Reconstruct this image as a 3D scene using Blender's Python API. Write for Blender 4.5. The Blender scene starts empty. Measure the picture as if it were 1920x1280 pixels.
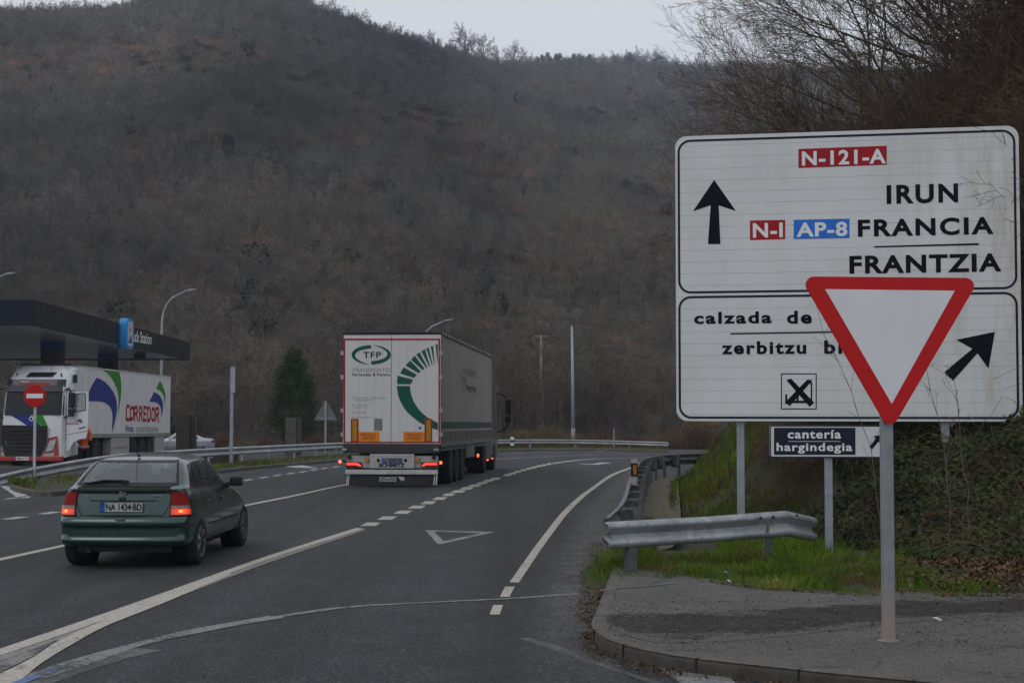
import bpy, bmesh, math, random
from mathutils import Vector, Matrix, noise
R = math.radians
scene = bpy.context.scene
COL = scene.collection
# ------------------------------------------------------------------ camera, world, sun, exposure
CAM_H = 2.05
PITCH = math.atan(122/2800)
cam_d = bpy.data.cameras.new("camera"); cam = bpy.data.objects.new("camera", cam_d); COL.objects.link(cam)
cam.location = (0, 0, CAM_H); cam.rotation_euler = (math.pi/2+PITCH, 0, 0)
cam_d.sensor_width = 36; cam_d.lens = 52.5; cam_d.clip_start = 0.2; cam_d.clip_end = 6000
scene.camera = cam
w = bpy.data.worlds.new("World"); scene.world = w; w.use_nodes = True
nt = w.node_tree; nt.nodes.clear()
sky = nt.nodes.new('ShaderNodeTexSky'); sky.sky_type = 'NISHITA'; sky.sun_disc = False
SUN_EL, SUN_AZ = R(48), R(215)
sky.sun_elevation = SUN_EL; sky.sun_rotation = SUN_AZ
hs = nt.nodes.new('ShaderNodeHueSaturation'); hs.inputs['Saturation'].default_value = 0.25
mx = nt.nodes.new('ShaderNodeMix'); mx.data_type = 'RGBA'; mx.inputs[0].default_value = 0.86
mx.inputs[7].default_value = (8.0, 8.25, 8.85, 1)
bg = nt.nodes.new('ShaderNodeBackground'); bg.inputs['Strength'].default_value = 0.098
wo = nt.nodes.new('ShaderNodeOutputWorld')
nt.links.new(sky.outputs[0], hs.inputs['Color']); nt.links.new(hs.outputs[0], mx.inputs[6])
nt.links.new(mx.outputs[2], bg.inputs[0]); nt.links.new(bg.outputs[0], wo.inputs[0])
sd = bpy.data.lights.new("sun", 'SUN'); sd.energy = 0.5; sd.angle = R(25); sd.color = (1, .96, .9)
so = bpy.data.objects.new("sun", sd); COL.objects.link(so)
so.rotation_euler = (math.pi/2-SUN_EL, 0, math.pi-SUN_AZ)   # light travels from azimuth behind-left of the camera
so.location = (0, 0, 60)
scene.view_settings.view_transform = 'Standard'; scene.view_settings.look = 'None'
scene.view_settings.exposure = 0.05; scene.view_settings.gamma = 1
scene.cycles.use_denoising = True
scene.cycles.max_bounces = 6; scene.cycles.transparent_max_bounces = 8; scene.cycles.volume_bounces = 0
rng = random.Random(7)
# ------------------------------------------------------------------ geometry helpers
def ray(px, py):
    x = (px-960)/2800; v = (640-py)/2800
    c, s = math.cos(PITCH), math.sin(PITCH)
    return Vector((x/(c-v*s), 1.0, (s+v*c)/(c-v*s)))
def at(px, py, Y):
    return Vector((0, 0, CAM_H)) + ray(px, py)*Y
def gz(y):
    return 0.0 if y < 35 else -.01*(y-35)-.00006*(y-35)**2
def G(px, py, lift=0.0):
    d = ray(px, py); t = 10.0
    for _ in range(60):
        if d.z >= 0: break
        t2 = (gz(t)+lift-CAM_H)/d.z
        t = min(130, .5*t+.5*t2)
    return Vector((d.x*t, t, gz(t)+lift))
def catmull(pts, n=6):
    P = [Vector(p) for p in pts]; P = [2*P[0]-P[1]]+P+[2*P[-1]-P[-2]]; out = []
    for i in range(1, len(P)-2):
        a, b, c, d = P[i-1:i+3]
        for k in range(n):
            t = k/n
            out.append(.5*((2*b)+(c-a)*t+(2*a-5*b+4*c-d)*t*t+(3*b-a-3*c+d)*t**3))
    out.append(P[-2].copy()); return out
def resample(pts, step):
    out = [pts[0].copy()]; acc = 0
    for a, b in zip(pts, pts[1:]):
        L = (b-a).length
        while acc+L >= step:
            t = (step-acc)/L; a = a.lerp(b, t); L = (b-a).length; acc = 0; out.append(a.copy())
        acc += L
    return out
def tag(o, label=None, cat=None, group=None, kind=None):
    if label: o['label'] = label
    if cat: o['category'] = cat
    if group: o['group'] = group
    if kind: o['kind'] = kind
    return o
def empty(name, loc=(0, 0, 0), rot=(0, 0, 0), **kw):
    o = bpy.data.objects.new(name, None); COL.objects.link(o); o.location = loc; o.rotation_euler = rot
    o.empty_display_size = .2
    return tag(o, **kw)
def link(name, me, parent=None, loc=None, rot=None, coll=None):
    o = bpy.data.objects.new(name, me); (coll or COL).objects.link(o)
    if parent is not None: o.parent = parent
    if loc is not None: o.location = loc
    if rot is not None: o.rotation_euler = rot
    return o
def copy_tree(o, parent=None):
    c = o.copy(); COL.objects.link(c)
    if parent is not None: c.parent = parent
    for ch in list(KIDS.get(o.name, [])):
        cc = copy_tree(ch, c); KIDS.setdefault(c.name, []).append(cc)
    return c
KIDS = {}
class MB:
    def __init__(s): s.v = []; s.f = []; s.m = None
    def add(s, vs, fs):
        b = len(s.v); s.v.extend([tuple(v) for v in vs]); s.f.extend([tuple(i+b for i in f) for f in fs]); return s
    def box(s, c, d, rot=None, taper=None):
        hx, hy, hz = d[0]/2, d[1]/2, d[2]/2; t = taper or 1.0
        vs = [Vector((x*hx*(t if z > 0 else 1), y*hy*(t if z > 0 else 1), z*hz)) for z in (-1, 1) for y in (-1, 1) for x in (-1, 1)]
        if rot is not None:
            M = rot if isinstance(rot, Matrix) else Matrix.Rotation(rot, 3, 'Z'); vs = [M @ v for v in vs]
        c = Vector(c); vs = [v+c for v in vs]
        return s.add(vs, [(0, 2, 3, 1), (4, 5, 7, 6), (0, 1, 5, 4), (2, 6, 7, 3), (0, 4, 6, 2), (1, 3, 7, 5)])
    def box2(s, a, b):
        a = Vector(a); b = Vector(b); return s.box((a+b)/2, [abs(b[i]-a[i]) for i in range(3)])
    def tube(s, pts, rad, n=6, cap=True):
        pts = [Vector(p) for p in pts]
        if not isinstance(rad, (list, tuple)): rad = [rad]*len(pts)
        b = len(s.v); last = None
        for i, p in enumerate(pts):
            d = (pts[min(i+1, len(pts)-1)]-pts[max(i-1, 0)])
            if d.length < 1e-9: d = Vector((0, 0, 1))
            d.normalize()
            u = d.cross(Vector((0, 0, 1))) if last is None else last - d*last.dot(d)
            if u.length < 1e-4: u = d.cross(Vector((1, 0, 0)))
            u.normalize(); last = u; q = d.cross(u)
            for k in range(n):
                a = 2*math.pi*k/n; s.v.append(tuple(p+(u*math.cos(a)+q*math.sin(a))*rad[i]))
        for i in range(len(pts)-1):
            for k in range(n):
                k2 = (k+1) % n; s.f.append((b+i*n+k, b+i*n+k2, b+(i+1)*n+k2, b+(i+1)*n+k))
        if cap and n > 3:
            s.f.append(tuple(b+k for k in range(n))[::-1]); e = b+(len(pts)-1)*n; s.f.append(tuple(e+k for k in range(n)))
        return s
    def lathe(s, prof, c, axis='X', n=28):
        b = len(s.v); c = Vector(c)
        for (h, r) in prof:
            for k in range(n):
                a = 2*math.pi*k/n; p = Vector((h, r*math.cos(a), r*math.sin(a)))
                if axis == 'Z': p = Vector((p.y, p.z, p.x))
                if axis == 'Y': p = Vector((p.y, p.x, p.z))
                s.v.append(tuple(c+p))
        m = len(prof)
        for i in range(m-1):
            for k in range(n):
                k2 = (k+1) % n; s.f.append((b+i*n+k, b+i*n+k2, b+(i+1)*n+k2, b+(i+1)*n+k))
        s.f.append(tuple(b+k for k in range(n))[::-1]); e = b+(m-1)*n; s.f.append(tuple(e+k for k in range(n)))
        return s
    def sweep(s, prof, path, closed=False, caps=True):
        """prof: (n, z) pairs; n is measured to the right-hand side of the horizontal path"""
        b = len(s.v); m = len(prof); path = [Vector(p) for p in path]
        for i, p in enumerate(path):
            d1 = (path[i]-path[i-1]) if i > 0 else (path[1]-path[0])
            d2 = (path[i+1]-path[i]) if i < len(path)-1 else d1
            d1 = Vector((d1.x, d1.y, 0)).normalized(); d2 = Vector((d2.x, d2.y, 0)).normalized()
            d = (d1+d2)
            if d.length < 1e-4: d = d1
            d.normalize(); nrm = Vector((d.y, -d.x, 0)); k = 1/max(.35, nrm.dot(Vector((d2.y, -d2.x, 0))))
            for (a, z) in prof: s.v.append(tuple(p+nrm*a*k+Vector((0, 0, z))))
        mm = m if closed else m-1
        for i in range(len(path)-1):
            for k in range(mm):
                k2 = (k+1) % m; s.f.append((b+i*m+k, b+(i+1)*m+k, b+(i+1)*m+k2, b+i*m+k2))
        if closed and caps:
            s.f.append(tuple(b+k for k in range(m))); e = b+(len(path)-1)*m; s.f.append(tuple(e+k for k in range(m))[::-1])
        return s
    def prism(s, pts, vec):
        """pts: planar 3D outline; extruded by vec"""
        n = len(pts); vec = Vector(vec); a = [Vector(p) for p in pts]
        return s.add(a+[p+vec for p in a], [tuple(range(n)), tuple(range(2*n-1, n-1, -1))]+[(i, i+n, (i+1) % n+n, (i+1) % n) for i in range(n)])
    def build(s, name, mat, parent=None, smooth=False, bevel=0, loc=None, rot=None, coll=None, angle=None, recalc=False, mods=True):
        me = bpy.data.meshes.new(name); me.from_pydata(s.v, [], s.f)
        if recalc:
            bm = bmesh.new(); bm.from_mesh(me); bmesh.ops.recalc_face_normals(bm, faces=bm.faces); bm.to_mesh(me); bm.free()
        if mat: me.materials.append(mat)
        if smooth or angle:
            me.polygons.foreach_set('use_smooth', [True]*len(me.polygons))
        me.update()
        if angle:
            me.set_sharp_from_angle(angle=R(angle))
        o = link(name, me, parent, loc, rot, coll)
        if parent is not None: KIDS.setdefault(parent.name, []).append(o)
        if bevel:
            b = o.modifiers.new('bevel', 'BEVEL'); b.width = bevel; b.segments = 2; b.limit_method = 'ANGLE'; b.angle_limit = R(40)
        return o
def build_each(mb, name, mat, parent=None, **kw):
    par = list(range(len(mb.v)))
    def fd(i):
        while par[i] != i: par[i] = par[par[i]]; i = par[i]
        return i
    for f in mb.f:
        for q in f[1:]: par[fd(q)] = fd(f[0])
    g = {}
    for f in mb.f: g.setdefault(fd(f[0]), []).append(f)
    for fs in g.values():
        ids = sorted({q for f in fs for q in f}); mp = {q: i for i, q in enumerate(ids)}
        m2 = MB(); m2.v = [mb.v[q] for q in ids]; m2.f = [tuple(mp[q] for q in f) for f in fs]; m2.build(name, mat, parent, **kw)
def empty_child(name, parent):
    o = bpy.data.objects.new(name, None); COL.objects.link(o); o.parent = parent; KIDS.setdefault(parent.name, []).append(o); return o
# a flat face of some object, with photograph measurements turned into its own coordinates
class Face:
    def __init__(s, M, O, A, B):
        s.M = M.copy(); s.O = Vector(O); s.A = Vector(A).normalized(); s.B = Vector(B).normalized(); s.N = s.A.cross(s.B)
        s.Mi = M.inverted()
    def ab(s, px, py):
        o = s.Mi @ Vector((0, 0, CAM_H)); d = s.Mi.to_3x3() @ ray(px, py)
        t = (s.O-o).dot(s.N)/d.dot(s.N); p = o+d*t-s.O
        return p.dot(s.A), p.dot(s.B)
    def pt(s, a, b, off=0): return s.O+s.A*a+s.B*b+s.N*off
    def poly(s, mb, pts, off, z=None):
        P = [s.ab(*(z(*p) if z else p)) for p in pts]
        return mb.add([s.pt(a, b, off) for a, b in P], [tuple(range(len(P)))])
    def ring(s, mb, outer, inner, off, z=None, closed=True):
        O_ = [s.ab(*(z(*p) if z else p)) for p in outer]; I_ = [s.ab(*(z(*p) if z else p)) for p in inner]; n = len(O_)
        return mb.add([s.pt(a, b, off) for a, b in O_]+[s.pt(a, b, off) for a, b in I_], [(i, (i+1) % n, (i+1) % n+n, i+n) for i in range(n if closed else n-1)])
    def rect(s, mb, x0, y0, x1, y1, off, z=None):
        return s.poly(mb, [(x0, y1), (x1, y1), (x1, y0), (x0, y0)], off, z)
    def text(s, mb, string, bl, tr, off, z=None, bold=0.0, shear=0, sp=1.0):
        a0, b0 = s.ab(*(z(*bl) if z else bl)); a1, b1 = s.ab(*(z(*tr) if z else tr))
        s.text_ab(mb, string, a0, b0, a1, b1, off, bold, shear, sp)
    def text_ab(s, mb, string, a0, b0, a1, b1, off, bold=0.0, shear=0, sp=1.0):
        V, F = text_mesh(string, bold, shear, sp)
        if not V: return
        x0 = min(v[0] for v in V); x1 = max(v[0] for v in V); y0 = min(v[1] for v in V); y1 = max(v[1] for v in V)
        mb.add([s.pt(a0+(v[0]-x0)/(x1-x0)*(a1-a0), b0+(v[1]-y0)/max(1e-6, y1-y0)*(b1-b0), off) for v in V], F)
def text_mesh(string, bold=0, shear=0, sp=1.0):
    cu = bpy.data.curves.new('t', 'FONT'); cu.body = string; cu.offset = bold; cu.shear = shear; cu.space_character = sp; cu.resolution_u = 5
    ob = bpy.data.objects.new('t', cu); COL.objects.link(ob)
    dg = bpy.context.evaluated_depsgraph_get(); me = bpy.data.meshes.new_from_object(ob.evaluated_get(dg))
    V = [tuple(v.co) for v in me.vertices]; F = [tuple(p.vertices) for p in me.polygons]
    bpy.data.objects.remove(ob); bpy.data.curves.remove(cu); bpy.data.meshes.remove(me)
    return V, F
def zoom(x0, y0, k): return lambda x, y: (x0+x*k, y0+y*k)
def rrect(x0, y0, x1, y1, r, n=6):
    out = []
    for cx, cy, a0 in ((x1-r, y1-r, 0), (x0+r, y1-r, 90), (x0+r, y0+r, 180), (x1-r, y0+r, 270)):
        for k in range(n+1):
            a = R(a0+90*k/n); out.append((cx+r*math.cos(a), cy+r*math.sin(a)))
    return out
# ------------------------------------------------------------------ materials
def newmat(name):
    m = bpy.data.materials.new(name); m.use_nodes = True; return m, m.node_tree, m.node_tree.nodes['Principled BSDF']
def N(nt, t, **kw):
    n = nt.nodes.new(t)
    for k, v in kw.items(): setattr(n, k, v)
    return n
def coords(nt, obj=True):
    tc = N(nt, 'ShaderNodeTexCoord'); return tc.outputs['Object' if obj else 'Generated']
def nz(nt, scale, detail=4, rough=.6, vec=None, dist=0):
    n = N(nt, 'ShaderNodeTexNoise'); n.inputs['Scale'].default_value = scale; n.inputs['Detail'].default_value = detail
    n.inputs['Roughness'].default_value = rough; n.inputs['Distortion'].default_value = dist
    nt.links.new(vec or coords(nt), n.inputs['Vector']); return n.outputs['Fac']
def ramp(nt, fac, stops):
    r = N(nt, 'ShaderNodeValToRGB'); e = r.color_ramp.elements
    while len(e) < len(stops): e.new(.5)
    for i, (p, c) in enumerate(stops):
        e[i].position = p; e[i].color = (c[0], c[1], c[2], 1) if not isinstance(c, (int, float)) else (c, c, c, 1)
    nt.links.new(fac, r.inputs[0]); return r.outputs[0]
def mixc(nt, fac, a, b, mode='MIX'):
    m = N(nt, 'ShaderNodeMix', data_type='RGBA', blend_type=mode)
    for i, v in ((0, fac), (6, a), (7, b)):
        if hasattr(v, 'is_linked') or hasattr(v, 'links'): nt.links.new(v, m.inputs[i])
        elif isinstance(v, (int, float)): m.inputs[i].default_value = v
        else: m.inputs[i].default_value = (v[0], v[1], v[2], 1)
    return m.outputs[2]
def mth(nt, op, a, b=0, clamp=False):
    m = N(nt, 'ShaderNodeMath', operation=op); m.use_clamp = clamp
    for i, v in ((0, a), (1, b)):
        if hasattr(v, 'links'): nt.links.new(v, m.inputs[i])
        else: m.inputs[i].default_value = v
    return m.outputs[0]
def bump(nt, bsdf, h, strength=.3, dist=.01):
    b = N(nt, 'ShaderNodeBump'); b.inputs['Strength'].default_value = strength; b.inputs['Distance'].default_value = dist
    nt.links.new(h, b.inputs['Height']); nt.links.new(b.outputs[0], bsdf.inputs['Normal'])
MATS = {}
def simple(name, col, rough=.6, metal=0, dirt=.25, scale=3, coat=0, emit=None, estr=0, bumpy=0, spec=None):
    if name in MATS: return MATS[name]
    m, nt, b = newmat(name)
    f = nz(nt, scale, 5, .65)
    c2 = tuple(c*(1-dirt) for c in col)
    nt.links.new(ramp(nt, f, [(.35, c2), (.62, col)]), b.inputs['Base Color'])
    f2 = nz(nt, scale*6, 3, .6)
    nt.links.new(ramp(nt, f2, [(.3, max(0, rough-.08)), (.7, min(1, rough+.08))]), b.inputs['Roughness'])
    b.inputs['Metallic'].default_value = metal; b.inputs['Coat Weight'].default_value = coat; b.inputs['Coat Roughness'].default_value = .06
    b.inputs['Specular IOR Level'].default_value = spec if spec is not None else (.5 if (coat or metal or rough < .35) else .22)
    if emit: b.inputs['Emission Color'].default_value = (*emit, 1); b.inputs['Emission Strength'].default_value = estr
    if bumpy: bump(nt, b, nz(nt, scale*12, 3, .6), bumpy, .004)
    MATS[name] = m; return m
def glassmat(name, tint=(.55, .6, .6), a=.0):
    m, nt, b = newmat(name); out = nt.nodes['Material Output']
    tr = N(nt, 'ShaderNodeBsdfTransparent'); tr.inputs[0].default_value = (*tint, 1)
    gl = N(nt, 'ShaderNodeBsdfGlossy'); gl.inputs['Roughness'].default_value = .03; gl.inputs[0].default_value = (.9, .95, 1, 1)
    fr = N(nt, 'ShaderNodeFresnel'); fr.inputs[0].default_value = 1.5
    fa = mth(nt, 'ADD', fr.outputs[0], a, True)
    mi = N(nt, 'ShaderNodeMixShader'); nt.links.new(fa, mi.inputs[0]); nt.links.new(tr.outputs[0], mi.inputs[1]); nt.links.new(gl.outputs[0], mi.inputs[2])
    nt.links.new(mi.outputs[0], out.inputs[0]); return m
def galv(name, lo, hi, metal=.5):
    m, nt, b = newmat(name); co = coords(nt); mp = N(nt, 'ShaderNodeMapping'); mp.inputs['Scale'].default_value = (6, 6, .8); nt.links.new(co, mp.inputs[0])
    v = N(nt, 'ShaderNodeTexVoronoi'); v.inputs['Scale'].default_value = 26; nt.links.new(co, v.inputs['Vector'])
    c = ramp(nt, nz(nt, 1.6, 6, .75, co), [(.34, lo), (.64, hi)]); sx_ = N(nt, 'ShaderNodeSeparateXYZ'); nt.links.new(v.outputs['Color'], sx_.inputs[0]); c = mixc(nt, 1, c, ramp(nt, sx_.outputs[0], [(0, .88), (1, 1.08)]), 'MULTIPLY')
    c = mixc(nt, ramp(nt, nz(nt, 1.2, 5, .7, mp.outputs[0]), [(.52, 0), (.75, .55)]), c, tuple(x*.45 for x in lo))
    nt.links.new(c, b.inputs['Base Color']); b.inputs['Metallic'].default_value = metal; nt.links.new(ramp(nt, nz(nt, 9, 4, .7, co), [(.3, .42), (.7, .68)]), b.inputs['Roughness']); MATS[name] = m; return m
m_galv = galv('galvanised steel', (.26, .275, .29), (.44, .465, .50))
m_galv_dull = simple('weathered steel', (.30, .31, .32), .6, .35, .35, 5)
m_post = simple('post steel', (.33, .36, .40), .5, .45, .25, 6)
m_rubber = simple('tyre rubber', (.022, .022, .023), .85, 0, .3, 8)
m_black = simple('black plastic', (.02, .02, .022), .5, 0, .3, 6)
m_blackg = simple('gloss black panel', (.012, .014, .022), .3, 0, .2, 2)
m_rim = simple('silver rim', (.50, .50, .51), .4, .35, .4, 10)
m_white = simple('white paint panel', (.72, .74, .77), .45, 0, .1, .8)
m_chassis = simple('chassis grey', (.05, .05, .052), .7, .2, .4, 4)
m_chrome = simple('chrome', (.7, .7, .72), .15, 1, .1, 6)
INK = (.012, .014, .022)
m_ink = simple('sign ink', (.006, .007, .012), .6, 0, .1, 3, spec=.08)
m_navy = simple('navy border', (.006, .009, .028), .6, 0, .1, 3)
m_signred = simple('sign red', (.34, .005, .010), .45, 0, .12, 2)
m_signblue = simple('sign blue', (.02, .16, .62), .45, 0, .1, 2)
m_wht = simple('sign white letters', (.74, .75, .78), .5, 0, .08, 2)
# ------------------------------------------------------------------ the setting: road, markings, pavement, island
def grit(nt, co, scale, lo, hi):
    v = N(nt, 'ShaderNodeTexVoronoi'); v.inputs['Scale'].default_value = scale; nt.links.new(co, v.inputs['Vector']); s_ = N(nt, 'ShaderNodeSeparateXYZ'); nt.links.new(v.outputs['Color'], s_.inputs[0])
    return ramp(nt, s_.outputs[0], [(0, lo), (.7, 1.0), (1, hi)])
def asphalt_mat(edge=False):
    m, nt, b = newmat('shoulder asphalt' if edge else 'asphalt'); co = coords(nt)
    agg = nz(nt, 30, 6, .88, co); big = nz(nt, .22, 5, .6, co); mid = nz(nt, 1.6, 7, .75, co); fine = nz(nt, 120, 2, .7, co)
    c = ramp(nt, big, [(.3, (.030, .034, .038)), (.7, (.048, .053, .058))])
    c = mixc(nt, .6, c, ramp(nt, mid, [(.3, (.024, .027, .030)), (.72, (.060, .063, .066))]))
    mp = N(nt, 'ShaderNodeMapping'); mp.inputs['Rotation'].default_value = (0, 0, R(7.4)); mp.inputs['Scale'].default_value = (1, .03, 1); nt.links.new(co, mp.inputs[0])
    c = mixc(nt, 1, c, ramp(nt, nz(nt, .8, 4, .6, mp.outputs[0]), [(.34, .72), (.5, 1.0), (.66, 1.25)]), 'MULTIPLY')
    mp2 = N(nt, 'ShaderNodeMapping'); mp2.inputs['Rotation'].default_value = (0, 0, R(7.4)); mp2.inputs['Scale'].default_value = (1, .22, 1); nt.links.new(co, mp2.inputs[0])
    c = mixc(nt, ramp(nt, nz(nt, .9, 7, .8, mp2.outputs[0]), [(.64, 0), (.70, .6)]), c, (.020, .020, .022))
    sm = nz(nt, .45, 6, .75, co, 1.5); crack = mth(nt, 'ABSOLUTE', mth(nt, 'SUBTRACT', sm, .5)); c = mixc(nt, ramp(nt, crack, [(0, .7), (.005, 0)]), c, (.016, .016, .017))
    if edge:
        at_ = N(nt, 'ShaderNodeAttribute', attribute_name='dust'); k = mth(nt, 'MULTIPLY', at_.outputs['Fac'], ramp(nt, nz(nt, 2.4, 7, .8, co), [(.32, .1), (.60, 1)]))
        c = mixc(nt, k, c, (.115, .107, .098))
    c = mixc(nt, 1, c, ramp(nt, agg, [(.36, .25), (.5, .85), (.56, 1.1), (.64, 2.8)]), 'MULTIPLY')
    c = mixc(nt, ramp(nt, fine, [(.67, 0), (.76, .75)]), c, (.18, .175, .17))
    c = mixc(nt, 1, mixc(nt, 1, c, grit(nt, co, 70, .5, 1.9), 'MULTIPLY'), grit(nt, co, 30, .82, 1.22), 'MULTIPLY')
    nt.links.new(c, b.inputs['Base Color']); b.inputs['Roughness'].default_value = .84; b.inputs['Specular IOR Level'].default_value = .3
    bump(nt, b, agg, .7, .008); return m
def worn(name, col, base, thr, scale=9):
    m, nt, b = newmat(name); co = coords(nt)
    f = nz(nt, scale, 8, .8, co); g = nz(nt, 1.4, 4, .6, co); h = mth(nt, 'ADD', f, mth(nt, 'MULTIPLY', mth(nt, 'SUBTRACT', g, .5), .6))
    k = ramp(nt, h, [(thr-.05, 0), (thr+.05, 1)])
    c = mixc(nt, 1, mixc(nt, nz(nt, 5, 6, .8, co), col, tuple(x*.62 for x in col)), grit(nt, co, 40, .72, 1.12), 'MULTIPLY')
    nt.links.new(mixc(nt, k, base, c), b.inputs['Base Color']); b.inputs['Roughness'].default_value = .75; bump(nt, b, f, .2, .004); return m
m_asph = asphalt_mat()
ASPH = (.034, .036, .038)
m_line = worn('road paint', (.52, .48, .42), ASPH, .36, 16)
m_line2 = worn('worn road paint', (.30, .28, .26), (.10, .10, .10), .42)
m_faint = worn('faint road paint', (.26, .255, .25), ASPH, .47, 14)
m_faint2 = worn('scrubbed road paint', (.15, .145, .14), ASPH, .53, 18)
m_blue = worn('blue road paint', (.12, .20, .38), ASPH, .46)
m_wline = worn('white road paint', (.46, .48, .48), ASPH, .28)
m_dusty = worn('dusty asphalt', (.088, .083, .078), (.055, .054, .054), .46, 3)
def rand_grid(xs, ys, zf, name, mat):
    mb = MB(); n = len(xs)
    for y in ys:
        for x in xs: mb.v.append((x, y, zf(x, y)))
    for j in range(len(ys)-1):
        for i in range(n-1): mb.f.append((j*n+i, j*n+i+1, (j+1)*n+i+1, (j+1)*n+i))
    o = mb.build(name, mat, smooth=True); return o
ys = [-25, -10, 0, 8, 14, 20, 26, 32, 35]+[35+2*i for i in range(1, 49)]
tag(rand_grid([-120, -80, -50, -30, -15, 0, 15, 30, 60, 110], ys, lambda x, y: gz(y), 'road', m_asph), 'dark grey two way road and filling station forecourt, speckled worn asphalt', kind='structure')
# verge boundary (left edge of the planted side) and the foot of the bank, in metres
VB = catmull([(60, 15.2, 0), (12, 14.9, 0), (4.5, 14.9, 0), (3.2, 15.1, 0), (2.4, 15.7, 0), (1.6, 16.4, 0), (1.0, 16.7, 0), (.80, 17.4, 0), (1.0, 19.5, 0), (1.55, 23, 0), (2.1, 28, 0), (2.75, 34, 0), (3.25, 38.6, 0), (4.1, 42.6, 0), (5.5, 45.8, 0), (8.5, 49, 0), (15, 54.5, 0), (26, 62, 0), (45, 72, 0), (110, 95, 0)], 5)
FT = catmull([(60, 19, 0), (12, 17.6, 0), (8, 17.7, 0), (6.4, 18.3, 0), (5.3, 19.6, 0), (4.3, 21.6, 0), (3.5, 24, 0), (3.05, 27, 0), (3.75, 34, 0), (4.3, 38.5, 0), (5.0, 41.6, 0), (6.6, 44, 0), (10, 46, 0), (17, 51, 0), (28, 58, 0), (47, 68, 0), (112, 90, 0)], 5)
def sdist(line, x, y):
    best = 1e9; sg = 1
    for a, b in zip(line, line[1:]):
        dx, dy = b.x-a.x, b.y-a.y; L = dx*dx+dy*dy
        t = max(0, min(1, ((x-a.x)*dx+(y-a.y)*dy)/L)); ex, ey = x-a.x-dx*t, y-a.y-dy*t; d = ex*ex+ey*ey
        if d < best: best = d; sg = 1 if dx*ey-dy*ex < 0 else -1
    return math.sqrt(best)*sg
def sdistp(line, x, y): return sdist(line, x, y)
_bc = {}
def bankz(x, y):
    k = (round(x, 2), round(y, 2))
    if k in _bc: return _bc[k]
    dv = sdist(VB, x, y)*-1 if False else sdist(VB, x, y)
    df = sdist(FT, x, y)
    g = gz(y)
    if dv < 0: z = g+.015+max(-.6, dv*.3)
    else:
        z = g+.015+min(.095, dv*.12)
        if df > 0:
            near = max(0, min(1, (y-20)/8))
            s1 = .62+.42*near
            h = s1*min(df, 3.2)+.62*max(0, min(df-3.2, 22))+.25*max(0, min(df-25, 30))
            h *= min(1, .45+df*.4)
            h += (noise.noise(Vector((x*.35, y*.35, 3)))*.5+noise.noise(Vector((x*1.3, y*1.3, 7)))*.16)*min(1, df*.5)
            z += max(0, h)
        z += noise.noise(Vector((x*2.1, y*2.1, 1)))*.02
    _bc[k] = z; return z
def graded(a, b, s0, k):
    out = [a]; s = s0
    while out[-1] < b: out.append(out[-1]+s); s *= k
    return out
def soil_mat():
    m, nt, b = newmat('verge soil'); co = coords(nt)
    a = nz(nt, 1.1, 6, .7, co); f = nz(nt, 16, 6, .75, co)
    c = mixc(nt, ramp(nt, a, [(.35, 0), (.65, 1)]), ramp(nt, f, [(.3, (.018, .015, .009)), (.7, (.06, .045, .025))]), ramp(nt, f, [(.3, (.018, .026, .008)), (.7, (.05, .062, .018))]))
    nt.links.new(c, b.inputs['Base Color']); b.inputs['Roughness'].default_value = .95; bump(nt, b, f, .8, .04); return m
m_soil = soil_mat()
bx = graded(.3, 75, .28, 1.028); by = graded(13.4, 100, .3, 1.022)
tag(rand_grid(bx, by, bankz, 'bank', m_soil), 'steep roadside bank of dark soil rising on the right of the road', kind='structure')
# big base ground reaching the horizon, below everything else
def base_z(x, y): return gz(min(max(y, 0), 132))-.35 if y < 132 else gz(132)-.35
o = rand_grid([-1200, -600, -120, 0, 120, 600, 1200], [-340, -120, -25, 35, 60, 80, 100, 115, 132, 600, 1400], base_z, 'ground', m_soil)
tag(o, 'valley ground of dark earth and dead grass', kind='structure')
# painted markings
LIFT = .006
def mark_poly(mb, pts, lift=LIFT, z=None):
    P = [G(*(z(*p) if z else p), lift) for p in pts]; mb.add(P, [tuple(range(len(P)))])
def mark_band(mb, left, right, lift=LIFT, n=8):
    """band between two pixel polylines of the same length"""
    L = [G(x, y, lift) for x, y in left]; Rr = [G(x, y, lift) for x, y in right]
    L = catmull(L, n); Rr = catmull(Rr, n)
    for p in L+Rr: p.z = gz(p.y)+lift
    k = len(L); mb.add(L+Rr, [(i, i+k, i+k+1, i+1) for i in range(k-1)])
def mark_line(mb, pts, width, lift=LIFT, dash=None, n=6, jitter=0):
    P = catmull([G(x, y, lift) for x, y in pts], n); P = resample(P, .4 if not dash else .1)
    s = 0
    def off(i, w):
        d = (P[min(i+1, len(P)-1)]-P[max(i-1, 0)]).normalized(); q = Vector((-d.y, d.x, 0))
        return P[i]+q*w
    wd = lambda i: width*(1+jitter*noise.noise(Vector((i*.35, 0, 0))))/2
    for i in range(len(P)-1):
        if dash:
            s = i*.1 % (dash[0]+dash[1])
            if s > dash[0]: continue
        a, b, c, d = off(i, wd(i)), off(i, -wd(i)), off(i+1, -wd(i+1)), off(i+1, wd(i+1))
        for p in (a, b, c, d): p.z = gz(p.y)+lift
        mb.add([a, b, c, d], [(0, 1, 2, 3)])
S = lambda o, l: tag(o, l, kind='structure')
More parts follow.
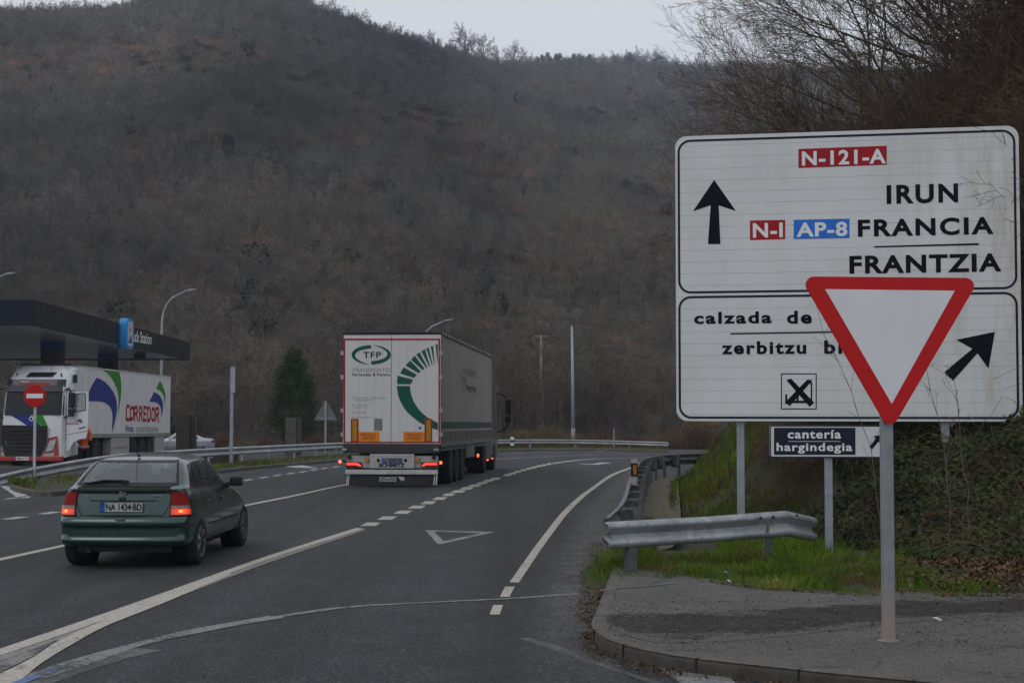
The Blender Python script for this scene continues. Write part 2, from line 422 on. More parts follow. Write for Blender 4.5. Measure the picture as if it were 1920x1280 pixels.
# thick centre line, its worn double, the gore
a = MB(); mark_band(a, [(-60, 1236), (0, 1215), (250, 1130), (500, 1042), (668, 989)], [(-60, 1246), (0, 1228), (250, 1142), (500, 1049), (683, 990.5)])
S(a.build('lane_line', m_line), 'long solid cream line between the lanes')
a = MB(); mark_band(a, [(-60, 1247), (0, 1229), (250, 1143), (500, 1050), (683, 991.5)], [(-60, 1262), (0, 1238), (250, 1150), (500, 1055), (684, 993)], LIFT-.002)
S(a.build('worn_lane_line', m_line2), 'older worn line beside the solid cream line')
a = MB(); mark_band(a, [(430, 1073), (300, 1118), (175, 1170), (110, 1200), (60, 1232), (0, 1262), (-80, 1300)], [(432, 1076), (310, 1128), (200, 1172), (140, 1204), (75, 1244), (20, 1290), (-40, 1330)], LIFT+.002)
S(a.build('merging_line', m_line), 'cream line merging into the solid lane line at lower left')
a = MB(); mark_poly(a, [(-80, 1250), (0, 1239), (110, 1198), (60, 1230), (0, 1260), (-80, 1290)], LIFT-.002)
S(a.build('gore_paint', m_faint), 'scraped white paint between the merging lines')
a = MB(); mark_line(a, [(520, 1155), (650, 1137), (800, 1128.5), (960, 1121), (1050, 1114), (1118, 1109)], .10, jitter=.5)
mark_line(a, [(60, 1270), (150, 1240), (250, 1209), (380, 1179), (520, 1155)], .2, jitter=.6)
S(a.build('faint_line', m_faint), 'thin smeared whitish line curving across the near lane')
a = MB(); mark_line(a, [(-40, 1305), (40, 1277), (100, 1254), (160, 1238)], .09, LIFT+.003, jitter=.4); mark_line(a, [(210, 1217), (230, 1211), (250, 1205)], .05, LIFT+.003)
S(a.build('blue_line', m_blue), 'short blue stroke over the smeared white line')
a = MB(); mark_line(a, [(0, 1296), (90, 1264), (180, 1240), (280, 1215)], .34, LIFT-.003, jitter=.5); mark_line(a, [(980, 1195), (1040, 1212), (1100, 1236), (1160, 1256), (1240, 1283), (1300, 1305)], .09, LIFT-.002, jitter=.6)
S(a.build('scrubbed_line', m_faint2), 'barely visible scrubbed lines at the bottom of the road')
# dashes to the right of the big lorry
a = MB(); z = zoom(630, 840, 5.818**-1)
DASH = [((690, 981), 40), ]
dd = [(694, 982.2, 32), (725, 970.5, 32), (755, 959.5, 30), (781, 950, 29), (803, 941.8, 26), (824, 934, 25), (841, 926.8, 22)]
zz = lambda q: (630+q[0]/5.818, 840+q[1]/5.818)
for (x, y), wd in [(zz((1225, 505)), 27), (zz((1330, 470)), 26), (zz((1422, 436)), 24), (zz((1510, 406)), 24), (zz((1590, 378)), 22), (zz((1665, 351)), 20), (zz((1735, 331)), 19)]: dd.append((x, y, wd))
z4 = lambda x, y: (900+x/4, 580+y/4)
for x, y, wd in [(205, 1240, 15), (243, 1228, 15), (283, 1214, 14.5), (325, 1203, 14), (365, 1193, 13), (403, 1183, 12), (440, 1173, 11), (478, 1166, 10), (516, 1158, 9)]: q = z4(x, y); dd.append((*q, wd))
seen = []
for x, y, wd in dd:
    if any(abs(x-u) < 8 for u in seen): continue
    seen.append(x); h = max(.9, (y-762)*.0148)
    mark_poly(a, [(x-wd*.58, y+h), (x+wd*.32, y+h), (x+wd*.62, y-h), (x-wd*.22, y-h)])
mark_line(a, [z4(530, 1156), z4(640, 1140), z4(750, 1127), z4(900, 1118), z4(1060, 1113), z4(1200, 1110), z4(1330, 1110)], .3)
S(a.build('dashed_line', m_line), 'row of cream dashes curving away beside the lorry')
a = MB()
mark_band(a, [(-100, 1067), (0, 1045.5), (115, 1021), (300, 981), (455, 946.5), (560, 925.5), (645, 907.5), (760, 888), (900, 868)], [(-100, 1073), (0, 1050.5), (115, 1025), (300, 984.6), (455, 949.6), (560, 928), (645, 909.6), (760, 889.6), (900, 869)])
mark_line(a, [z4(120, 1122), z4(300, 1112), z4(500, 1103), z4(700, 1094), z4(900, 1087), z4(1200, 1084), z4(1350, 1085)], .18)
S(a.build('carriageway_line', m_line), 'thin cream line passing under the green car and the lorry')
a = MB()
for x0, x1, y in ((-70, -18, 985), (0, 56, 970.5), (68, 118, 961), (170, 215, 946), (260, 300, 930), (350, 385, 914), (410, 440, 905), (452, 477, 899.3), (482, 506, 894.7), (508, 532, 890.6), (534, 557, 887), (557, 579, 884), (578, 599, 880.4), (599, 617, 877.6), (620, 640, 874.7)):
    h = 1.2+(y-870)*.012; k = (x1-x0)*.45
    mark_poly(a, [(x0, y+h*1.1), (x0+k, y+h*.9), (x1, y-h*.9), (x1-k, y-h)])
mark_line(a, [z4(120, 1084), z4(300, 1076), z4(520, 1068)], .16, dash=(1.6, 1.4))
S(a.build('dash_row', m_wline), 'row of white dashes near the filling station side')
a = MB(); mark_line(a, [(45, 933), (10, 910), (-6, 905), (30, 900)][:2], .28); mark_line(a, [(10, 935.2), (32, 932.3), (56, 929)], .13); mark_line(a, [(67, 927.5), (125, 919.5), (175, 911), (300, 893.8), (407, 880), (500, 870), (640, 859), (800, 850.5), (900, 848)], .16)
mark_line(a, [(108, 925), (122, 923)], .12)
S(a.build('edge_line', m_wline), 'thin white edge line along the far kerb')
a = MB(); mark_poly(a, [(494, 871), (520, 871), (545, 872.6), (563, 871), (597, 877.3), (545, 875.6), (530, 873.6)]); mark_poly(a, [z4(745, 1046), z4(815, 1048), z4(860, 1052), z4(895, 1056), z4(930, 1062), z4(870, 1060), z4(810, 1052)])
mark_poly(a, [z4(735, 1157), z4(850, 1156), z4(900, 1146), z4(965, 1148), z4(978, 1154), z4(920, 1156), z4(880, 1163), z4(770, 1160)])
S(a.build('lane_arrow', m_wline), 'flattened white arrows painted on the lanes')
a = MB()
T = [G(797, 993, LIFT), G(928, 996.5, LIFT), G(822, 1020.5, LIFT)]; c_ = (T[0]+T[1]+T[2])/3; I_ = [c_+(p-c_)*.66 for p in T]
a.add(T+I_, [(0, 1, 4, 3), (1, 2, 5, 4), (2, 0, 3, 5)])
S(a.build('yield_triangle', worn('triangle paint', (.30, .30, .30), ASPH, .42, 16)), 'worn white give way triangle painted on the lane')
a = MB(); mark_band(a, [(955, 1091), (1012, 1012), (1060, 953), (1108, 914), (1145, 889), (1183, 875)], [(973, 1091), (1026, 1013), (1071, 955), (1116, 915), (1151, 891), (1186, 876.5)])
mark_poly(a, [(937, 1118), (955, 1118), (965, 1099), (947, 1099)]); mark_poly(a, [(918, 1151), (937, 1151), (943, 1133.5), (925, 1133.5)])
mark_line(a, [(1183, 876), z4(1200, 1170)], .15)
S(a.build('right_edge_line', m_line), 'cream edge line ending in two short dashes on the right')
Lp = catmull([G(x, y, .003) for x, y in [(930, 1290), (985, 1170), (1010, 1090), (1050, 1010), (1085, 955), (1125, 915), (1170, 882), (1222, 858)]], 8); Rp = catmull([G(x, y, .003) for x, y in [(1190, 1290), (1130, 1180), (1122, 1110), (1135, 1040), (1162, 975), (1187, 915), (1210, 878), (1243, 857)]], 8)
a = MB(); dust = []; nc = 7; prof_d = [0, .35, .8, 1, 1, .9, .8]
for i_, (l_, r_2) in enumerate(zip(Lp, Rp)):
    for k_ in range(nc):
        p = l_.lerp(r_2, k_/(nc-1)); a.v.append((p.x, p.y, gz(p.y)+.003)); dust.append(prof_d[k_]*min(1, .15+i_/14))
for i_ in range(len(Lp)-1):
    for k_ in range(nc-1): q_ = i_*nc+k_; a.f.append((q_, q_+1, q_+nc+1, q_+nc))
o = a.build('shoulder', asphalt_mat(True)); at2 = o.data.attributes.new('dust', 'FLOAT', 'POINT'); at2.data.foreach_set('value', dust)
S(o, 'paler dusty strip of asphalt beside the guardrail')
a = MB(); mark_poly(a, [(1225, 1243), (1250, 1242), (1290, 1247), (1330, 1255), (1362, 1262), (1390, 1290), (1330, 1292), (1280, 1282), (1262, 1270), (1240, 1256)])
mark_poly(a, [(1290, 1250), (1305, 1248), (1312, 1256), (1296, 1258)])
S(a.build('paint_patch', worn('patch paint', (.24, .245, .25), (.06, .06, .06), .44, 6)), 'peeling pale patch on the road by the kerb')
a = MB(); mark_poly(a, [(-60, 880), (60, 874), (180, 873), (330, 866), (330, 862), (180, 867), (-60, 872)], .005)
S(a.build('forecourt_slab', simple('forecourt concrete', (.13, .128, .125), .9, 0, .25, 2)), 'pale concrete strip in front of the filling station')
# pavement with kerb
KP = [(1150, 1062), (1143, 1080), (1133, 1106), (1120, 1140), (1109, 1165), (1114, 1180), (1145, 1200), (1215, 1219), (1300, 1233), (1400, 1244), (1520, 1257), (1700, 1274), (1920, 1292), (2150, 1310)]
def Gp(px, py): return G(px, py, .12)
kerb = resample(catmull([Gp(x, y) for x, y in KP], 8), .05)
def pave_mat(edge=False):
    m, nt, b = newmat('pavement asphalt'); co = coords(nt)
    agg = nz(nt, 70, 3, .75, co); big = nz(nt, .8, 5, .65, co)
    c = ramp(nt, big, [(.3, (.075, .071, .066)), (.7, (.125, .119, .110))])
    c = mixc(nt, 1, c, ramp(nt, agg, [(.36, .55), (.64, 1.5)]), 'MULTIPLY')
    c = mixc(nt, 1, mixc(nt, 1, c, grit(nt, co, 95, .6, 1.6), 'MULTIPLY'), grit(nt, co, 38, .85, 1.2), 'MULTIPLY')
    sp = N(nt, 'ShaderNodeSeparateXYZ'); nt.links.new(co, sp.inputs[0])
    if edge:
        at_ = N(nt, 'ShaderNodeAttribute', attribute_name='dust'); k = ramp(nt, mth(nt, 'ADD', at_.outputs['Fac'], mth(nt, 'MULTIPLY', mth(nt, 'SUBTRACT', nz(nt, 2.2, 9, .85, co), .5), 3.4)), [(.30, 0), (.50, 1)])
        mud = ramp(nt, nz(nt, 9, 8, .85, co), [(.40, (.005, .005, .005)), (.49, (.016, .013, .012)), (.58, (.040, .033, .028)), (.66, (.16, .13, .10))])
        c = mixc(nt, k, c, mud)
    cr = mth(nt, 'ABSOLUTE', mth(nt, 'SUBTRACT', nz(nt, .6, 3, .6, co, .8), .5))
    c = mixc(nt, ramp(nt, cr, [(0, .75), (.008, 0)]), c, (.02, .02, .018))
    nt.links.new(c, b.inputs['Base Color']); b.inputs['Roughness'].default_value = .88; bump(nt, b, nz(nt, 26, 8, .85, co), .8, .015); return m
m_pave = pave_mat()
back = [(2150, 1122), (1920, 1117), (1760, 1115), (1600, 1115), (1400, 1100), (1290, 1084), (1200, 1067)]
inner = [kerb[i] for i in range(0, len(kerb), 6)]
mb = MB(); P = [Vector((p.x, p.y, .118)) for p in inner]+[G(x, y-6, .118) for x, y in back]
mb.add(P, [tuple(range(len(P)))])
S(mb.build('pavement', m_pave), 'grey asphalt pavement with a dark muddy stain round the give way post')
up_ = [(1122, 1150), (1180, 1143), (1270, 1140), (1400, 1137), (1540, 1128), (1680, 1120), (1800, 1117), (2000, 1113)]; dn_ = [(1128, 1172), (1180, 1192), (1250, 1204), (1400, 1198), (1540, 1184), (1680, 1168), (1800, 1158), (2000, 1148)]
Lp = catmull([G(x, y, .121) for x, y in up_], 8); Rp = catmull([G(x, y, .121) for x, y in dn_], 8); a = MB(); dust = []; prof_d = [-.2, .3, .6, .9, 1, .7, .35, -.2]; nc = 8
for i_, (l_, r_2) in enumerate(zip(Lp, Rp)):
    for k_ in range(nc): p = l_.lerp(r_2, k_/(nc-1)); a.v.append((p.x, p.y, .121)); dust.append(prof_d[k_]*min(1, i_/4))
for i_ in range(len(Lp)-1):
    for k_ in range(nc-1): q_ = i_*nc+k_; a.f.append((q_, q_+1, q_+nc+1, q_+nc))
o = a.build('mud_patch', pave_mat(True)); at2 = o.data.attributes.new('dust', 'FLOAT', 'POINT'); at2.data.foreach_set('value', dust)
S(o, 'long dark patch of dried mud and crumbled asphalt across the pavement')
m_kerb = simple('kerb concrete', (.125, .117, .108), .9, 0, .55, 5, bumpy=.9)
mb = MB(); i = 0
while i < len(kerb)-2:
    j = min(len(kerb)-1, i+17)
    if j-i >= 1: mb.sweep([(0.0, -.2), (-.006, -.035), (-.016, -.012), (-.035, .0), (-.12, .002), (-.13, -.02), (-.13, -.2)], [kerb[k] for k in range(i, j+1)], closed=True)
    i = j
    if i % 1 == 0 and i < len(kerb)-3: i += 0
# hairline joints are left by shrinking each stone slightly
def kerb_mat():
    m, nt, b_ = newmat('grimy shaded kerb'); co = coords(nt); sp = N(nt, 'ShaderNodeSeparateXYZ'); nt.links.new(co, sp.inputs[0]); f = nz(nt, 4, 8, .8, co)
    c = ramp(nt, f, [(.32, (.070, .062, .054)), (.66, (.135, .124, .110))]); k = ramp(nt, mth(nt, 'ADD', sp.outputs[2], mth(nt, 'MULTIPLY', f, .05)), [(.10, .85), (.145, .0)])  # darker below the top edge: grime plus the face's shade put into the colour
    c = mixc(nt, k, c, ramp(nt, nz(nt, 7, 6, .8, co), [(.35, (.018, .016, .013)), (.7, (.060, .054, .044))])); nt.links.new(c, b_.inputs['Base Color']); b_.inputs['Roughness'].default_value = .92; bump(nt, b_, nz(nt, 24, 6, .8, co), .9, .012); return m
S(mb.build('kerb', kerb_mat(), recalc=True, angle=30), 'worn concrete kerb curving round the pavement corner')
jm = MB(); i = 17
while i < len(kerb)-1:
    p = kerb[i]; d = (kerb[i+1]-kerb[i-1]).normalized(); n_ = Vector((d.y, -d.x, 0))
    jm.box(p-n_*.060+Vector((0, 0, -.052)), (.130, .012, .106), math.atan2(n_.y, n_.x)); i += 17
S(jm.build('kerb_joint', simple('kerb joint', (.03, .028, .025), .95)), 'dark mortar joints between the kerb stones')
a = MB(); Q = resample(catmull([G(x, y, .124) for x, y in [(1126, 1106), (1160, 1101), (1210, 1098), (1272, 1091)]], 8), .1)
for p, q in zip(Q, Q[1:]): a.add([p+Vector((0, .05, 0)), p-Vector((0, .05, 0)), q-Vector((0, .05, 0)), q+Vector((0, .05, 0))], [(0, 1, 2, 3)])
S(a.build('pavement_line', worn('chalky paint', (.20, .23, .26), (.08, .08, .08), .5, 12)), 'smeared pale blue line crossing the pavement')
# island with kerb along the far guardrail
IP = [(17, 903), (24, 912), (60, 921), (110, 921), (170, 914), (300, 896), (400, 883), (500, 872.5), (640, 861.5), (800, 850), (900, 844.5), (1000, 842.5), (1100, 842), (1180, 843), (1250, 845)]
front = resample(catmull([G(x, y, .10) for x, y in IP], 6), .5)
IB = [(17, 903), (40, 895), (80, 889), (160, 889), (300, 881), (400, 871), (500, 862), (640, 852.5), (800, 844), (900, 840.5), (1000, 838.8), (1100, 838.5), (1250, 841)]
backp = resample(catmull([G(x, y, .10) for x, y in IB], 6), .5)
n_ = min(len(front), len(backp)); fr = [front[int(i*(len(front)-1)/(n_-1))] for i in range(n_)]; bk = [backp[int(i*(len(backp)-1)/(n_-1))] for i in range(n_)]
mb = MB(); mb.add([Vector((p.x, p.y, gz(p.y)+.10)) for p in fr]+[Vector((p.x, p.y, gz(p.y)+.10)) for p in bk], [(i, i+1, i+1+n_, i+n_) for i in range(n_-1)])
S(mb.build('island', m_soil), 'narrow grassed island under the far guardrail')
mb = MB(); ft = [p.copy() for p in front]
for p in ft: p.z = gz(p.y)+.115
mb.sweep([(0, -.3), (0, -.01), (-.12, 0), (-.12, -.3)], ft, closed=True); bt = [Vector((p.x, p.y, gz(p.y)+.115)) for p in backp]
mb.sweep([(.12, -.3), (.12, 0), (0, 0), (0, -.3)], bt, closed=True)
S(mb.build('island_kerb', m_kerb, recalc=True), 'low mossy kerb around the far island')
# concrete ditch behind the near guardrail
def moss_mat():
    m, nt, b = newmat('mossy concrete'); co = coords(nt)
    mp = N(nt, 'ShaderNodeMapping'); mp.inputs['Rotation'].default_value = (0, 0, R(-12)); nt.links.new(co, mp.inputs[0])
    wv = N(nt, 'ShaderNodeTexWave'); wv.bands_direction = 'Y'; wv.inputs['Scale'].default_value = 1.6; wv.inputs['Distortion'].default_value = 1.2; nt.links.new(mp.outputs[0], wv.inputs[0])
    f = nz(nt, 1.6, 6, .75, co)
    c = mixc(nt, ramp(nt, f, [(.40, 0), (.58, .9)]), (.12, .105, .09), (.10, .098, .04))
    c = mixc(nt, ramp(nt, wv.outputs['Fac'], [(0, .8), (.18, 0)]), c, (.03, .028, .02))
    nt.links.new(c, b.inputs['Base Color']); b.inputs['Roughness'].default_value = .92; bump(nt, b, nz(nt, 18, 5, .7, co), .5, .01); return m
dp = resample(catmull([(2.2, 20.3, 0), (2.6, 23.6, 0), (3.0, 27.3, 0), (3.72, 34, 0), (4.25, 38.5, 0), (4.95, 41.8, 0), (6.2, 44.0, 0), (8, 45.4, 0)], 6), .5)
mb = MB(); dp2 = [Vector((p.x, p.y, gz(p.y)+.10)) for p in dp]
mb.sweep([(-.80, -.2), (-.66, .03), (-.60, .035), (-.45, .012), (-.2, .006), (-.03, .05), (.06, .16)], dp2)
S(mb.build('drainage_ditch', moss_mat(), smooth=True), 'mossy brown concrete drainage channel behind the guardrail')
# ------------------------------------------------------------------ hills
SIL = [(a_, b_+(20 if 500 < a_ < 750 else 12)) if a_ <= 1330 else (a_, b_) for a_, b_ in [(-700, 60), (-400, 40), (-200, 22), (0, 12), (120, 12), (235, 4), (300, -22), (420, -50), (520, -30), (600, 6), (640, 20), (700, 42), (770, 68), (840, 92), (900, 104), (1000, 108), (1100, 108), (1160, 106), (1200, 106), (1260, 116), (1320, 124), (1400, 128), (1500, 132), (1650, 140), (1900, 150), (2300, 175), (2700, 200)]]
DR = [(-700, 420), (0, 450), (500, 470), (640, 490), (800, 540), (870, 580), (960, 660), (1050, 760), (1200, 860), (1400, 900), (2700, 900)]
def interp(T, x):
    if x <= T[0][0]: return T[0][1]
    for (a, b), (c, d) in zip(T, T[1:]):
        if x <= c: return b+(d-b)*(x-a)/(c-a)
    return T[-1][1]
D0 = 128
def hill_point(px, t):
    """t 0..1 from the foot to the ridge, up to 1.5 beyond it"""
    u = (px-960)/2800; D1 = interp(DR, px)*(1+.04*noise.noise(Vector((px*.004, 3, 0)))); D = D0+(D1-D0)*t
    zr = CAM_H+(762-interp(SIL, px))/2800*D1; z0 = gz(128)-.25
    if t <= 1:
        s = 1.12*t-.12*t*t*t if False else t*(1.10-.10*t)
        z = z0+(zr-z0)*s
        env = math.sin(math.pi*min(1, max(0, t)))
        X = u*D
        z += env*(13*noise.noise(Vector((X*.011, D*.009, 1)))+5*noise.noise(Vector((X*.035, D*.03, 5)))+1.5*noise.noise(Vector((X*.12, D*.1, 9))))
    else:
        z = zr-(t-1)*(zr-z0)*.5
        X = u*D
    return Vector((X, D, z))
m, nt, b = newmat('hillside ground'); co = coords(nt)
f = nz(nt, .012, 6, .7, co); g = nz(nt, .05, 7, .75, co); h = nz(nt, .6, 5, .7, co)
c = ramp(nt, f, [(.36, (.045, .043, .034)), (.5, (.070, .056, .045)), (.62, (.095, .062, .046))])
c = mixc(nt, ramp(nt, g, [(.44, 0), (.58, 1)]), c, (.070, .062, .048))
c = mixc(nt, ramp(nt, nz(nt, .03, 6, .7, co), [(.60, 0), (.70, .5)]), c, (.030, .038, .024))
c = mixc(nt, 1, c, ramp(nt, h, [(.3, .6), (.7, 1.35)]), 'MULTIPLY')
nt.links.new(c, b.inputs['Base Color']); b.inputs['Roughness'].default_value = 1; b.inputs['Specular IOR Level'].default_value = .1; bump(nt, b, h, .8, 1.2)
m_hill = m
mb = MB(); cols = [-700+20*i for i in range(171)]; rows = [i/70 for i in range(71)]+[1.08, 1.2, 1.5]
for t in rows:
    for px in cols: mb.v.append(tuple(hill_point(px, t)))
nn = len(cols)
for j in range(len(rows)-1):
    for i in range(nn-1): mb.f.append((j*nn+i, j*nn+i+1, (j+1)*nn+i+1, (j+1)*nn+i))
S(mb.build('hill', m_hill, smooth=True), 'tall rounded hill covered in bare winter wood and rusty bracken')
# ------------------------------------------------------------------ cars: lofted body with cut window openings
def tab(T, z):
    if z <= T[0][0]: return T[0][1]
    for i in range(len(T)-1):
        if z <= T[i+1][0]:
            a, b = T[i], T[i+1]; t = (z-a[0])/(b[0]-a[0])
            return a[1]+(b[1]-a[1])*t
    return T[-1][1]
class CarShape:
    def __init__(s, yr, yf, w, L, W, r=.17, zs=None, bow=.07):
        s.yr, s.yf, s.w, s.L, s.W, s.r, s.bow = yr, yf, w, L, W, r, bow
    def outline(s, q, z):
        """q: perimeter position on the plain rounded rectangle, 0 at rear centre, positive to the right side"""
        W, L, r = s.W, s.L, s.r; sg = 1 if q >= 0 else -1; a = abs(q); s1 = W-r; s2 = s1+math.pi*r/2; s3 = s2+L-2*r; s4 = s3+math.pi*r/2
        if a <= s1: x, y = a, 0
        elif a <= s2: t = (a-s1)/r; x, y = s1+r*math.sin(t), r-r*math.cos(t)
        elif a <= s3: x, y = W, r+a-s2
        elif a <= s4: t = (a-s3)/r; x, y = s1+r*math.cos(t), L-r+r*math.sin(t)
        else: x, y = max(0, s1-(a-s4)), L
        return s.place(x*sg, y, z)
    def place(s, x, y, z):
        w_ = tab(s.w, z)/s.W; a = tab(s.yr, z); b = tab(s.yf, z); u = y/s.L
        X = x*w_*(1-.05*max(0, 1-u*5)**2-.16*max(0, (u-.78)/.22)**2)
        Y = a+u*(b-a)+s.bow*(x/s.W)**2*max(0, 1-u*6)-.22*(x/s.W)**2*max(0, 1-(1-u)*5)
        return Vector((X, Y, z))
    def total(s): return 2*(s.W-s.r)+math.pi*s.r+s.L-2*s.r
    def q_side(s, y, z):
        a = tab(s.yr, z); b = tab(s.yf, z); y0 = (y-a)/(b-a)*s.L
        return s.W-s.r+math.pi*s.r/2+y0-s.r
    def q_rear(s, x, z): return x/(tab(s.w, z)/s.W)/.97
    def q_front(s, x, z): return s.total()-x/(tab(s.w, z)/s.W)/.84
    def P(s, kind, a, z, off=0):
        q = {'side': s.q_side, 'rear': s.q_rear, 'front': s.q_front, 'q': lambda v, _: v}[kind](abs(a), z); sg = 1 if a >= 0 else -1
        p = s.outline(q*sg, z); e = .01
        if off:
            t1 = s.outline((q+e)*sg, z)-s.outline((q-e)*sg, z); t2 = s.outline(q*sg, z+.012)-s.outline(q*sg, z-.012); n = t1.cross(t2)
            if n.length > 1e-9:
                n.normalize(); c = Vector((0, (tab(s.yr, z)+tab(s.yf, z))/2, z-.0))
                if n.dot(p-c) < 0: n = -n
                p = p+n*off
        return p
    def patch(s, mb, kind, quad, off, nu=12, nv=8):
        """quad: (a,z) bottom-left, bottom-right, top-right, top-left"""
        A, B, C, D = [Vector(q) for q in quad]; b = len(mb.v)
        for j in range(nv+1):
            v = j/nv; l = A.lerp(D, v); r = B.lerp(C, v)
            for i in range(nu+1): q = l.lerp(r, i/nu); mb.v.append(tuple(s.P(kind, q.x, q.y, off)))
        for j in range(nv):
            for i in range(nu): k = b+j*(nu+1)+i; mb.f.append((k, k+1, k+nu+2, k+nu+1))
    def ringpatch(s, mb, kind, quad, wd, off, n=12):
        Q = [Vector(q) for q in quad]; c = sum(Q, Vector((0, 0)))/4; I = []
        for i in range(4):
            p, a, b_ = Q[i], Q[i-1], Q[(i+1) % 4]; u = (a-p).normalized(); v = (b_-p).normalized(); h = math.acos(max(-1, min(1, u.dot(v))))/2; I.append(p+(u+v).normalized()*(wd/math.sin(h)))
        for i in range(4):
            a, b_, c_, d = Q[i], Q[(i+1) % 4], I[(i+1) % 4], I[i]; k = len(mb.v)
            for j in range(n+1):
                t = j/n; p = a.lerp(b_, t); q = d.lerp(c_, t); mb.v.append(tuple(s.P(kind, p.x, p.y, off))); mb.v.append(tuple(s.P(kind, q.x, q.y, off)))
            for j in range(n): m = k+2*j; mb.f.append((m, m+2, m+3, m+1))
        return I
    def seam(s, mb, kind, pts, wd=.007, off=.0025, n=8):
        for (a, b_) in zip(pts, pts[1:]):
            a, b_ = Vector(a), Vector(b_); t = (b_-a).normalized(); p = Vector((-t.y, t.x))*wd/2; k = len(mb.v)
            for j in range(n+1):
                q = a.lerp(b_, j/n); mb.v.append(tuple(s.P(kind, *(q+p), off))); mb.v.append(tuple(s.P(kind, *(q-p), off)))
            for j in range(n): m = k+2*j; mb.f.append((m, m+2, m+3, m+1))
    def body(s, z0, z1, holes, dz=.018, nper=330, arches=()):
        zs = [z0]; keys = sorted(set([t[0] for T in (s.yr, s.yf, s.w) for t in T if z0 < t[0] < z1]))
        for k in keys+[z1]:
            n = max(1, int((k-zs[-1])/dz)); a = zs[-1]; zs += [a+(k-a)*(i+1)/n for i in range(n)]
        T = s.total(); mb = MB(); N_ = nper
        qs = [-T+2*T*(i)/N_ for i in range(N_)]
        for z in zs:
            for q in qs: mb.v.append(tuple(s.outline(q, z)))
        def inside(poly, x, y):
            c = False
            for i in range(len(poly)):
                (x1, y1), (x2, y2) = poly[i-1], poly[i]
                if (y1 > y) != (y2 > y) and x < (x2-x1)*(y-y1)/(y2-y1)+x1: c = not c
            return c
        for j in range(len(zs)-1):
            zc = (zs[j]+zs[j+1])/2
            for i in range(N_):
                i2 = (i+1) % N_; q = qs[i]+T/N_; p = s.outline(q, zc); hit = False
                for kind, poly in holes:
                    if kind == 'side' and inside(poly, p.y, zc) and s.W-s.r < abs(q) < T-s.W: hit = True
                    if kind == 'rear' and abs(q) < s.W and inside(poly, p.x, zc): hit = True
                    if kind == 'front' and abs(q) > T-s.W-.2 and inside(poly, p.x, zc): hit = True
                if not hit: mb.f.append((j*N_+i, j*N_+i2, (j+1)*N_+i2, (j+1)*N_+i))
        e = (len(zs)-1)*N_; mb.f.append(tuple(e+i for i in range(N_))); mb.f.append(tuple(range(N_))[::-1])
        return mb
def wheel(parent, x, y, z, R_, wd, side, rim=None, spokes=7, tyre_w=None):
    """side=+1: outer face towards +x"""
    w_ = empty_child('wheel', parent); w_.location = (x, y, z)
    MB().lathe([(-wd/2, R_*.66), (-wd/2, R_*.93), (-wd*.36, R_), (wd*.36, R_), (wd/2, R_*.93), (wd/2, R_*.66)], (0, 0, 0), 'X', 36).build('tyre', m_rubber, w_, angle=35)
    f = wd/2*side; mb = MB(); mb.lathe([(f*.2, R_*.60), (f*.9, R_*.66), (f*1.02, R_*.64), (f*.80, R_*.58), (f*.55, R_*.5), (f*.5, R_*.05)], (0, 0, 0), 'X', 32)
    for k in range(spokes):
        a = 2*math.pi*k/spokes; c = Vector((f*.85, math.cos(a)*R_*.34, math.sin(a)*R_*.34)); mb.box(c, (.03, R_*.52, R_*.16), Matrix.Rotation(a, 3, 'X'))
    mb.lathe([(f*.5, R_*.16), (f*.98, R_*.13)], (0, 0, 0), 'X', 16); mb.build('rim', rim or m_rim, w_, angle=35); return w_
def paint(name, col, flake=.5, rough=.32, dirt=.18):
    m, nt, b = newmat(name); co = coords(nt); sp = N(nt, 'ShaderNodeSeparateXYZ'); nt.links.new(co, sp.inputs[0])
    f = nz(nt, 1.2, 3, .5, co); k = ramp(nt, mth(nt, 'ADD', sp.outputs[2], mth(nt, 'MULTIPLY', mth(nt, 'SUBTRACT', f, .5), .5)), [(.15, .75), (.62, .05)])
    nt.links.new(mixc(nt, mth(nt, 'MULTIPLY', k, dirt*1.6), col, (.045, .046, .042)), b.inputs['Base Color'])
    b.inputs['Metallic'].default_value = flake; nt.links.new(ramp(nt, f, [(.3, rough-.05), (.7, rough+.1)]), b.inputs['Roughness'])
    b.inputs['Coat Weight'].default_value = .8; b.inputs['Coat Roughness'].default_value = .08; return m
m_glass = glassmat('car glass', (.42, .46, .45), .03); m_glass_rear = glassmat('rear window glass', (.80, .84, .84), .09)
m_seal = simple('window seal', (.010, .011, .012), .45, 0, .2, 5); m_int = simple('dark interior', (.10, .10, .105), .9, 0, .2, 5); m_intl = simple('seat fabric', (.03, .03, .032), .95, 0, .2, 5)
m_seam = simple('panel gap', (.004, .005, .005), .8)
def lampmat(name, col, e): return simple(name, col, .25, 0, .1, 6, coat=.6, emit=col, estr=e)
m_tail = simple('tail lamp red', (.21, .006, .005), .4, 0, .25, 8, spec=.12); m_taild = simple('tail lamp dark red', (.05, .004, .004), .4, 0, .15, 8, spec=.15)
def glow(name, c, e): return simple(name, c, .3, 0, 0, 5, emit=c, estr=e)
def glowmat():
    m, nt, b = newmat('lit tail lamp'); tc = N(nt, 'ShaderNodeTexCoord'); vd = N(nt, 'ShaderNodeVectorMath', operation='DISTANCE'); nt.links.new(tc.outputs['Generated'], vd.inputs[0]); vd.inputs[1].default_value = (.5, .5, .5)
    nt.links.new(ramp(nt, vd.outputs['Value'], [(0, (1, .22, .03)), (.35, (.9, .07, .012)), (.8, (.35, .012, .008))]), b.inputs['Emission Color']); b.inputs['Emission Strength'].default_value = .9; b.inputs['Base Color'].default_value = (.2, .01, .01, 1); b.inputs['Coat Weight'].default_value = .6; return m
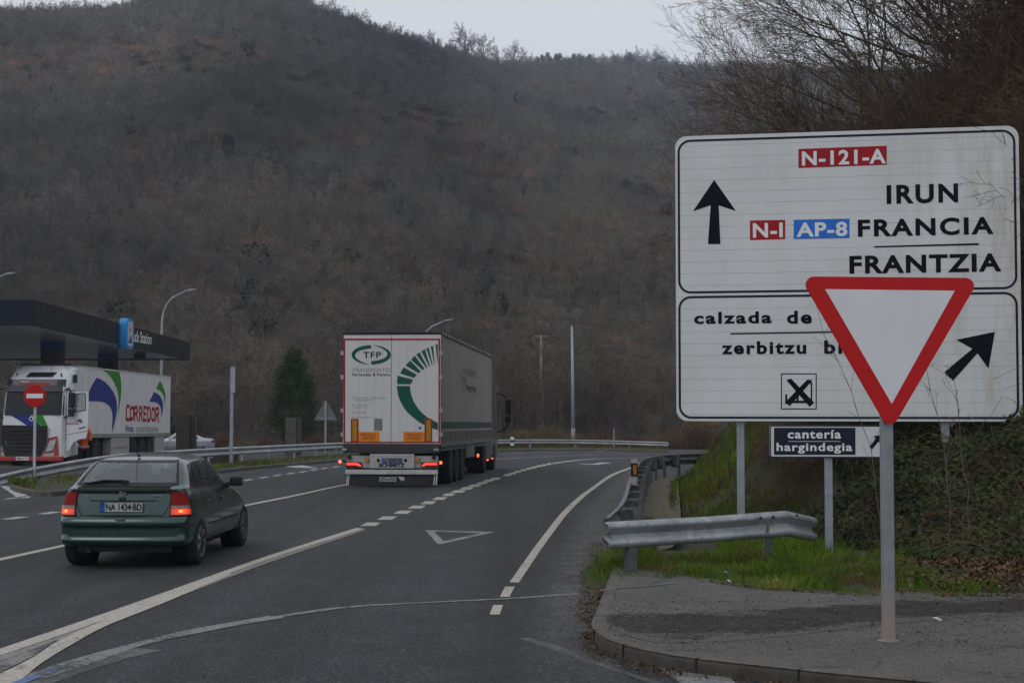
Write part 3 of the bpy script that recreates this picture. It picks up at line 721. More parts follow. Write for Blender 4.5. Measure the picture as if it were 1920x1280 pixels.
m_glow = glowmat(); m_glowc = glow('lit bulb', (1, .34, .08), 1.5); m_smoke = simple('smoked lens', (.17, .15, .13), .25, 0, .2, 30, coat=.7)
# --- the green hatchback
car = empty('hatchback_car', (-4.925, 18.85, 0), (0, 0, R(-1.9))); tag(car, 'dark green five door hatchback seen from behind with its tail lights on', 'car')
CM = Matrix.Translation(car.location) @ Matrix.Rotation(R(-1.9), 4, 'Z')
yr = [(.285, .10), (.30, .04), (.325, .005), (.36, -.012), (.385, -.008), (.415, .020), (.53, .022), (.545, .012), (.56, -.004), (.60, -.006), (.630, .010), (.655, .035), (.672, .062), (.70, .066), (.80, .085), (.90, .115), (.95, .13), (.98, .12), (1.005, .115), (1.02, .15), (1.035, .20), (1.06, .26), (1.15, .40), (1.25, .56), (1.32, .69), (1.355, .80), (1.385, .98), (1.41, 1.24), (1.425, 1.55), (1.43, 1.75)]
yf = [(.285, 4.03), (.30, 4.06), (.45, 4.11), (.60, 4.09), (.68, 4.02), (.76, 3.84), (.83, 3.55), (.90, 3.22), (.96, 2.98), (.985, 2.90), (1.10, 2.72), (1.25, 2.44), (1.34, 2.24), (1.385, 2.10), (1.41, 1.98), (1.425, 1.88), (1.43, 1.82)]
ww = [(.285, .80), (.30, .825), (.36, .845), (.50, .85), (.62, .853), (.66, .853), (.76, .848), (.86, .832), (.93, .805), (1.0, .768), (1.10, .725), (1.20, .68), (1.28, .632), (1.32, .600), (1.35, .555), (1.375, .49), (1.40, .39), (1.415, .30), (1.425, .22), (1.43, .12)]
cs = CarShape(yr, yf, ww, 4.11, .853, .17)
RW = [(-.675, 1.05), (.675, 1.05), (.55, 1.345), (-.55, 1.345)]
S1 = [(.92, .985), (1.68, .955), (1.58, 1.325), (1.13, 1.315)]     # rear door glass
S0 = [(.50, 1.02), (.86, .985), (1.06, 1.30), (.86, 1.29)]         # rear quarter
S2 = [(1.76, .955), (2.76, .945), (2.24, 1.30), (1.68, 1.33)]
FW = [(-.62, 1.0), (.62, 1.0), (.50, 1.33), (-.50, 1.33)]
m_green = paint('dark green paint', (.008, .040, .035), .4, .25)
def shrink(Q, d): c = sum((Vector(q) for q in Q), Vector((0, 0)))/len(Q); return [tuple(c+(Vector(q)-c)*(1-d)) for q in Q]
mb = cs.body(.285, 1.43, [('rear', shrink(RW, .06)), ('side', shrink(S1, .08)), ('side', shrink(S2, .06)), ('side', shrink(S0, .12)), ('front', shrink(FW, .05))])
body = mb.build('body', m_green, car, angle=38, recalc=True)
# wheel arches
cut = []
WY = (.735, 3.345); WR = .305
for y_ in WY:
    for sx in (-1, 1):
        cmb = MB().lathe([(-.17*sx, .345), (.2*sx, .345)], (sx*.80, y_, .305), 'X', 40); o = cmb.build('cutter', m_seam, None, recalc=True); cut.append(o)
def boolean(ob, cutters):
    for c in cutters:
        md = ob.modifiers.new('b', 'BOOLEAN'); md.operation = 'DIFFERENCE'; md.solver = 'EXACT'; md.object = c; 
    dg = bpy.context.evaluated_depsgraph_get(); me = bpy.data.meshes.new_from_object(ob.evaluated_get(dg)); old = ob.data; ob.modifiers.clear(); ob.data = me; me.name = ob.name
    for c in cutters: bpy.data.objects.remove(c)
boolean(body, cut)
for sx in (-1, 1):
    for y_ in WY:
        MB().lathe([(-.13*sx, .34), (.02*sx, .34)], (sx*.70, y_, .305), 'X', 30).build('wheel_well', m_seam, car, recalc=True)
        wheel(car, sx*.755, y_, WR, WR, .20, sx, simple('silver wheel trim', (.62, .62, .63), .4, .15, .2, 10), 7)
mb = MB(); cs.patch(mb, 'rear', shrink(RW, .0), .004, 20, 12); mb.build('rear_window', m_glass_rear, car, smooth=True)
mb = MB(); cs.ringpatch(mb, 'rear', RW, .028, .006, 20); cs.seam(mb, 'rear', [(-.60, 1.05), (.60, 1.05)], .03, .006, 16)
for Q in (S0, S1, S2):
    for sx in (1, -1): cs.ringpatch(mb, 'side', [(a*sx, z) for a, z in Q], .020, .006, 8)
cs.ringpatch(mb, 'front', FW, .03, .006)
for sx in (1, -1): cs.seam(mb, 'side', [(sx*1.63, .96), (sx*1.63, 1.33)], .10, .005, 4); cs.seam(mb, 'side', [(sx*.88, .985), (sx*1.09, 1.30)], .05, .005, 4)
mb.build('window_trim', m_seal, car)
for Q in (S0, S1, S2):
    for sx in (1, -1): mb = MB(); cs.patch(mb, 'side', [(a*sx, z) for a, z in Q], .004, 10, 8); mb.build('side_window', m_glass, car, smooth=True)
mb = MB(); cs.patch(mb, 'front', FW, .004, 16, 8); mb.build('windscreen', glassmat('windscreen glass', (.8, .84, .84), .02), car, smooth=True)
# seams: hatch outline, bumper, doors
mb = MB()
for sx in (1, -1):
    cs.seam(mb, 'rear', [(sx*.62, .985), (sx*.60, .80), (sx*.53, .675)], .009, .003); cs.seam(mb, 'rear', [(sx*.63, 1.04), (sx*.545, 1.33), (sx*.50, 1.355)], .008, .003)
    cs.seam(mb, 'side', [(sx*.16, .665), (sx*.42, .665)], .007, .003); cs.seam(mb, 'side', [(sx*1.09, 1.31), (sx*.90, .98), (sx*.96, .62), (sx*1.12, .30)], .008, .003); cs.seam(mb, 'side', [(sx*1.70, 1.32), (sx*1.72, .95), (sx*1.76, .28)], .008, .003); cs.seam(mb, 'side', [(sx*2.74, .95), (sx*2.80, .65), (sx*2.82, .28)], .008, .003)
cs.seam(mb, 'rear', [(-.53, .675), (.53, .675)], .012, .003, 20)
build_each(mb, 'panel_gaps', m_seam, car)
mb = MB(); cs.seam(mb, 'rear', [(-.80, .545), (.80, .545)], .010, .004, 30); cs.seam(mb, 'side', [(.25, .545), (.40, .545)], .010, .004)
for sx in (1, -1): cs.seam(mb, 'side', [(sx*1.16, .50), (sx*2.95, .50)], .022, .004, 30)
build_each(mb, 'rubbing_strip', simple('trim green', (.012, .03, .024), .5), car)
mb = MB(); cs.patch(mb, 'rear', [(-.60, .985), (.60, .985), (.60, 1.012), (-.60, 1.012)], .028, 24, 2)
b0 = [cs.P('rear', a/12*.60, 1.014, .0) for a in range(-12, 13)]; b1 = [cs.P('rear', a/12*.60, 1.012, .028) for a in range(-12, 13)]; k = len(mb.v); mb.v += [tuple(p) for p in b0]+[tuple(p) for p in b1]; mb.f += [(k+i, k+i+1, k+i+26, k+i+25) for i in range(24)]
b0 = [cs.P('rear', a/12*.60, .983, .0) for a in range(-12, 13)]; b1 = [cs.P('rear', a/12*.60, .985, .028) for a in range(-12, 13)]; k = len(mb.v); mb.v += [tuple(p) for p in b0]+[tuple(p) for p in b1]; mb.f += [(k+i, k+i+1, k+i+26, k+i+25) for i in range(24)]
mb.build('spoiler_lip', simple('dark green edge', (.006, .014, .012), .4, 0, .1, 4), car, smooth=True)
for sx in (1, -1):
    t = empty_child('tail_light', car); z_ = cs
    def lens(name, quad, m, off):
        mb = MB(); cs.patch(mb, 'q', [(a*sx, z) for a, z in quad], off, 14, 6); mb.build(name, m, t, smooth=True)
    lens('housing', [(.625, .665), (.955, .665), (.88, .955), (.665, .992)], m_taild, .010)
    lens('upper_lens', [(.650, .80), (.925, .80), (.870, .945), (.680, .975)], m_tail, .015)
    lens('reverse_lens', [(.650, .765), (.91, .765), (.905, .798), (.655, .798)], m_smoke, .015)
    lens('lit_lens', [(.645, .685), (.930, .685), (.915, .762), (.650, .762)], m_glow, .015)
    lens('bulb', [(.745, .715), (.79, .715), (.79, .742), (.745, .742)], m_glowc, .018)
# plate recess, plate
F = Face(CM, (0, -.01, 0), (1, 0, 0), (0, 0, 1)); F.O = Vector((0, .06, 0))
mb = MB(); cs.patch(mb, 'rear', [(-.44, .865), (.42, .865), (.40, .935), (-.42, .935)], .012, 16, 4); mb.build('handle_strip', m_green, car, smooth=True)
mb = MB(); cs.seam(mb, 'rear', [(-.43, .862), (.42, .862)], .012, .010, 16); mb.build('handle_shadow', m_seam, car)
MB().box((0, .095, .885), (.09, .03, .045)).build('hatch_latch', m_black, car, bevel=.01)
pl = MB().box((.0, .066, .785), (.54, .016, .125), Matrix.Rotation(R(-3), 3, 'X')).build('number_plate', simple('plate white', (.40, .41, .42), .5, 0, .15, 6), car, bevel=.004)
F.O = Vector((0, .052, 0)); mb = MB(); mb.add([F.pt(a, b, 0) for a, b in [(-.266, .727), (-.215, .727), (-.215, .843), (-.266, .843)]], [(0, 1, 2, 3)]); mb.build('plate_band', simple('plate blue', (.01, .09, .36), .5), car)
mb = MB(); F.text_ab(mb, 'NA 1434·BD', -.20, .742, .255, .828, .001, .02); 
mb.build('plate_lettering', m_ink, car)
mb = MB()
for a, b_ in (((-.272, .721), (.272, .727)), ((-.272, .843), (.272, .849)), ((-.272, .721), (-.266, .849)), ((.266, .721), (.272, .849))): mb.add([F.pt(x, y, .0015) for x, y in ((a[0], a[1]), (b_[0], a[1]), (b_[0], b_[1]), (a[0], b_[1]))], [(0, 1, 2, 3)])
mb.build('plate_frame', m_ink, car)
mb = MB(); cs.patch(mb, 'rear', [(-.42, .69), (.40, .69), (.42, .71), (-.44, .71)], .014, 12, 2); mb.build('plate_ledge', m_green, car, smooth=True)
em = MB(); em.lathe([(-.006, .040), (.0, .042), (.004, .040)], (0, .105, .962), 'Y', 26); em.build('badge_disc', m_green, car)
mb = MB()
for k in range(24):
    a, b_ = 2*math.pi*k/24, 2*math.pi*(k+1)/24; mb.add([(math.cos(t)*r,   .096, .962+math.sin(t)*r) for t, r in ((a, .040), (b_, .040), (b_, .031), (a, .031))], [(0, 1, 2, 3)])
mb.add([(x, .095, .962+z) for x, z in ((-.055, .004), (.006, .012), (-.004, -.002), (.055, -.006), (-.008, -.012), (.002, .0))], [(0, 1, 2, 5), (5, 2, 3, 4)]); mb.build('badge', m_chrome, car)
mb = MB(); F.O = Vector((0, .085, 0)); F.text_ab(mb, 'ASTRA', .36, .925, .50, .942, 0, .03); mb.build('chrome_lettering', m_chrome, car)
for q_ in (('1.6i', .41, .885, .49, .900), ('OPEL', -.50, .925, -.41, .940)): mb = MB(); F.text_ab(mb, *q_, 0, .03); mb.build('chrome_lettering', m_chrome, car)
MB().box((.0, .03, .628), (.13, .07, .035)).build('bumper_latch', simple('latch', (.09, .085, .07), .6), car, bevel=.01)
mb = MB(); cs.patch(mb, 'rear', [(-.74, .575), (.74, .575), (.74, .61), (-.74, .61)], .004, 24, 3); mb.build('bumper_ledge', m_green, car, smooth=True)
mb = MB(); mb.box((0, .45, .26), (1.20, .5, .10)); mb.tube([(-.42, .55, .24), (-.42, .06, .23)], .03, 8); mb.box((0, 2.0, .25), (1.3, 3.0, .14)); mb.build('underbody', m_black, car)
mb = MB(); mb.tube([cs.P('rear', -.52, 1.055, .02), cs.P('rear', -.30, 1.085, .03), cs.P('rear', -.02, 1.09, .02)], .012, 6); mb.box(cs.P('rear', -.02, 1.075, .02), (.09, .03, .04)); mb.tube([cs.P('rear', -.56, 1.06, .015), cs.P('rear', -.06, 1.10, .015)], .008, 5); mb.build('rear_wiper', m_black, car)
mb = MB(); p = Vector((-.03, .92, 1.40)); mb.lathe([(0, .022), (.03, .018), (.04, .01)], p-Vector((0, 0, .015)), 'Z', 10); mb.tube([p, p+Vector((-.005, -.24, .10)), p+Vector((-.01, -.42, .28))], [.005, .004, .003], 6); mb.build('aerial', m_black, car)
for sx in (1, -1):
    MB().box((sx*.91, 2.52, .995), (.20, .10, .135), Matrix.Rotation(R(8*sx), 3, 'Z'), .85).build('wing_mirror', simple('mirror housing', (.010, .014, .013), .4), car, bevel=.03); MB().box((sx*.79, 2.56, .955), (.10, .07, .05)).build('mirror_foot', m_black, car)
    mb = MB(); 
    for y_ in (1.12, 1.95): mb.box(cs.P('side', sx*y_, .80, .012), (.025, .16, .03))
    build_each(mb, 'door_handle', m_green, car, bevel=.006)
# interior
mb = MB(); mb.box((0, 1.9, .72), (1.42, 2.3, .3)); mb.box((0, .62, .93), (1.15, .55, .05)); mb.box((0, 2.72, .93), (1.3, .3, .14)); mb.build('cabin_floor', m_int, car)
for sx in (-.34, .34):
    s_ = empty_child('front_seat', car); MB().box((sx, 1.95, .95), (.46, .14, .62), Matrix.Rotation(R(10), 3, 'X'), .85).build('backrest', m_intl, s_, bevel=.04); MB().box((sx, 1.92, 1.30), (.24, .09, .14)).build('headrest', m_intl, s_, bevel=.03)
MB().box((0, 1.02, .93), (1.24, .14, .46), Matrix.Rotation(R(14), 3, 'X')).build('rear_seat', m_intl, car, bevel=.04)
for sx in (-.34, .34): MB().box((sx, .98, 1.19), (.22, .08, .09)).build('rear_headrest', m_intl, car, bevel=.03)
# --- the silver saloon, far away
sv = empty('saloon_car', ((404-960)/2800*97, 97, gz(97)-.10), (0, 0, R(105))); tag(sv, 'silver four door saloon parked behind the wide taupe totem', 'car')
yr2 = [(.18, .12), (.30, .02), (.5, 0), (.7, .0), (.85, .04), (.93, .10), (.96, .35), (.985, .62), (1.02, .78), (1.2, 1.15), (1.33, 1.45), (1.39, 1.75), (1.42, 2.1), (1.43, 2.3)]
yf2 = [(.18, 4.3), (.30, 4.45), (.5, 4.5), (.65, 4.42), (.75, 4.2), (.85, 3.7), (.93, 3.25), (.98, 3.1), (1.2, 2.7), (1.33, 2.5), (1.39, 2.42), (1.42, 2.38), (1.43, 2.36)]
ww2 = [(.18, .78), (.3, .84), (.5, .865), (.8, .86), (.93, .82), (1.1, .73), (1.3, .62), (1.38, .54), (1.42, .35), (1.43, .2)]
c2 = CarShape(yr2, yf2, ww2, 4.5, .865, .18); m_silver = paint('silver paint', (.42, .44, .48), .6, .35, .05)
A1 = [(1.05, .97), (1.95, .95), (1.90, 1.32), (1.42, 1.31)]; A2 = [(2.02, .95), (3.02, .95), (2.52, 1.30), (1.98, 1.33)]
bd = c2.body(.18, 1.43, [], .03, 200).build('body', m_silver, sv, angle=38, recalc=True); cut = []
for y_ in (.98, 3.66):
    for sx in (-1, 1): cut.append(MB().lathe([(-.17*sx, .36), (.2*sx, .36)], (sx*.80, y_, .32), 'X', 32).build('cutter', m_seam, None, recalc=True)); wheel(sv, sx*.76, y_, .32, .32, .2, sx, m_rim, 8)
boolean(bd, cut); m_dglass = simple('far car glass', (.03, .035, .038), .08, 0, .1, 3, coat=1)
for sx in (1, -1):
    for Q in (A1, A2): mb = MB(); c2.patch(mb, 'side', [(a*sx, z) for a, z in Q], .006, 8, 6); mb.build('side_window', m_dglass, sv, smooth=True)
    mb = MB(); c2.patch(mb, 'q', [(.60*sx, .70), (1.0*sx, .70), (1.0*sx, .86), (.66*sx, .86)], .012, 8, 4); mb.build('tail_light', m_tail, sv)
    MB().box((sx*.93, 2.9, 1.0), (.18, .1, .12)).build('wing_mirror', m_silver, sv, bevel=.02)
    mb = MB(); c2.seam(mb, 'side', [(sx*1.98, 1.32), (sx*2.0, .3)], .012, .004); c2.seam(mb, 'side', [(sx*1.1, .96), (sx*1.25, .35)], .012, .004); c2.seam(mb, 'side', [(sx*3.0, .96), (sx*3.1, .3)], .012, .004); build_each(mb, 'panel_gaps', m_seam, sv)
mb = MB(); c2.patch(mb, 'front', [(-.62, 1.0), (.62, 1.0), (.52, 1.33), (-.52, 1.33)], .006); mb.build('windscreen', m_dglass, sv, smooth=True)
mb = MB(); c2.patch(mb, 'rear', [(-.60, 1.05), (.60, 1.05), (.50, 1.33), (-.50, 1.33)], .006); mb.build('rear_window', m_dglass, sv, smooth=True)
# ------------------------------------------------------------------ big curtain sided lorry seen from behind
LX, LY, LH = -3.155, 39.0, R(-4.9)
lo = empty('articulated_lorry', (LX, LY, gz(LY)), (math.atan(-.012), 0, LH)); tag(lo, 'white and beige curtain sided articulated lorry driving away with a green curved emblem', 'lorry')
LM = Matrix.Translation(lo.location) @ Matrix.Rotation(LH, 4, 'Z') @ Matrix.Rotation(math.atan(-.012), 4, 'X')
z3 = zoom(620, 600, .25777); zl = zoom(630, 840, 1/5.818); zs_ = zoom(830, 700, .18)
Fr = Face(LM, (0, 0, 0), (1, 0, 0), (0, 0, 1)); Fs = Face(LM, (1.275, 0, 0), (0, 1, 0), (0, 0, 1))
m_door = simple('lorry door white', (.58, .58, .575), .45, 0, .07, 1.2)
def curtain_mat():
    m, nt, b = newmat('lorry curtain'); co = coords(nt); wv = N(nt, 'ShaderNodeTexWave'); wv.bands_direction = 'Y'; wv.inputs['Scale'].default_value = 1.1; wv.inputs['Distortion'].default_value = .6; wv.inputs['Detail'].default_value = 2; nt.links.new(co, wv.inputs[0])
    mp = N(nt, 'ShaderNodeMapping'); mp.inputs['Scale'].default_value = (1, 2.5, .35); nt.links.new(co, mp.inputs[0]); f = nz(nt, 1.2, 6, .7, mp.outputs[0])
    nt.links.new(ramp(nt, f, [(.3, (.26, .235, .205)), (.7, (.34, .31, .275))]), b.inputs['Base Color']); b.inputs['Roughness'].default_value = .6; bump(nt, b, wv.outputs['Fac'], .35, .02); return m
zt0 = Fr.ab(*z3(450, 108))[1]; zb0 = Fr.ab(*z3(450, 905))[1]; ZT = Fr.ab(*z3(450, 88))[1]
MB().box2((-1.255, .06, zb0-.05), (1.255, 13.6, zt0+.08)).build('cargo_box', simple('box frame', (.10, .10, .105), .6, 0, .2, 2), lo)
MB().box2((1.256, .12, zb0-.0), (1.275, 13.55, zt0+.02)).build('curtain', curtain_mat(), lo); MB().box2((-1.275, .12, zb0), (-1.256, 13.55, zt0+.02)).build('curtain', curtain_mat(), lo)
MB().prism([(x, .0, z) for x, z in [(-1.31, zt0+.02), (1.31, zt0+.02), (1.31, ZT-.03), (1.22, ZT), (-1.22, ZT), (-1.31, ZT-.03)]], (0, 13.66, 0)).build('roof', simple('roof tarpaulin dark', (.022, .024, .028), .5, 0, .3, 3), lo, recalc=True)
mb = MB()
for i in range(22): mb.box((1.315, .3+i*.62, zt0+.045), (.02, .05, .08))
build_each(mb, 'roof_runner', m_galv, lo)
L0 = Fr.ab(*z3(92, 500))[0]; R0 = Fr.ab(*z3(802, 500))[0]; mid = Fr.ab(*z3(441, 500))[0]
for a, b_ in ((L0, mid-.006), (mid+.006, R0)):
    d_ = MB().box2((a, .0, zb0+.02), (b_, .058, zt0)).build('rear_door', m_door, lo, bevel=.006)
mb = MB()
for x in (205, 258, 318, 375, 500, 560, 620, 690): mb.box((Fr.ab(*z3(x, 500))[0], -.001, (zb0+zt0)/2), (.006, .003, zt0-zb0-.15))
build_each(mb, 'door_joint', simple('door joint', (.42, .43, .45), .5), lo)
mb = MB()
for y in (240, 415, 655, 830):
    for x in (84, 803): mb.box((Fr.ab(*z3(x, y))[0], .0, Fr.ab(*z3(x, y))[1]), (.075, .05, .11))
build_each(mb, 'door_hinge', simple('hinge grey', (.36, .36, .36), .5, .3), lo)
MB().box2((-1.275, .02, zb0-.05), (L0-.004, .1, zt0+.02)).build('door_frame', m_chassis, lo); MB().box2((R0+.004, .02, zb0-.05), (1.275, .1, zt0+.02)).build('door_frame', m_chassis, lo)
m_red = simple('red reflective tape', (.36, .012, .018), .45, 0, .15, 6); m_tgreen = simple('emblem green', (.004, .085, .060), .5, 0, .12, 3); m_orange = simple('orange plate', (.78, .22, .012), .5, 0, .15, 5); m_olive = simple('yellow reflector', (.40, .23, .01), .5, 0, .25, 8)
mb = MB(); Fr.ring(mb, [(93, 134), (798, 134), (798, 894), (93, 894)], [(106, 147), (784, 147), (784, 883), (106, 883)], .0035, z3); build_each(mb, 'tape', m_red, lo)
mb = MB()
def crescent(cx, cy, rx, ry, a0, a1, th0, thm, th1, n=26):
    O_, I_ = [], []
    for k in range(n+1):
        t = k/n; a = R(a0+(a1-a0)*t); th = (th0*(1-t)**2+2*t*(1-t)*thm*1.15+th1*t*t)
        O_.append((cx+rx*math.cos(a), cy-ry*math.sin(a))); I_.append((cx+(rx-th)*math.cos(a), cy-(ry-th*.9)*math.sin(a)))
    return O_, I_
O_, I_ = crescent(295, 252, 143, 71, 90, 262, 28, 34, 3); Fr.ring(mb, O_, I_, .0035, z3, closed=False)
O_, I_ = crescent(295, 252, 143, 71, -90, 82, 28, 34, 3); Fr.ring(mb, O_, I_, .0035, z3, closed=False)
for Q in ([(486, 403), (600, 432), (583, 466), (484, 466), (483, 440)], [(530, 342), (627, 397), (606, 420), (505, 388)], [(578, 293), (655, 372), (641, 386), (545, 330)], [(612, 258), (683, 352), (669, 363), (584, 288)], [(648, 233), (703, 343), (696, 349), (622, 250)], [(686, 212), (722, 333), (717, 338), (660, 226)], [(713, 198), (742, 324), (737, 328), (696, 208)], [(745, 186), (757, 318), (754, 324), (728, 192)], [(779, 174), (779, 316), (776, 314), (763, 178)]): Fr.poly(mb, Q, .003, z3)
Fr.ring(mb, [(482, 478), (484, 510), (492, 550), (508, 592), (532, 636), (562, 674), (600, 708), (645, 742), (700, 772), (745, 788), (780, 798)], [(578, 478), (580, 510), (588, 548), (602, 586), (622, 622), (646, 654), (672, 680), (700, 703), (730, 722), (755, 734), (780, 745)], .003, z3, closed=False)
Fr.text(mb, 'Fernandes & Pereira', (157, 407), (435, 384), .003, z3, .02); mb.build('emblem', m_tgreen, lo)
mb = MB(); Fr.text(mb, 'TFP', (236, 276), (367, 230), .003, z3, .022, sp=1.15); mb.build('lettering', m_navy, lo); mb = MB(); Fr.text(mb, 'SCHMITZ', (352, 1068), (543, 1040), .052, z3, .055); mb.build('lettering', m_navy, lo)
m_tgrey = simple('thin grey lettering', (.20, .22, .22), .5)
mb = MB(); Fr.text(mb, 'TRANSPORTES', (155, 377), (437, 349), .003, z3, -.003)
for t_, y0, y1, x1 in (('Rua de S. Pedro nº208, Seixezelo', 572, 558, 400), ('4755-209 BARCELOS', 587, 576, 318), ('41°28\'56.6"N', 623, 612, 266), ('8°32\'21.3"W', 641, 630, 262), ('253 961 860', 676, 664, 257), ('geral.tfp@gmail.com', 713, 701, 345)): Fr.text(mb, t_, (178, y0), (x1, y1), .003, z3)
for y in (565, 617, 670, 706):
    O_ = [(162+7*math.cos(R(a)), y+7*math.sin(R(a))) for a in range(0, 360, 45)]; I_ = [(162+4*math.cos(R(a)), y+4*math.sin(R(a))) for a in range(0, 360, 45)]; Fr.ring(mb, O_, I_, .003, z3)
mb.build('small_lettering', m_tgrey, lo)
mb = MB(); Fr.rect(mb, 147, 717, 203, 885, .006, z3); Fr.rect(mb, 683, 717, 738, 885, .006, z3); build_each(mb, 'marker_border', m_red, lo)
mb = MB(); Fr.rect(mb, 160, 727, 191, 877, .008, z3); Fr.rect(mb, 696, 727, 727, 877, .008, z3); build_each(mb, 'marker', m_olive, lo)
mb = MB(); Fr.rect(mb, 204, 811, 355, 883, .006, z3); Fr.rect(mb, 529, 811, 682, 883, .006, z3); build_each(mb, 'warning_plate', m_orange, lo)
mb = MB()
for x in (0, 326): Fr.text(mb, 'VEICULO', (216+x, 843), (330+x, 822), .008, z3, .02); Fr.text(mb, 'LONGO', (228+x, 869), (322+x, 848), .008, z3, .02)
mb.build('warning_lettering', simple('brown ink', (.13, .06, .01), .5), lo)
mb = MB(); Fr.rect(mb, 316, 715, 376, 803, .0035, z3); mb.build('grey_patch', simple('grey sticker', (.20, .195, .185), .6, 0, .2, 10), lo)
mb = MB(); Fr.rect(mb, 640, 775, 660, 793, .0035, z3); mb.build('blue_sticker', simple('sticker blue', (.02, .12, .40), .5), lo)
# rear bumper structures
za = Fr.ab(*z3(450, 905))[1]; zb_ = Fr.ab(*z3(450, 966))[1]
MB().box2((-1.26, -.02, zb_), (1.26, .25, za-.03)).build('rear_beam', simple('rear beam dark', (.035, .035, .037), .6, .2, .4, 6), lo, bevel=.01)
for x in (104, 770): a, b_ = Fr.ab(*z3(x, 942)); MB().box((a, -.06, b_), (.14, .09, .07)).build('buffer', simple('buffer beige', (.36, .34, .30), .7, 0, .3, 6), lo, bevel=.02)
p0, p1 = Fr.ab(*zl(116, 210)), Fr.ab(*zl(1112, 85)); c0, c1 = Fr.ab(*zl(372, 216)), Fr.ab(*zl(856, 62))
MB().box2((p0[0], .0, p0[1]), (p1[0], .10, p1[1])).build('light_panel', simple('light panel', (.36, .36, .35), .6, 0, .3, 4), lo); MB().box2((c0[0], -.05, c0[1]), (c1[0], -.002, c1[1])).build('plate_panel', simple('plate panel', (.40, .40, .39), .6, 0, .2, 4), lo, bevel=.004)
d0, d1 = Fr.ab(*zl(107, 281)), Fr.ab(*zl(1112, 236)); MB().box2((d0[0], -.06, d0[1]), (d1[0], .05, d1[1])).build('bumper_bar', simple('bumper white', (.50, .50, .48), .6, 0, .25, 4), lo, bevel=.006); MB().box2((p0[0], .01, d1[1]-.02), (p1[0], .12, p0[1]+.02)).build('bumper_back', m_chassis, lo)
e0, e1 = Fr.ab(*zl(110, 405)), Fr.ab(*zl(1112, 284))
MB().box2((e0[0], -.01, e0[1]), (e1[0], .01, e1[1])).build('mud_flap', simple('mud flap', (.030, .032, .038), .7, 0, .3, 4), lo)
mb = MB()
for q in ([(110, 405), (122, 405), (136, 290), (122, 290)], [(128, 405), (138, 405), (152, 290), (142, 290)], [(1060, 400), (1072, 400), (1086, 290), (1074, 290)], [(1084, 402), (1098, 402), (1110, 290), (1096, 290)]): Fr.poly(mb, q, .014, zl)
Fr.text(mb, 'SCHMITZ', (470, 338), (668, 314), .013, zl, .03, .25); Fr.text(mb, 'CARGOBULL', (470, 362), (662, 344), .013, zl, .03, .25)
Fr.poly(mb, [(680, 312), (700, 306), (722, 314), (742, 314), (747, 332), (742, 352), (732, 360), (728, 344), (718, 340), (714, 356), (706, 356), (704, 336), (690, 330)], .013, zl)
mb.build('flap_lettering', simple('flap white', (.55, .56, .57), .6), lo)
for q in ([(112, 150), (280, 150), (288, 165), (284, 207), (112, 207)], [(936, 150), (1110, 150), (1110, 207), (930, 207), (930, 165)]):
    t = empty_child('tail_light', lo); mb = MB(); P_ = [Fr.ab(*zl(*p)) for p in q]; mb.prism([Fr.pt(a, b, .04) for a, b in P_], Fr.N*-.04); mb.build('housing', simple('lorry lamp dark', (.06, .008, .008), .3), t, recalc=True)
for k, q in enumerate(([(120, 160), (240, 160), (275, 185), (278, 195), (255, 195), (228, 182), (120, 182)], [(1104, 160), (975, 160), (940, 185), (938, 195), (960, 195), (985, 182), (1104, 182)])): mb = MB(); Fr.poly(mb, q, .043, zl); mb.build('lit_lens', glow('lorry lit red', (1, .07, .045), 1.15), lo)
for x in (340, 887):
    a, b_ = Fr.ab(*zl(x, 122)); MB().lathe([(-.03, .07), (.01, .07), (.02, .05)], (a, -.02, b_), 'Y', 20).build('amber_lamp', simple('amber lens', (.45, .20, .04), .3, 0, .5, 30, coat=.6), lo)
for x, y in ((147, 98), (1070, 98)): a, b_ = Fr.ab(*zl(x, y)); MB().lathe([(-.03, .055), (.02, .055)], (a, -.03, b_), 'Y', 18).build('rubber_buffer', m_black, lo)
a0, b0 = Fr.ab(*zl(503, 160)); a1, b1 = Fr.ab(*zl(727, 105)); Fp = Face(LM, (0, -.055, 0), (1, 0, 0), (0, 0, 1))
MB().box2((a0, -.065, b0), (a1, -.052, b1)).build('number_plate', simple('grey plate', (.16, .19, .24), .5), lo); mb = MB(); Fr.rect(mb, 503, 105, 525, 160, .068, zl); mb.build('plate_band', simple('plate band blue', (.02, .12, .45), .5), lo)
mb = MB(); Fr.text(mb, 'L 200730', (535, 156), (722, 110), .068, zl, .012); mb.build('plate_lettering', m_navy, lo)
mb = MB()
for x in (465, 762): a, b_ = Fr.ab(*zl(x, 132)); mb.lathe([(-.004, .045), (.002, .045)], (a, -.052, b_), 'Y', 16)
build_each(mb, 'lamp_hole', m_black, lo)
a, b_ = Fr.ab(*zl(45, 145)); c_, e_ = Fr.ab(*zl(108, 160)); MB().tube([(c_, .02, e_), ((a+c_)/2, .0, b_+.03), (a+.02, 0, b_)], .014, 6).build('marker_stalk', m_black, lo); MB().lathe([(-.02, .03), (.0, .045), (.03, .03)], (a, -.02, b_), 'Y', 14).build('marker_lamp', glow('marker glow', (1, .16, .09), 1.6), lo)
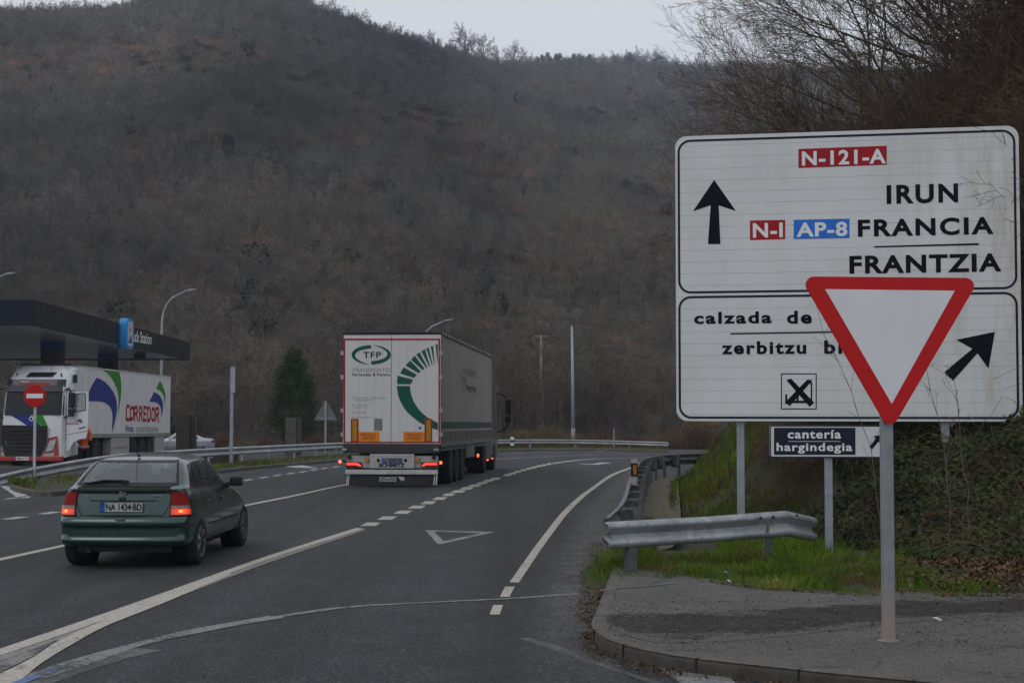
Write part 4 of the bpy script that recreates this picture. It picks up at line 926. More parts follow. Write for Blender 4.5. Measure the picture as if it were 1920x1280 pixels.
# right side: band, buckles, bottom rail, logo
y_ = Fs.ab(840, 700)
gb = [Fs.ab(*z3(806, 737)), Fs.ab(*z3(806, 790))]; zlow, zhigh = gb[1][1], gb[0][1]
mb = MB(); mb.add([Fs.pt(a, b, .003) for a, b in ((.14, zlow), (13.5, zlow), (13.5, zhigh), (.14, zhigh))], [(0, 1, 2, 3)]); mb.build('green_band', simple('band green', (.055, .085, .065), .6, 0, .15, 2), lo)
mb = MB(); zk = Fs.ab(*z3(812, 850))[1]
for i in range(40): mb.box((1.283, .3+i*.335, zk), (.014, .075, .30)); 
build_each(mb, 'strap', simple('strap dark', (.10, .095, .09), .7), lo)
mb = MB()
for i in range(40): mb.box((1.285, .3+i*.335, zk-.22), (.012, .03, .20)); mb.box((1.285, .3+i*.335, zk-.34), (.02, .06, .05))
mb.build('strap_hook', m_galv, lo)
MB().box2((1.262, .05, zb0-.06), (1.295, 13.6, zb0+.06)).build('side_rail', simple('side rail', (.20, .195, .185), .6, .2, .35, 5), lo)
mb = MB(); mb2 = MB()
O_ = [(968+17*math.cos(R(a)), 433-85*math.sin(R(a))) for a in range(0, 360, 12)]; I_ = [(968+13.5*math.cos(R(a)), 433-76*math.sin(R(a))) for a in range(0, 360, 12)]
z3b = z3; Fs.ring(mb, O_, I_, .003, z3b); Fs.text(mb, 'TFP', (957, 452), (979, 420), .003, z3b, .01); Fs.text(mb, 'Fernandes & Pereira', (986, 500), (1060, 482), .003, z3b, .02); mb.build('side_emblem', simple('side emblem green', (.05, .08, .07), .5), lo)
Fs.text(mb2, 'TRANSPORTES', (986, 402), (1062, 370), .003, z3b); Fs.text(mb2, 'INTERNACIONAIS', (986, 524), (1060, 510), .003, z3b); mb2.build('side_lettering', simple('side grey', (.20, .20, .19), .5), lo)
# chassis, wheels, tractor
MB().box2((-.5, .3, .75), (.5, 13.0, zb0-.05)).build('chassis', m_chassis, lo)
for y_ in (2.55, 3.86, 5.17):
    for sx in (-1, 1): wheel(lo, sx*1.07, y_, .52, .52, .38, sx, simple('dusty rim', (.12, .118, .11), .7, .2, .4, 10), 8)
MB().box2((1.0, 6.5, .62), (1.24, 8.6, 1.05)).build('pallet_box', simple('pale tool box', (.22, .22, .20), .6, 0, .3, 5), lo, bevel=.01); MB().box2((-1.24, 6.4, .5), (-1.0, 9.6, 1.02)).build('pallet_box', m_chassis, lo)
MB().box2((.55, 6.0, .38), (1.24, 6.04, .86)).build('mud_flap', m_black, lo)
for sx in (-1, 1):
    MB().box2((sx*.72, 13.0-2.2, .9), (sx*1.22, 13.0-.4, 1.08)).build('wing', m_black, lo); MB().box2((sx*.78, 9.9, .22), (sx*1.24, 9.93, .95)).build('mud_flap', m_black, lo)
    wheel(lo, sx*1.0, 11.3, .52, .52, .55, sx, simple('dusty rim', (.12, .118, .11), .7, .2, .4, 10), 8); wheel(lo, sx*1.07, 15.1, .52, .52, .32, sx, simple('dusty rim', (.12, .118, .11), .7, .2, .4, 10), 8)
    MB().box2((sx*.75, 12.2, .4), (sx*1.23, 14.2, 1.02)).build('fuel_tank', simple('tank grey', (.12, .12, .12), .5, .4, .3, 3), lo, bevel=.05)
MB().prism([(-1.245, y, z) for y, z in [(14.1, .55), (16.4, .45), (16.45, 1.6), (16.1, 2.9), (15.2, 3.65), (14.15, 3.7)]], (2.47, 0, 0)).build('cab', simple('tractor grey paint', (.10, .105, .10), .4, 0, .2, 2, coat=.5), lo, recalc=True, bevel=.05)
for sx in (-1, 1):
    m_ = empty_child('wing_mirror', lo); X = 1.25*sx; MB().tube([(X, 15.9, 2.78), (X+.22*sx, 15.95, 2.72), (X+.46*sx, 15.95, 2.42), (X+.46*sx, 15.95, 1.72), (X+.24*sx, 15.95, 1.42), (X, 15.9, 1.35)], .03, 8).build('mirror_arm', m_black, m_)
    MB().box((X+.42*sx, 15.9, 2.28), (.20, .10, .55)).build('mirror_glass', m_black, m_, bevel=.03); MB().box((X+.40*sx, 15.9, 1.82), (.20, .10, .24)).build('wide_mirror', m_black, m_, bevel=.03)
for px, py, c in ((825, 867, 1), (895, 853.5, 1.3), (913, 862, .6), (922, 859, .5)):
    a, b_ = Fs.ab(px, py); rr0 = .045*c; MB().lathe([(-.03, rr0), (.0, rr0), (.03, rr0*.6)], (1.30, min(a, 15.2), b_), 'X', 14).build('side_marker', glow('side marker glow', (1, .14, .04), 2.0), lo)
# ------------------------------------------------------------------ parked white lorry facing the camera
WX, WY_ = -18.70, 58.2; WR_ = math.pi-.052; tilt = math.atan(.013)
wl = empty('parked_lorry', (WX, WY_, gz(58.2)-.02), (tilt, 0, WR_)); tag(wl, 'white box lorry with blue and green swooshes parked under the canopy, cab door open', 'lorry')
WM = Matrix.Translation(wl.location) @ Matrix.Rotation(WR_, 4, 'Z') @ Matrix.Rotation(tilt, 4, 'X')
Ff = Face(WM, (0, 0, 0), (-1, 0, 0), (0, 0, 1)); zf = zoom(0, 670, 1/5.818); zw = zoom(150, 680, 1/6.857)
m_cab = simple('cab white', (.62, .64, .67), .35, 0, .06, 2, coat=.5)
# cab: profile in (y, z) swept across x, front at y=0 (towards the camera)
mb = MB(); prof = [(.02, .35), (.0, .60), (-.02, 1.20), (-.04, 2.0), (-.14, 2.6), (-.26, 3.15), (-.36, 3.42), (-.80, 3.74), (-1.25, 3.97), (-2.25, 4.0), (-2.3, .9), (-1.7, .75), (-1.7, .45), (-.62, .40)]
xs_ = [-1.25, -1.23, -1.15, -.8, 0, .8, 1.15, 1.23, 1.25]; k = len(prof)
for x in xs_:
    e = max(0, abs(x)-1.0)/.25; 
    for (y, z) in prof:
        zz_ = z-(.30*e*e if z > 3.4 else .0); yy = y-(.22*e*e if y > -1 else 0); xx = x*(1-.05*max(0, (z-2.2)/1.6)); mb.v.append((xx, yy, zz_))
for i in range(len(xs_)-1):
    for j in range(k): j2 = (j+1) % k; mb.f.append((i*k+j, i*k+j2, (i+1)*k+j2, (i+1)*k+j))
mb.f.append(tuple(range(k))); mb.f.append(tuple((len(xs_)-1)*k+j for j in range(k))[::-1])
mb.build('cab', m_cab, wl, angle=40, recalc=True)
def fpatch(F_, mb, pts, off, z=zf): F_.poly(mb, pts, off, z)
# windscreen follows the leaning front
m_wsg = simple('windscreen dark', (.006, .010, .012), .15, 0, .3, 3, spec=.35)
def front_y(z):
    T = [(.60, .0), (1.20, -.02), (2.0, -.04), (2.6, -.14), (3.15, -.26), (3.42, -.36), (3.74, -.80), (3.97, -1.25)]
    return tab(T, z)
def cabface(mb, x0, x1, z0, z1, off, n=14, m=6, skew=0, corner=True):
    b = len(mb.v)
    for j in range(m+1):
        z = z0+(z1-z0)*j/m
        for i in range(n+1):
            x = x0+(x1-x0)*i/n; e = max(0, abs(x)-1.0)/.25; mb.v.append((x*(1-.05*max(0, (z-2.2)/1.6)), front_y(z)-.22*e*e+off, z))
    for j in range(m):
        for i in range(n): q = b+j*(n+1)+i; mb.f.append((q, q+1, q+n+2, q+n+1))
fz = lambda pts: [(-Ff.ab(*zf(*p))[0], Ff.ab(*zf(*p))[1]) for p in pts]
def cabpoly(mb, pts, off):
    P_ = []
    for (x, z) in pts: x = max(-1.2, min(1.2, x)); e = max(0, min(1.1, abs(x))-1.0)/.25; P_.append((x, front_y(z)-.22*e*e+off, z))
    mb.add(P_, [tuple(range(len(P_)))])
mb = MB(); cabface(mb, -1.2, 1.2, 2.0, 2.98, .012); mb.build('windscreen', m_wsg, wl, smooth=True)
mb = MB(); cabface(mb, -1.22, 1.22, 3.10, 3.41, .02); mb.build('visor_board', m_blackg, wl, smooth=True)
vs = MB(); cabface(vs, -1.16, 1.16, 2.92, 3.10, .10); vs.build('sun_visor', simple('smoked visor', (.035, .040, .048), .25, 0, .1, 3), wl, smooth=True)
mb = MB(); cabpoly(mb, [(.46, 3.50), (-.62, 3.50), (-.72, 3.70), (.36, 3.70)], .02); mb.build('roof_window', m_blackg, wl)
MB().box2((-1.05, -1.4, 3.98), (1.0, -1.3, 4.06)).build('roof_bar', m_black, wl); mb = MB(); mb.tube([(-.45, -.8, 3.7), (-.45, -.85, 4.05)], .008, 5); mb.tube([(.9, -.6, 3.45), (.85, -.65, 3.66)], .03, 5); mb.tube([(-.95, -.6, 3.45), (-.9, -.65, 3.66)], .03, 5); mb.build('roof_aerial', m_black, wl)
FT_ = Face(WM, (0, .045-.36, 0), (-1, 0, 0), (0, 0, 1))
mb = MB(); cabpoly(mb, fz([(75, 612), (325, 625), (450, 747), (300, 747), (200, 680)]), .014)
mb.build('blue_swoosh', simple('swoosh blue', (.020, .035, .22), .45, 0, .1, 2), wl)
mb = MB(); cabpoly(mb, fz([(340, 622), (458, 622), (520, 752), (465, 752), (395, 690)]), .016); mb.build('green_swoosh', simple('swoosh green', (.025, .22, .012), .45, 0, .1, 2), wl)
mb = MB(); cabpoly(mb, fz([(8, 735), (520, 745), (515, 935), (450, 1078), (60, 1078), (10, 930)]), .055); g_ = mb; g_.build('grille', m_black, wl)
mb = MB()
for i in range(6): z = 1.45-i*.16; mb.box((.10, .06, z), (1.72-i*.06, .03, .025))
mb.build('grille_slat', simple('grille slat', (.035, .035, .038), .4, .2), wl)
m_cred = simple('cab red', (.36, .018, .012), .4, 0, .12, 4, coat=.4)
mb = MB(); cabpoly(mb, fz([(625, 855), (640, 1075), (455, 1078), (520, 945), (522, 880)]), .022); cabpoly(mb, fz([(-30, 840), (8, 840), (12, 960), (50, 1078), (-40, 1078)]), .022); build_each(mb, 'lamp_surround', m_cred, wl)
MB().box2((-1.24, -.16, .22), (1.24, .055, .42)).build('bumper', m_cred, wl, bevel=.03)
for sx in (1, -1):
    h_ = empty_child('headlight', wl); mb = MB(); hp_ = fz([(545, 905), (618, 885), (580, 1010), (492, 1032)]); cabpoly(mb, hp_ if sx < 0 else [(.30-x, z) for x, z in hp_], .03); mb.build('lens', simple('headlamp lens', (.36, .38, .40), .2, .4, .5, 14, coat=.8), h_)
    mb = MB(); hp_ = fz([(478, 1050), (592, 1036), (592, 1070), (472, 1072)]); cabpoly(mb, hp_ if sx < 0 else [(.30-x, z) for x, z in hp_], .03); mb.build('fog_lens', simple('fog lens', (.42, .43, .44), .3), h_)
a0, b0 = Ff.ab(*zf(165, 1118)); a1, b1 = Ff.ab(*zf(320, 1082)); MB().box2((-a0, .056, b0), (-a1, .075, b1)).build('number_plate', m_wht, wl); mb = MB(); Ff.text_ab(mb, '9884 KTS', a0+.08, b0+.02, a1-.03, b1-.02, .078, .02); mb.build('plate_lettering', m_ink, wl); mb = MB(); mb.add([Ff.pt(a, b, .077) for a, b in ((a0, b0), (a0+.06, b0), (a0+.06, b1), (a0, b1))], [(0, 1, 2, 3)]); mb.build('plate_band', simple('plate band blue', (.02, .12, .45), .5), wl)
m_cred2 = simple('corredor red', (.40, .012, .018), .5, 0, .1, 3)
FB = Face(WM, (0, -.30, 0), (-1, 0, 0), (0, 0, 1))
mb = MB(); Ff2 = Face(WM, (0, -.33, 0), (-1, 0, 0), (0, 0, 1)); a0, b0 = Ff2.ab(*zf(122, 296)); a1, b1 = Ff2.ab(*zf(480, 268))
FV = Face(WM, (0, -.225, 3.13), (-1, 0, 0), (0, -.33, 1)); FV.text_ab(mb, 'CORREDOR', -.62, .03, .60, .15, .0, .03, .2); mb.build('visor_lettering', m_cred2, wl)
mb = MB(); FV.text_ab(mb, 'Hnos.', -.60, .16, -.25, .24, .0, .02, .2); mb.build('visor_small_lettering', m_wht, wl)
mb = MB(); Ff3 = Face(WM, (0, .0, 0), (-1, 0, 0), (0, 0, 1))
for k in range(20):
    a, b_ = 2*math.pi*k/20, 2*math.pi*(k+1)/20; mb.add([(-(-.02+math.cos(t)*r)-.0, .01, 1.86+math.sin(t)*r) for t, r in ((a, .085), (b_, .085), (b_, .06), (a, .06))], [(0, 1, 2, 3)])
mb.build('maker_ring', m_chrome, wl)
# deflector and mirrors
for sx in (1, -1):
    MB().prism([(sx*1.16, y, z) for y, z in [(-1.2, 2.8), (-2.3, 2.4), (-2.55, 2.4), (-2.55, 3.95), (-1.5, 3.88), (-1.25, 3.5)]], (sx*.06, 0, 0)).build('side_deflector', m_cab, wl, recalc=True, bevel=.02)
    MB().box2((sx*1.225, -1.55, 3.3), (sx*1.235, -1.12, 3.62)).build('side_top_window', m_blackg, wl)
    m_ = empty_child('wing_mirror', wl); X = 1.22*sx; MB().tube([(X, -.25, 3.0), (X+.18*sx, -.12, 3.05), (X+.34*sx, -.12, 2.8), (X+.34*sx, -.12, 2.05), (X, -.2, 1.9)], .035, 8).build('mirror_arm', m_black, m_); MB().box((X+.30*sx, -.12, 2.6), (.24, .12, .58)).build('mirror_glass', m_black, m_, bevel=.04); MB().box((X+.30*sx, -.12, 2.1), (.22, .12, .3)).build('wide_mirror', m_black, m_, bevel=.04)
# open door: hinged at the front edge of the cab's left side and swung out
dr = empty_child('cab_door', wl); Fd = Face(WM, (0, -.30, 0), (-1, 0, 0), (0, 0, 1))
def dz_(x, y): return Fd.ab(*zf(x, y))
D_ = [dz_(*p) for p in [(637, 1020), (637, 610), (660, 385), (730, 365), (962, 375), (966, 560), (955, 800), (935, 880), (870, 890), (800, 925), (768, 985), (755, 1015)]]
W_ = [dz_(*p) for p in [(745, 612), (752, 405), (920, 392), (932, 405), (932, 572)]]
# door built as a ring around its window plus the lower panel
lowp = [D_[0], D_[1], W_[0], W_[4], D_[5], D_[6], D_[7], D_[8], D_[9], D_[10], D_[11]]
def dprism(pts, name, mat, th=.06, off=0): P_ = [Fd.pt(a, b, off) for a, b in pts]; MB().prism(P_, Fd.N*-th).build(name, mat, dr, recalc=True)
dprism(lowp, 'door_panel', m_cab); dprism([D_[1], D_[2], D_[3], W_[1], W_[0]], 'door_pillar', m_cab, .055); dprism([D_[3], D_[4], W_[3], W_[2], W_[1]], 'door_pillar', m_cab, .058); dprism([D_[4], D_[5], W_[4], W_[3]], 'door_pillar', m_cab, .06)
mb = MB(); mb.add([Fd.pt(a, b, -.03) for a, b in W_], [tuple(range(5))]); mb.build('door_window', glassmat('cab door glass', (.45, .5, .5), .06), dr)
mb = MB(); Fd.text(mb, 'CORREDOR', (682, 733), (862, 712), .003, zf, .03, .2); mb.build('door_lettering', m_cred2, dr)
mb = MB(); Fd.poly(mb, [(800, 705), (835, 688), (868, 684), (888, 700), (890, 720), (872, 702), (845, 698)], .003, zf); mb.build('door_blue_swoosh', simple('swoosh blue', (.020, .035, .22), .45), dr)
mb = MB(); Fd.poly(mb, [(835, 678), (870, 668), (895, 680), (903, 705), (896, 718), (885, 695), (865, 682)], .004, zf); mb.build('door_green_swoosh', simple('swoosh green', (.025, .22, .012), .45), dr)
mb = MB(); Fd.poly(mb, [(855, 772), (930, 750), (934, 762), (880, 778), (858, 782)], .006, zf); build_each(mb, 'door_handle', m_black, dr)
mb = MB(); Fd.poly(mb, [(640, 858), (955, 795), (955, 800), (640, 864)], .003, zf); Fd.ring(mb, [(740, 618), (747, 398), (922, 386), (938, 400), (938, 578)], [(747, 610), (754, 408), (918, 394), (931, 407), (931, 570)], .004, zf); mb.build('door_seal', m_seal, dr)
# dark cab opening behind the door
MB().box2((-1.262, -1.35, 1.0), (-1.252, -.28, 3.0)).build('door_opening', m_int, wl)
# semi-trailer
Fl = Face(WM, (-1.275, 0, 0), (0, -1, 0), (0, 0, 1)); t0 = Fl.ab(157, 690)[0]; t1 = Fl.ab(319.5, 760)[0]; zt1 = 3.98; zbx = 1.12
MB().box2((-1.275, -t1, zbx), (1.275, -t0, zt1)).build('cargo_box', simple('reefer white', (.62, .62, .615), .45, 0, .08, 1.5), wl, bevel=.02)
mb = MB()
for i in range(11): y = -t0-(t1-t0)*(i+.5)/11; mb.box((-1.277, y, (zbx+zt1)/2), (.004, .012, zt1-zbx-.1))
build_each(mb, 'panel_joint', simple('joint grey', (.42, .42, .42), .5), wl)
MB().box2((-1.30, -t1, zbx-.02), (1.30, -t0, zbx+.14)).build('skirt_rail', simple('rail beige grey', (.26, .25, .23), .6, .1, .3, 4), wl); MB().box2((-1.285, -t1, zt1-.05), (1.285, -t0, zt1+.02)).build('top_rail', simple('top rail', (.48, .48, .48), .5), wl)
m_sb, m_sg = simple('swoosh blue', (.020, .035, .22)), simple('swoosh green', (.025, .22, .012))
mb = MB()
def swoosh(F_, mb, pts, off=.006): F_.poly(mb, pts, off, zw)
swoosh(Fl, mb, [(112, 385), (135, 320), (175, 250), (210, 190), (262, 208), (320, 245), (380, 305), (428, 375), (460, 450), (473, 520), (474, 600), (462, 690), (440, 790), (408, 900), (412, 800), (418, 720), (415, 650), (400, 595), (372, 550), (335, 520), (285, 500), (220, 493), (112, 494)])
swoosh(Fl, mb, [(890, 498), (920, 435), (950, 374), (990, 392), (1025, 420), (1050, 462), (1064, 510), (1068, 570), (1060, 640), (1042, 716), (1045, 650), (1042, 600), (1030, 560), (1010, 530), (980, 512), (940, 502)]); mb.build('blue_swoosh', m_sb, wl)
mb = MB()
swoosh(Fl, mb, [(278, 88), (390, 98), (500, 112), (518, 180), (529, 270), (530, 360), (522, 460), (505, 570), (475, 700), (488, 610), (497, 520), (495, 440), (478, 350), (445, 265), (400, 190), (345, 130)])
swoosh(Fl, mb, [(1027, 226), (1058, 285), (1082, 345), (1097, 405), (1097, 470), (1084, 560), (1085, 490), (1077, 430), (1055, 385), (1020, 352), (977, 332), (1002, 280)]); mb.build('green_swoosh', m_sg, wl)
def strokes(F_, mb, lines, wd, off, z=zw):
    for L_ in lines:
        P_ = [Vector((*F_.ab(*z(*p)), 0)) for p in L_]
        for a, b_ in zip(P_, P_[1:]):
            d = (b_-a).normalized()*wd*.5; n = Vector((-d.y, d.x, 0)); a2, b2 = a-d*.9, b_+d*.9; mb.add([F_.pt(q.x, q.y, off) for q in (a2-n, b2-n, b2+n, a2+n)], [(0, 1, 2, 3)])
mb = MB()
strokes(Fl, mb, [[(632, 560), (605, 552), (594, 600), (592, 715), (610, 730), (648, 730)], [(662, 575), (648, 600), (645, 700), (660, 722), (680, 715), (688, 660), (685, 590), (675, 572), (662, 575)],
  [(700, 735), (700, 575), (728, 568), (738, 620), (722, 650), (742, 735)], [(705, 655), (722, 652)], [(765, 735), (765, 580), (790, 572), (798, 625), (782, 655), (800, 740)], [(768, 658), (782, 656)],
  [(850, 575), (822, 572), (818, 735), (848, 740)], [(820, 655), (845, 655)], [(868, 740), (868, 580), (895, 582), (905, 640), (902, 710), (888, 740), (868, 740)], [(925, 600), (922, 720), (938, 745), (955, 725), (958, 610), (945, 583), (925, 600)],
  [(972, 745), (975, 590), (1005, 582), (1012, 640), (992, 665), (1010, 750)], [(978, 668), (992, 666)]], .15, .006)
mb.build('company_lettering', m_cred2, wl)
mb = MB(); Fl.text(mb, 'Hnos.', (583, 890), (697, 795), .006, zw, .02); mb.build('blue_lettering', m_sb, wl); mb = MB(); Fl.text(mb, 'TRANSPORTE INTERNACIONAL', (712, 893), (1010, 822), .006, zw, .0); Fl.text(mb, '107', (1100, 932), (1132, 915), .006, zw, .0); mb.build('grey_lettering', simple('grey ink', (.22, .22, .22), .5), wl)
mb = MB(); MB().box2((-.45, -t1, .75), (.45, -1.9, 1.10)).build('chassis', m_chassis, wl)
for y_ in (-1.35, -4.1, -(t1-5.6), -(t1-4.3), -(t1-3.0)):
    for sx in (-1, 1): wheel(wl, sx*1.06, y_, .52, .52, .34, sx, simple('dusty rim', (.12, .118, .11), .7, .2, .4, 10), 8)
for xa, xb, m_n, lt in ((400, 636, 'side_box', 'x'), (963, 1085, 'side_box', '')):
    a = Fl.ab(*zw(xa, 1050))[0]; b_ = Fl.ab(*zw(xb, 1050))[0]; MB().box2((-1.27, -b_, .35), (-.9, -a, zbx-.03)).build('side_box', simple('side box pale', (.34, .335, .325), .6, 0, .15, 3), wl, bevel=.01)
mb = MB(); Fl.text(mb, 'webpamplona', (435, 1105), (608, 1072), .006, zw, .02); mb.build('box_lettering', simple('faded red ink', (.28, .12, .11), .5), wl)
# the driver in orange behind the door
pe = empty('person', (-17.02, 59.45, gz(59.4)-.02), (0, 0, R(200))); tag(pe, 'person in an orange high visibility coat and dark trousers standing behind the open cab door', 'person')
def skinned(name, V_, E_, rad, mat, parent, levels=1):
    me = bpy.data.meshes.new(name); me.from_pydata(V_, E_, []); me.materials.append(mat); o = link(name, me, parent); KIDS.setdefault(parent.name, []).append(o)
    sk_ = o.modifiers.new('skin', 'SKIN'); sk_.use_smooth_shade = True
    for i, r in enumerate(rad): me.skin_vertices[0].data[i].radius = (r, r) if not isinstance(r, tuple) else r
    me.skin_vertices[0].data[0].use_root = True
    sb = o.modifiers.new('sub', 'SUBSURF'); sb.levels = levels; sb.render_levels = levels; return o
PV = [(0, 0, .92), (0, .03, 1.12), (0, .06, 1.32), (0, .08, 1.46), (0, .10, 1.54), (0, .13, 1.63), (0, .14, 1.72), (.17, .07, 1.42), (.24, .10, 1.14), (.22, .26, .95), (.21, .30, .88), (-.17, .07, 1.42), (-.25, .10, 1.14), (-.22, .28, .98), (-.21, .33, .92), (.10, 0, .84), (.12, .04, .48), (.12, -.02, .10), (.12, .13, .04), (-.10, 0, .84), (-.13, .02, .48), (-.13, -.04, .10), (-.13, .11, .04)]
PE = [(0, 1), (1, 2), (2, 3), (3, 4), (4, 5), (5, 6), (3, 7), (7, 8), (8, 9), (9, 10), (3, 11), (11, 12), (12, 13), (13, 14), (0, 15), (15, 16), (16, 17), (17, 18), (0, 19), (19, 20), (20, 21), (21, 22)]
PR = [.13, .125, .14, .10, .055, .085, .075, .07, .05, .035, .03, .07, .05, .035, .03, .095, .065, .045, .035, .095, .065, .045, .035]
me = bpy.data.meshes.new('skin_attr')
def skin_obj(name, V_, E_, rad, mat, parent):
    me = bpy.data.meshes.new(name); me.from_pydata(V_, E_, []); me.materials.append(mat); o = link(name, me, parent)
    md = o.modifiers.new('skin', 'SKIN'); 
    if not me.skin_vertices: 
        bm = bmesh.new(); bm.from_mesh(me); bm.verts.layers.skin.verify(); bm.to_mesh(me); bm.free()
    for i, r in enumerate(rad): me.skin_vertices[0].data[i].radius = (r, r)
    me.skin_vertices[0].data[0].use_root = True; md.use_smooth_shade = True
    sb = o.modifiers.new('sub', 'SUBSURF'); sb.levels = 1; sb.render_levels = 1; return o
skin_obj('body', PV, PE, PR, simple('dark trousers', (.018, .018, .022), .9, 0, .2, 10), pe)
JV = [(0, .0, .62), (0, .02, .9), (0, .03, 1.12), (0, .06, 1.32), (0, .08, 1.47), (.18, .07, 1.43), (.25, .10, 1.13), (.22, .27, .96), (-.18, .07, 1.43), (-.26, .10, 1.13), (-.22, .29, .99)]
JE = [(0, 1), (1, 2), (2, 3), (3, 4), (3, 5), (5, 6), (6, 7), (3, 8), (8, 9), (9, 10)]
skin_obj('coat', JV, JE, [.21, .185, .17, .18, .09, .085, .07, .055, .085, .07, .055], simple('high visibility orange', (.85, .13, .012), .7, 0, .25, 6), pe)
MB().lathe([(-.03, .222), (.03, .218)], (0, .01, .76), 'Z', 24).build('reflective_band', simple('reflective grey', (.40, .40, .38), .4), pe)
MB().lathe([(-.11, .05), (-.07, .085), (0, .095), (.06, .085), (.11, .04)], (0, .13, 1.68), 'Z', 18).build('head', simple('skin', (.42, .25, .18), .6), pe, smooth=True); MB().lathe([(-.02, .10), (.04, .10), (.10, .07), (.12, .02)], (0, .12, 1.71), 'Z', 18).build('hair', simple('dark hair', (.03, .02, .015), .8), pe, smooth=True)
# ------------------------------------------------------------------ filling station canopy
C0 = Vector((-18.35-.0, 57.2, 0)); C1 = Vector(((356-960)/2800*84, 84, 0))
ca = empty('canopy', (C0.x, C0.y, gz(57))); tag(ca, 'flat black filling station canopy with a blue sign box and metal underside', 'canopy')
zta, ztb = at(59, 562, C0.y).z-ca.location.z, at(356, 642, 84).z-ca.location.z; H_ = .985
def cz(t): return zta+(ztb-zta)*t
dirv = (C1-C0); Ln = dirv.length; dv = dirv.normalized(); out_ = Vector((dv.y, -dv.x, 0))   # towards the road (+x)
def cp(s, n, z): q = dv*s-out_*n; return (q.x, q.y, cz(s/Ln)+z)
m_fascia = simple('fascia black', (.008, .008, .010), .6, 0, .2, .6); m_fasc2 = simple('fascia navy', (.006, .011, .024), .6, 0, .2, .6)
def slab(s0, s1, n0, n1, z0, z1, name, mat): 
    v = [cp(s, n, z) for z in (z0, z1) for s, n in ((s0, n0), (s1, n0), (s1, n1), (s0, n1))]; return MB().add(v, [(3, 2, 1, 0), (4, 5, 6, 7), (0, 1, 5, 4), (1, 2, 6, 5), (2, 3, 7, 6), (3, 0, 4, 7)]).build(name, mat, ca, recalc=True)
slab(0, Ln, 0, .12, -H_, 0, 'fascia', m_fascia); slab(0, .12, .121, 16, -H_, 0, 'fascia', m_fasc2); slab(Ln-.12, Ln, .121, 16, -H_, 0, 'fascia', m_fascia); slab(.121, Ln-.121, .121, 15.9, -.25, -.05, 'roof', m_chassis)
def soffit_mat():
    m, nt, b = newmat('soffit metal'); co = coords(nt); wv = N(nt, 'ShaderNodeTexWave'); wv.bands_direction = 'Y'; wv.inputs['Scale'].default_value = 1.6; wv.inputs['Distortion'].default_value = .4; nt.links.new(co, wv.inputs[0])
    nt.links.new(ramp(nt, nz(nt, .5, 4, .6, co), [(.3, (.60, .62, .64)), (.7, (.80, .82, .84))]), b.inputs['Base Color']); b.inputs['Metallic'].default_value = .5; b.inputs['Roughness'].default_value = .25
    bump(nt, b, wv.outputs['Fac'], .6, .03); return m
slab(.121, Ln-.121, .121, 15.9, -H_+.06, -H_+.10, 'soffit', soffit_mat())
m_cblue = simple('column blue', (.012, .10, .26), .4, 0, .15, 2); m_cgrey = simple('column grey', (.05, .052, .055), .5, 0, .15, 2)
def column(px0, px1, D):
    c = empty_child('column', ca); x0, x1 = (px0-960)/2800*D, (px1-960)/2800*D; s = (Vector((x0, D, 0))-C0).dot(dv); zt = cz(s/Ln)-H_+.07; zm = at(90, 655 if px0 < 100 else 675, D).z-ca.location.z
    lx, ly = x0-C0.x, D-C0.y; w_ = x1-x0
    MB().box2((lx, ly, zm), (lx+w_, ly+w_*.9, zt)).build('upper_cladding', m_cblue, c); MB().box2((lx+.01, ly+.01, -.6), (lx+w_-.01, ly+w_*.88, zm-.02)).build('lower_cladding', m_cgrey, c)
column(75, 112, 68); column(183, 214, 79)
# sign box
s0_ = (at(240, 628, 74)-C0); 
Mc = Matrix.Translation(ca.location)
sa = 12.1; sbx = empty_child('sign_box', ca); SL = 1.15
zb1, zt1_ = at(240, 655, 70.9).z-ca.location.z, at(240, 600, 70.9).z-ca.location.z
P_ = [Vector((*(dv*s_-out_*(-.003)).xy, z)) for s_, z in rrect(sa, zb1, sa+SL, zt1_, .24, 6)]
MB().prism(P_, out_*.36).build('frame', simple('light blue frame', (.03, .26, .62), .35, 0, .1, 2), sbx, recalc=True)
P_ = [Vector((*(dv*s_+out_*.003).xy, z)) for s_, z in rrect(sa-.35, zb1-.02, sa-.002, zt1_-.3, .05, 3)]
MB().prism(P_, out_*.05).build('backing', simple('dark blue backing', (.008, .05, .14), .4, 0, .1, 2), sbx, recalc=True)
FO2 = Face(Mc, out_*.364, tuple(dv), (0, 0, 1))
mb = MB(); mb.add([FO2.pt(a, z, .004) for a, z in rrect(sa+.12, zb1+.13, sa+SL-.12, zt1_-.13, .14, 6)], [tuple(range(28))]); mb.build('face', simple('sign face', (.50, .52, .54), .4), sbx)
zm_ = (zb1+zt1_)/2; mb = MB()
for Fx, a0_, wx in ((FO2, sa+.22, .72),):
    mb.add([Fx.pt(a0_+u*wx, zm_-.45+v*.62, .008) for u, v in ((0, 0), (.9, .0), (.9, .30), (.7, .55), (.35, .55), (.3, .25), (0, .2))], [tuple(range(7))]); mb.add([Fx.pt(a0_+u*wx, zm_-.12+v*.45, .008) for u, v in ((.1, .55), (.5, .8), (.95, .55), (.95, .45), (.5, .68), (.1, .45))], [tuple(range(6))])
mb.build('pictogram', simple('pictogram blue', (.02, .10, .30), .5), sbx)
FF = Face(Mc, tuple(out_*.003), tuple(dv), (0, 0, 1))
mb = MB(); a0, b0 = FF.ab(248, 647); a1, b1 = FF.ab(284, 632); za_ = cz(a0/Ln)-H_*.70; FF.text_ab(mb, 'Truck Station', a0-.75, cz(a0/Ln)-H_*.72, a1, cz(a0/Ln)-H_*.16, .004, .012, 0); mb.build('lettering', m_wht, ca)
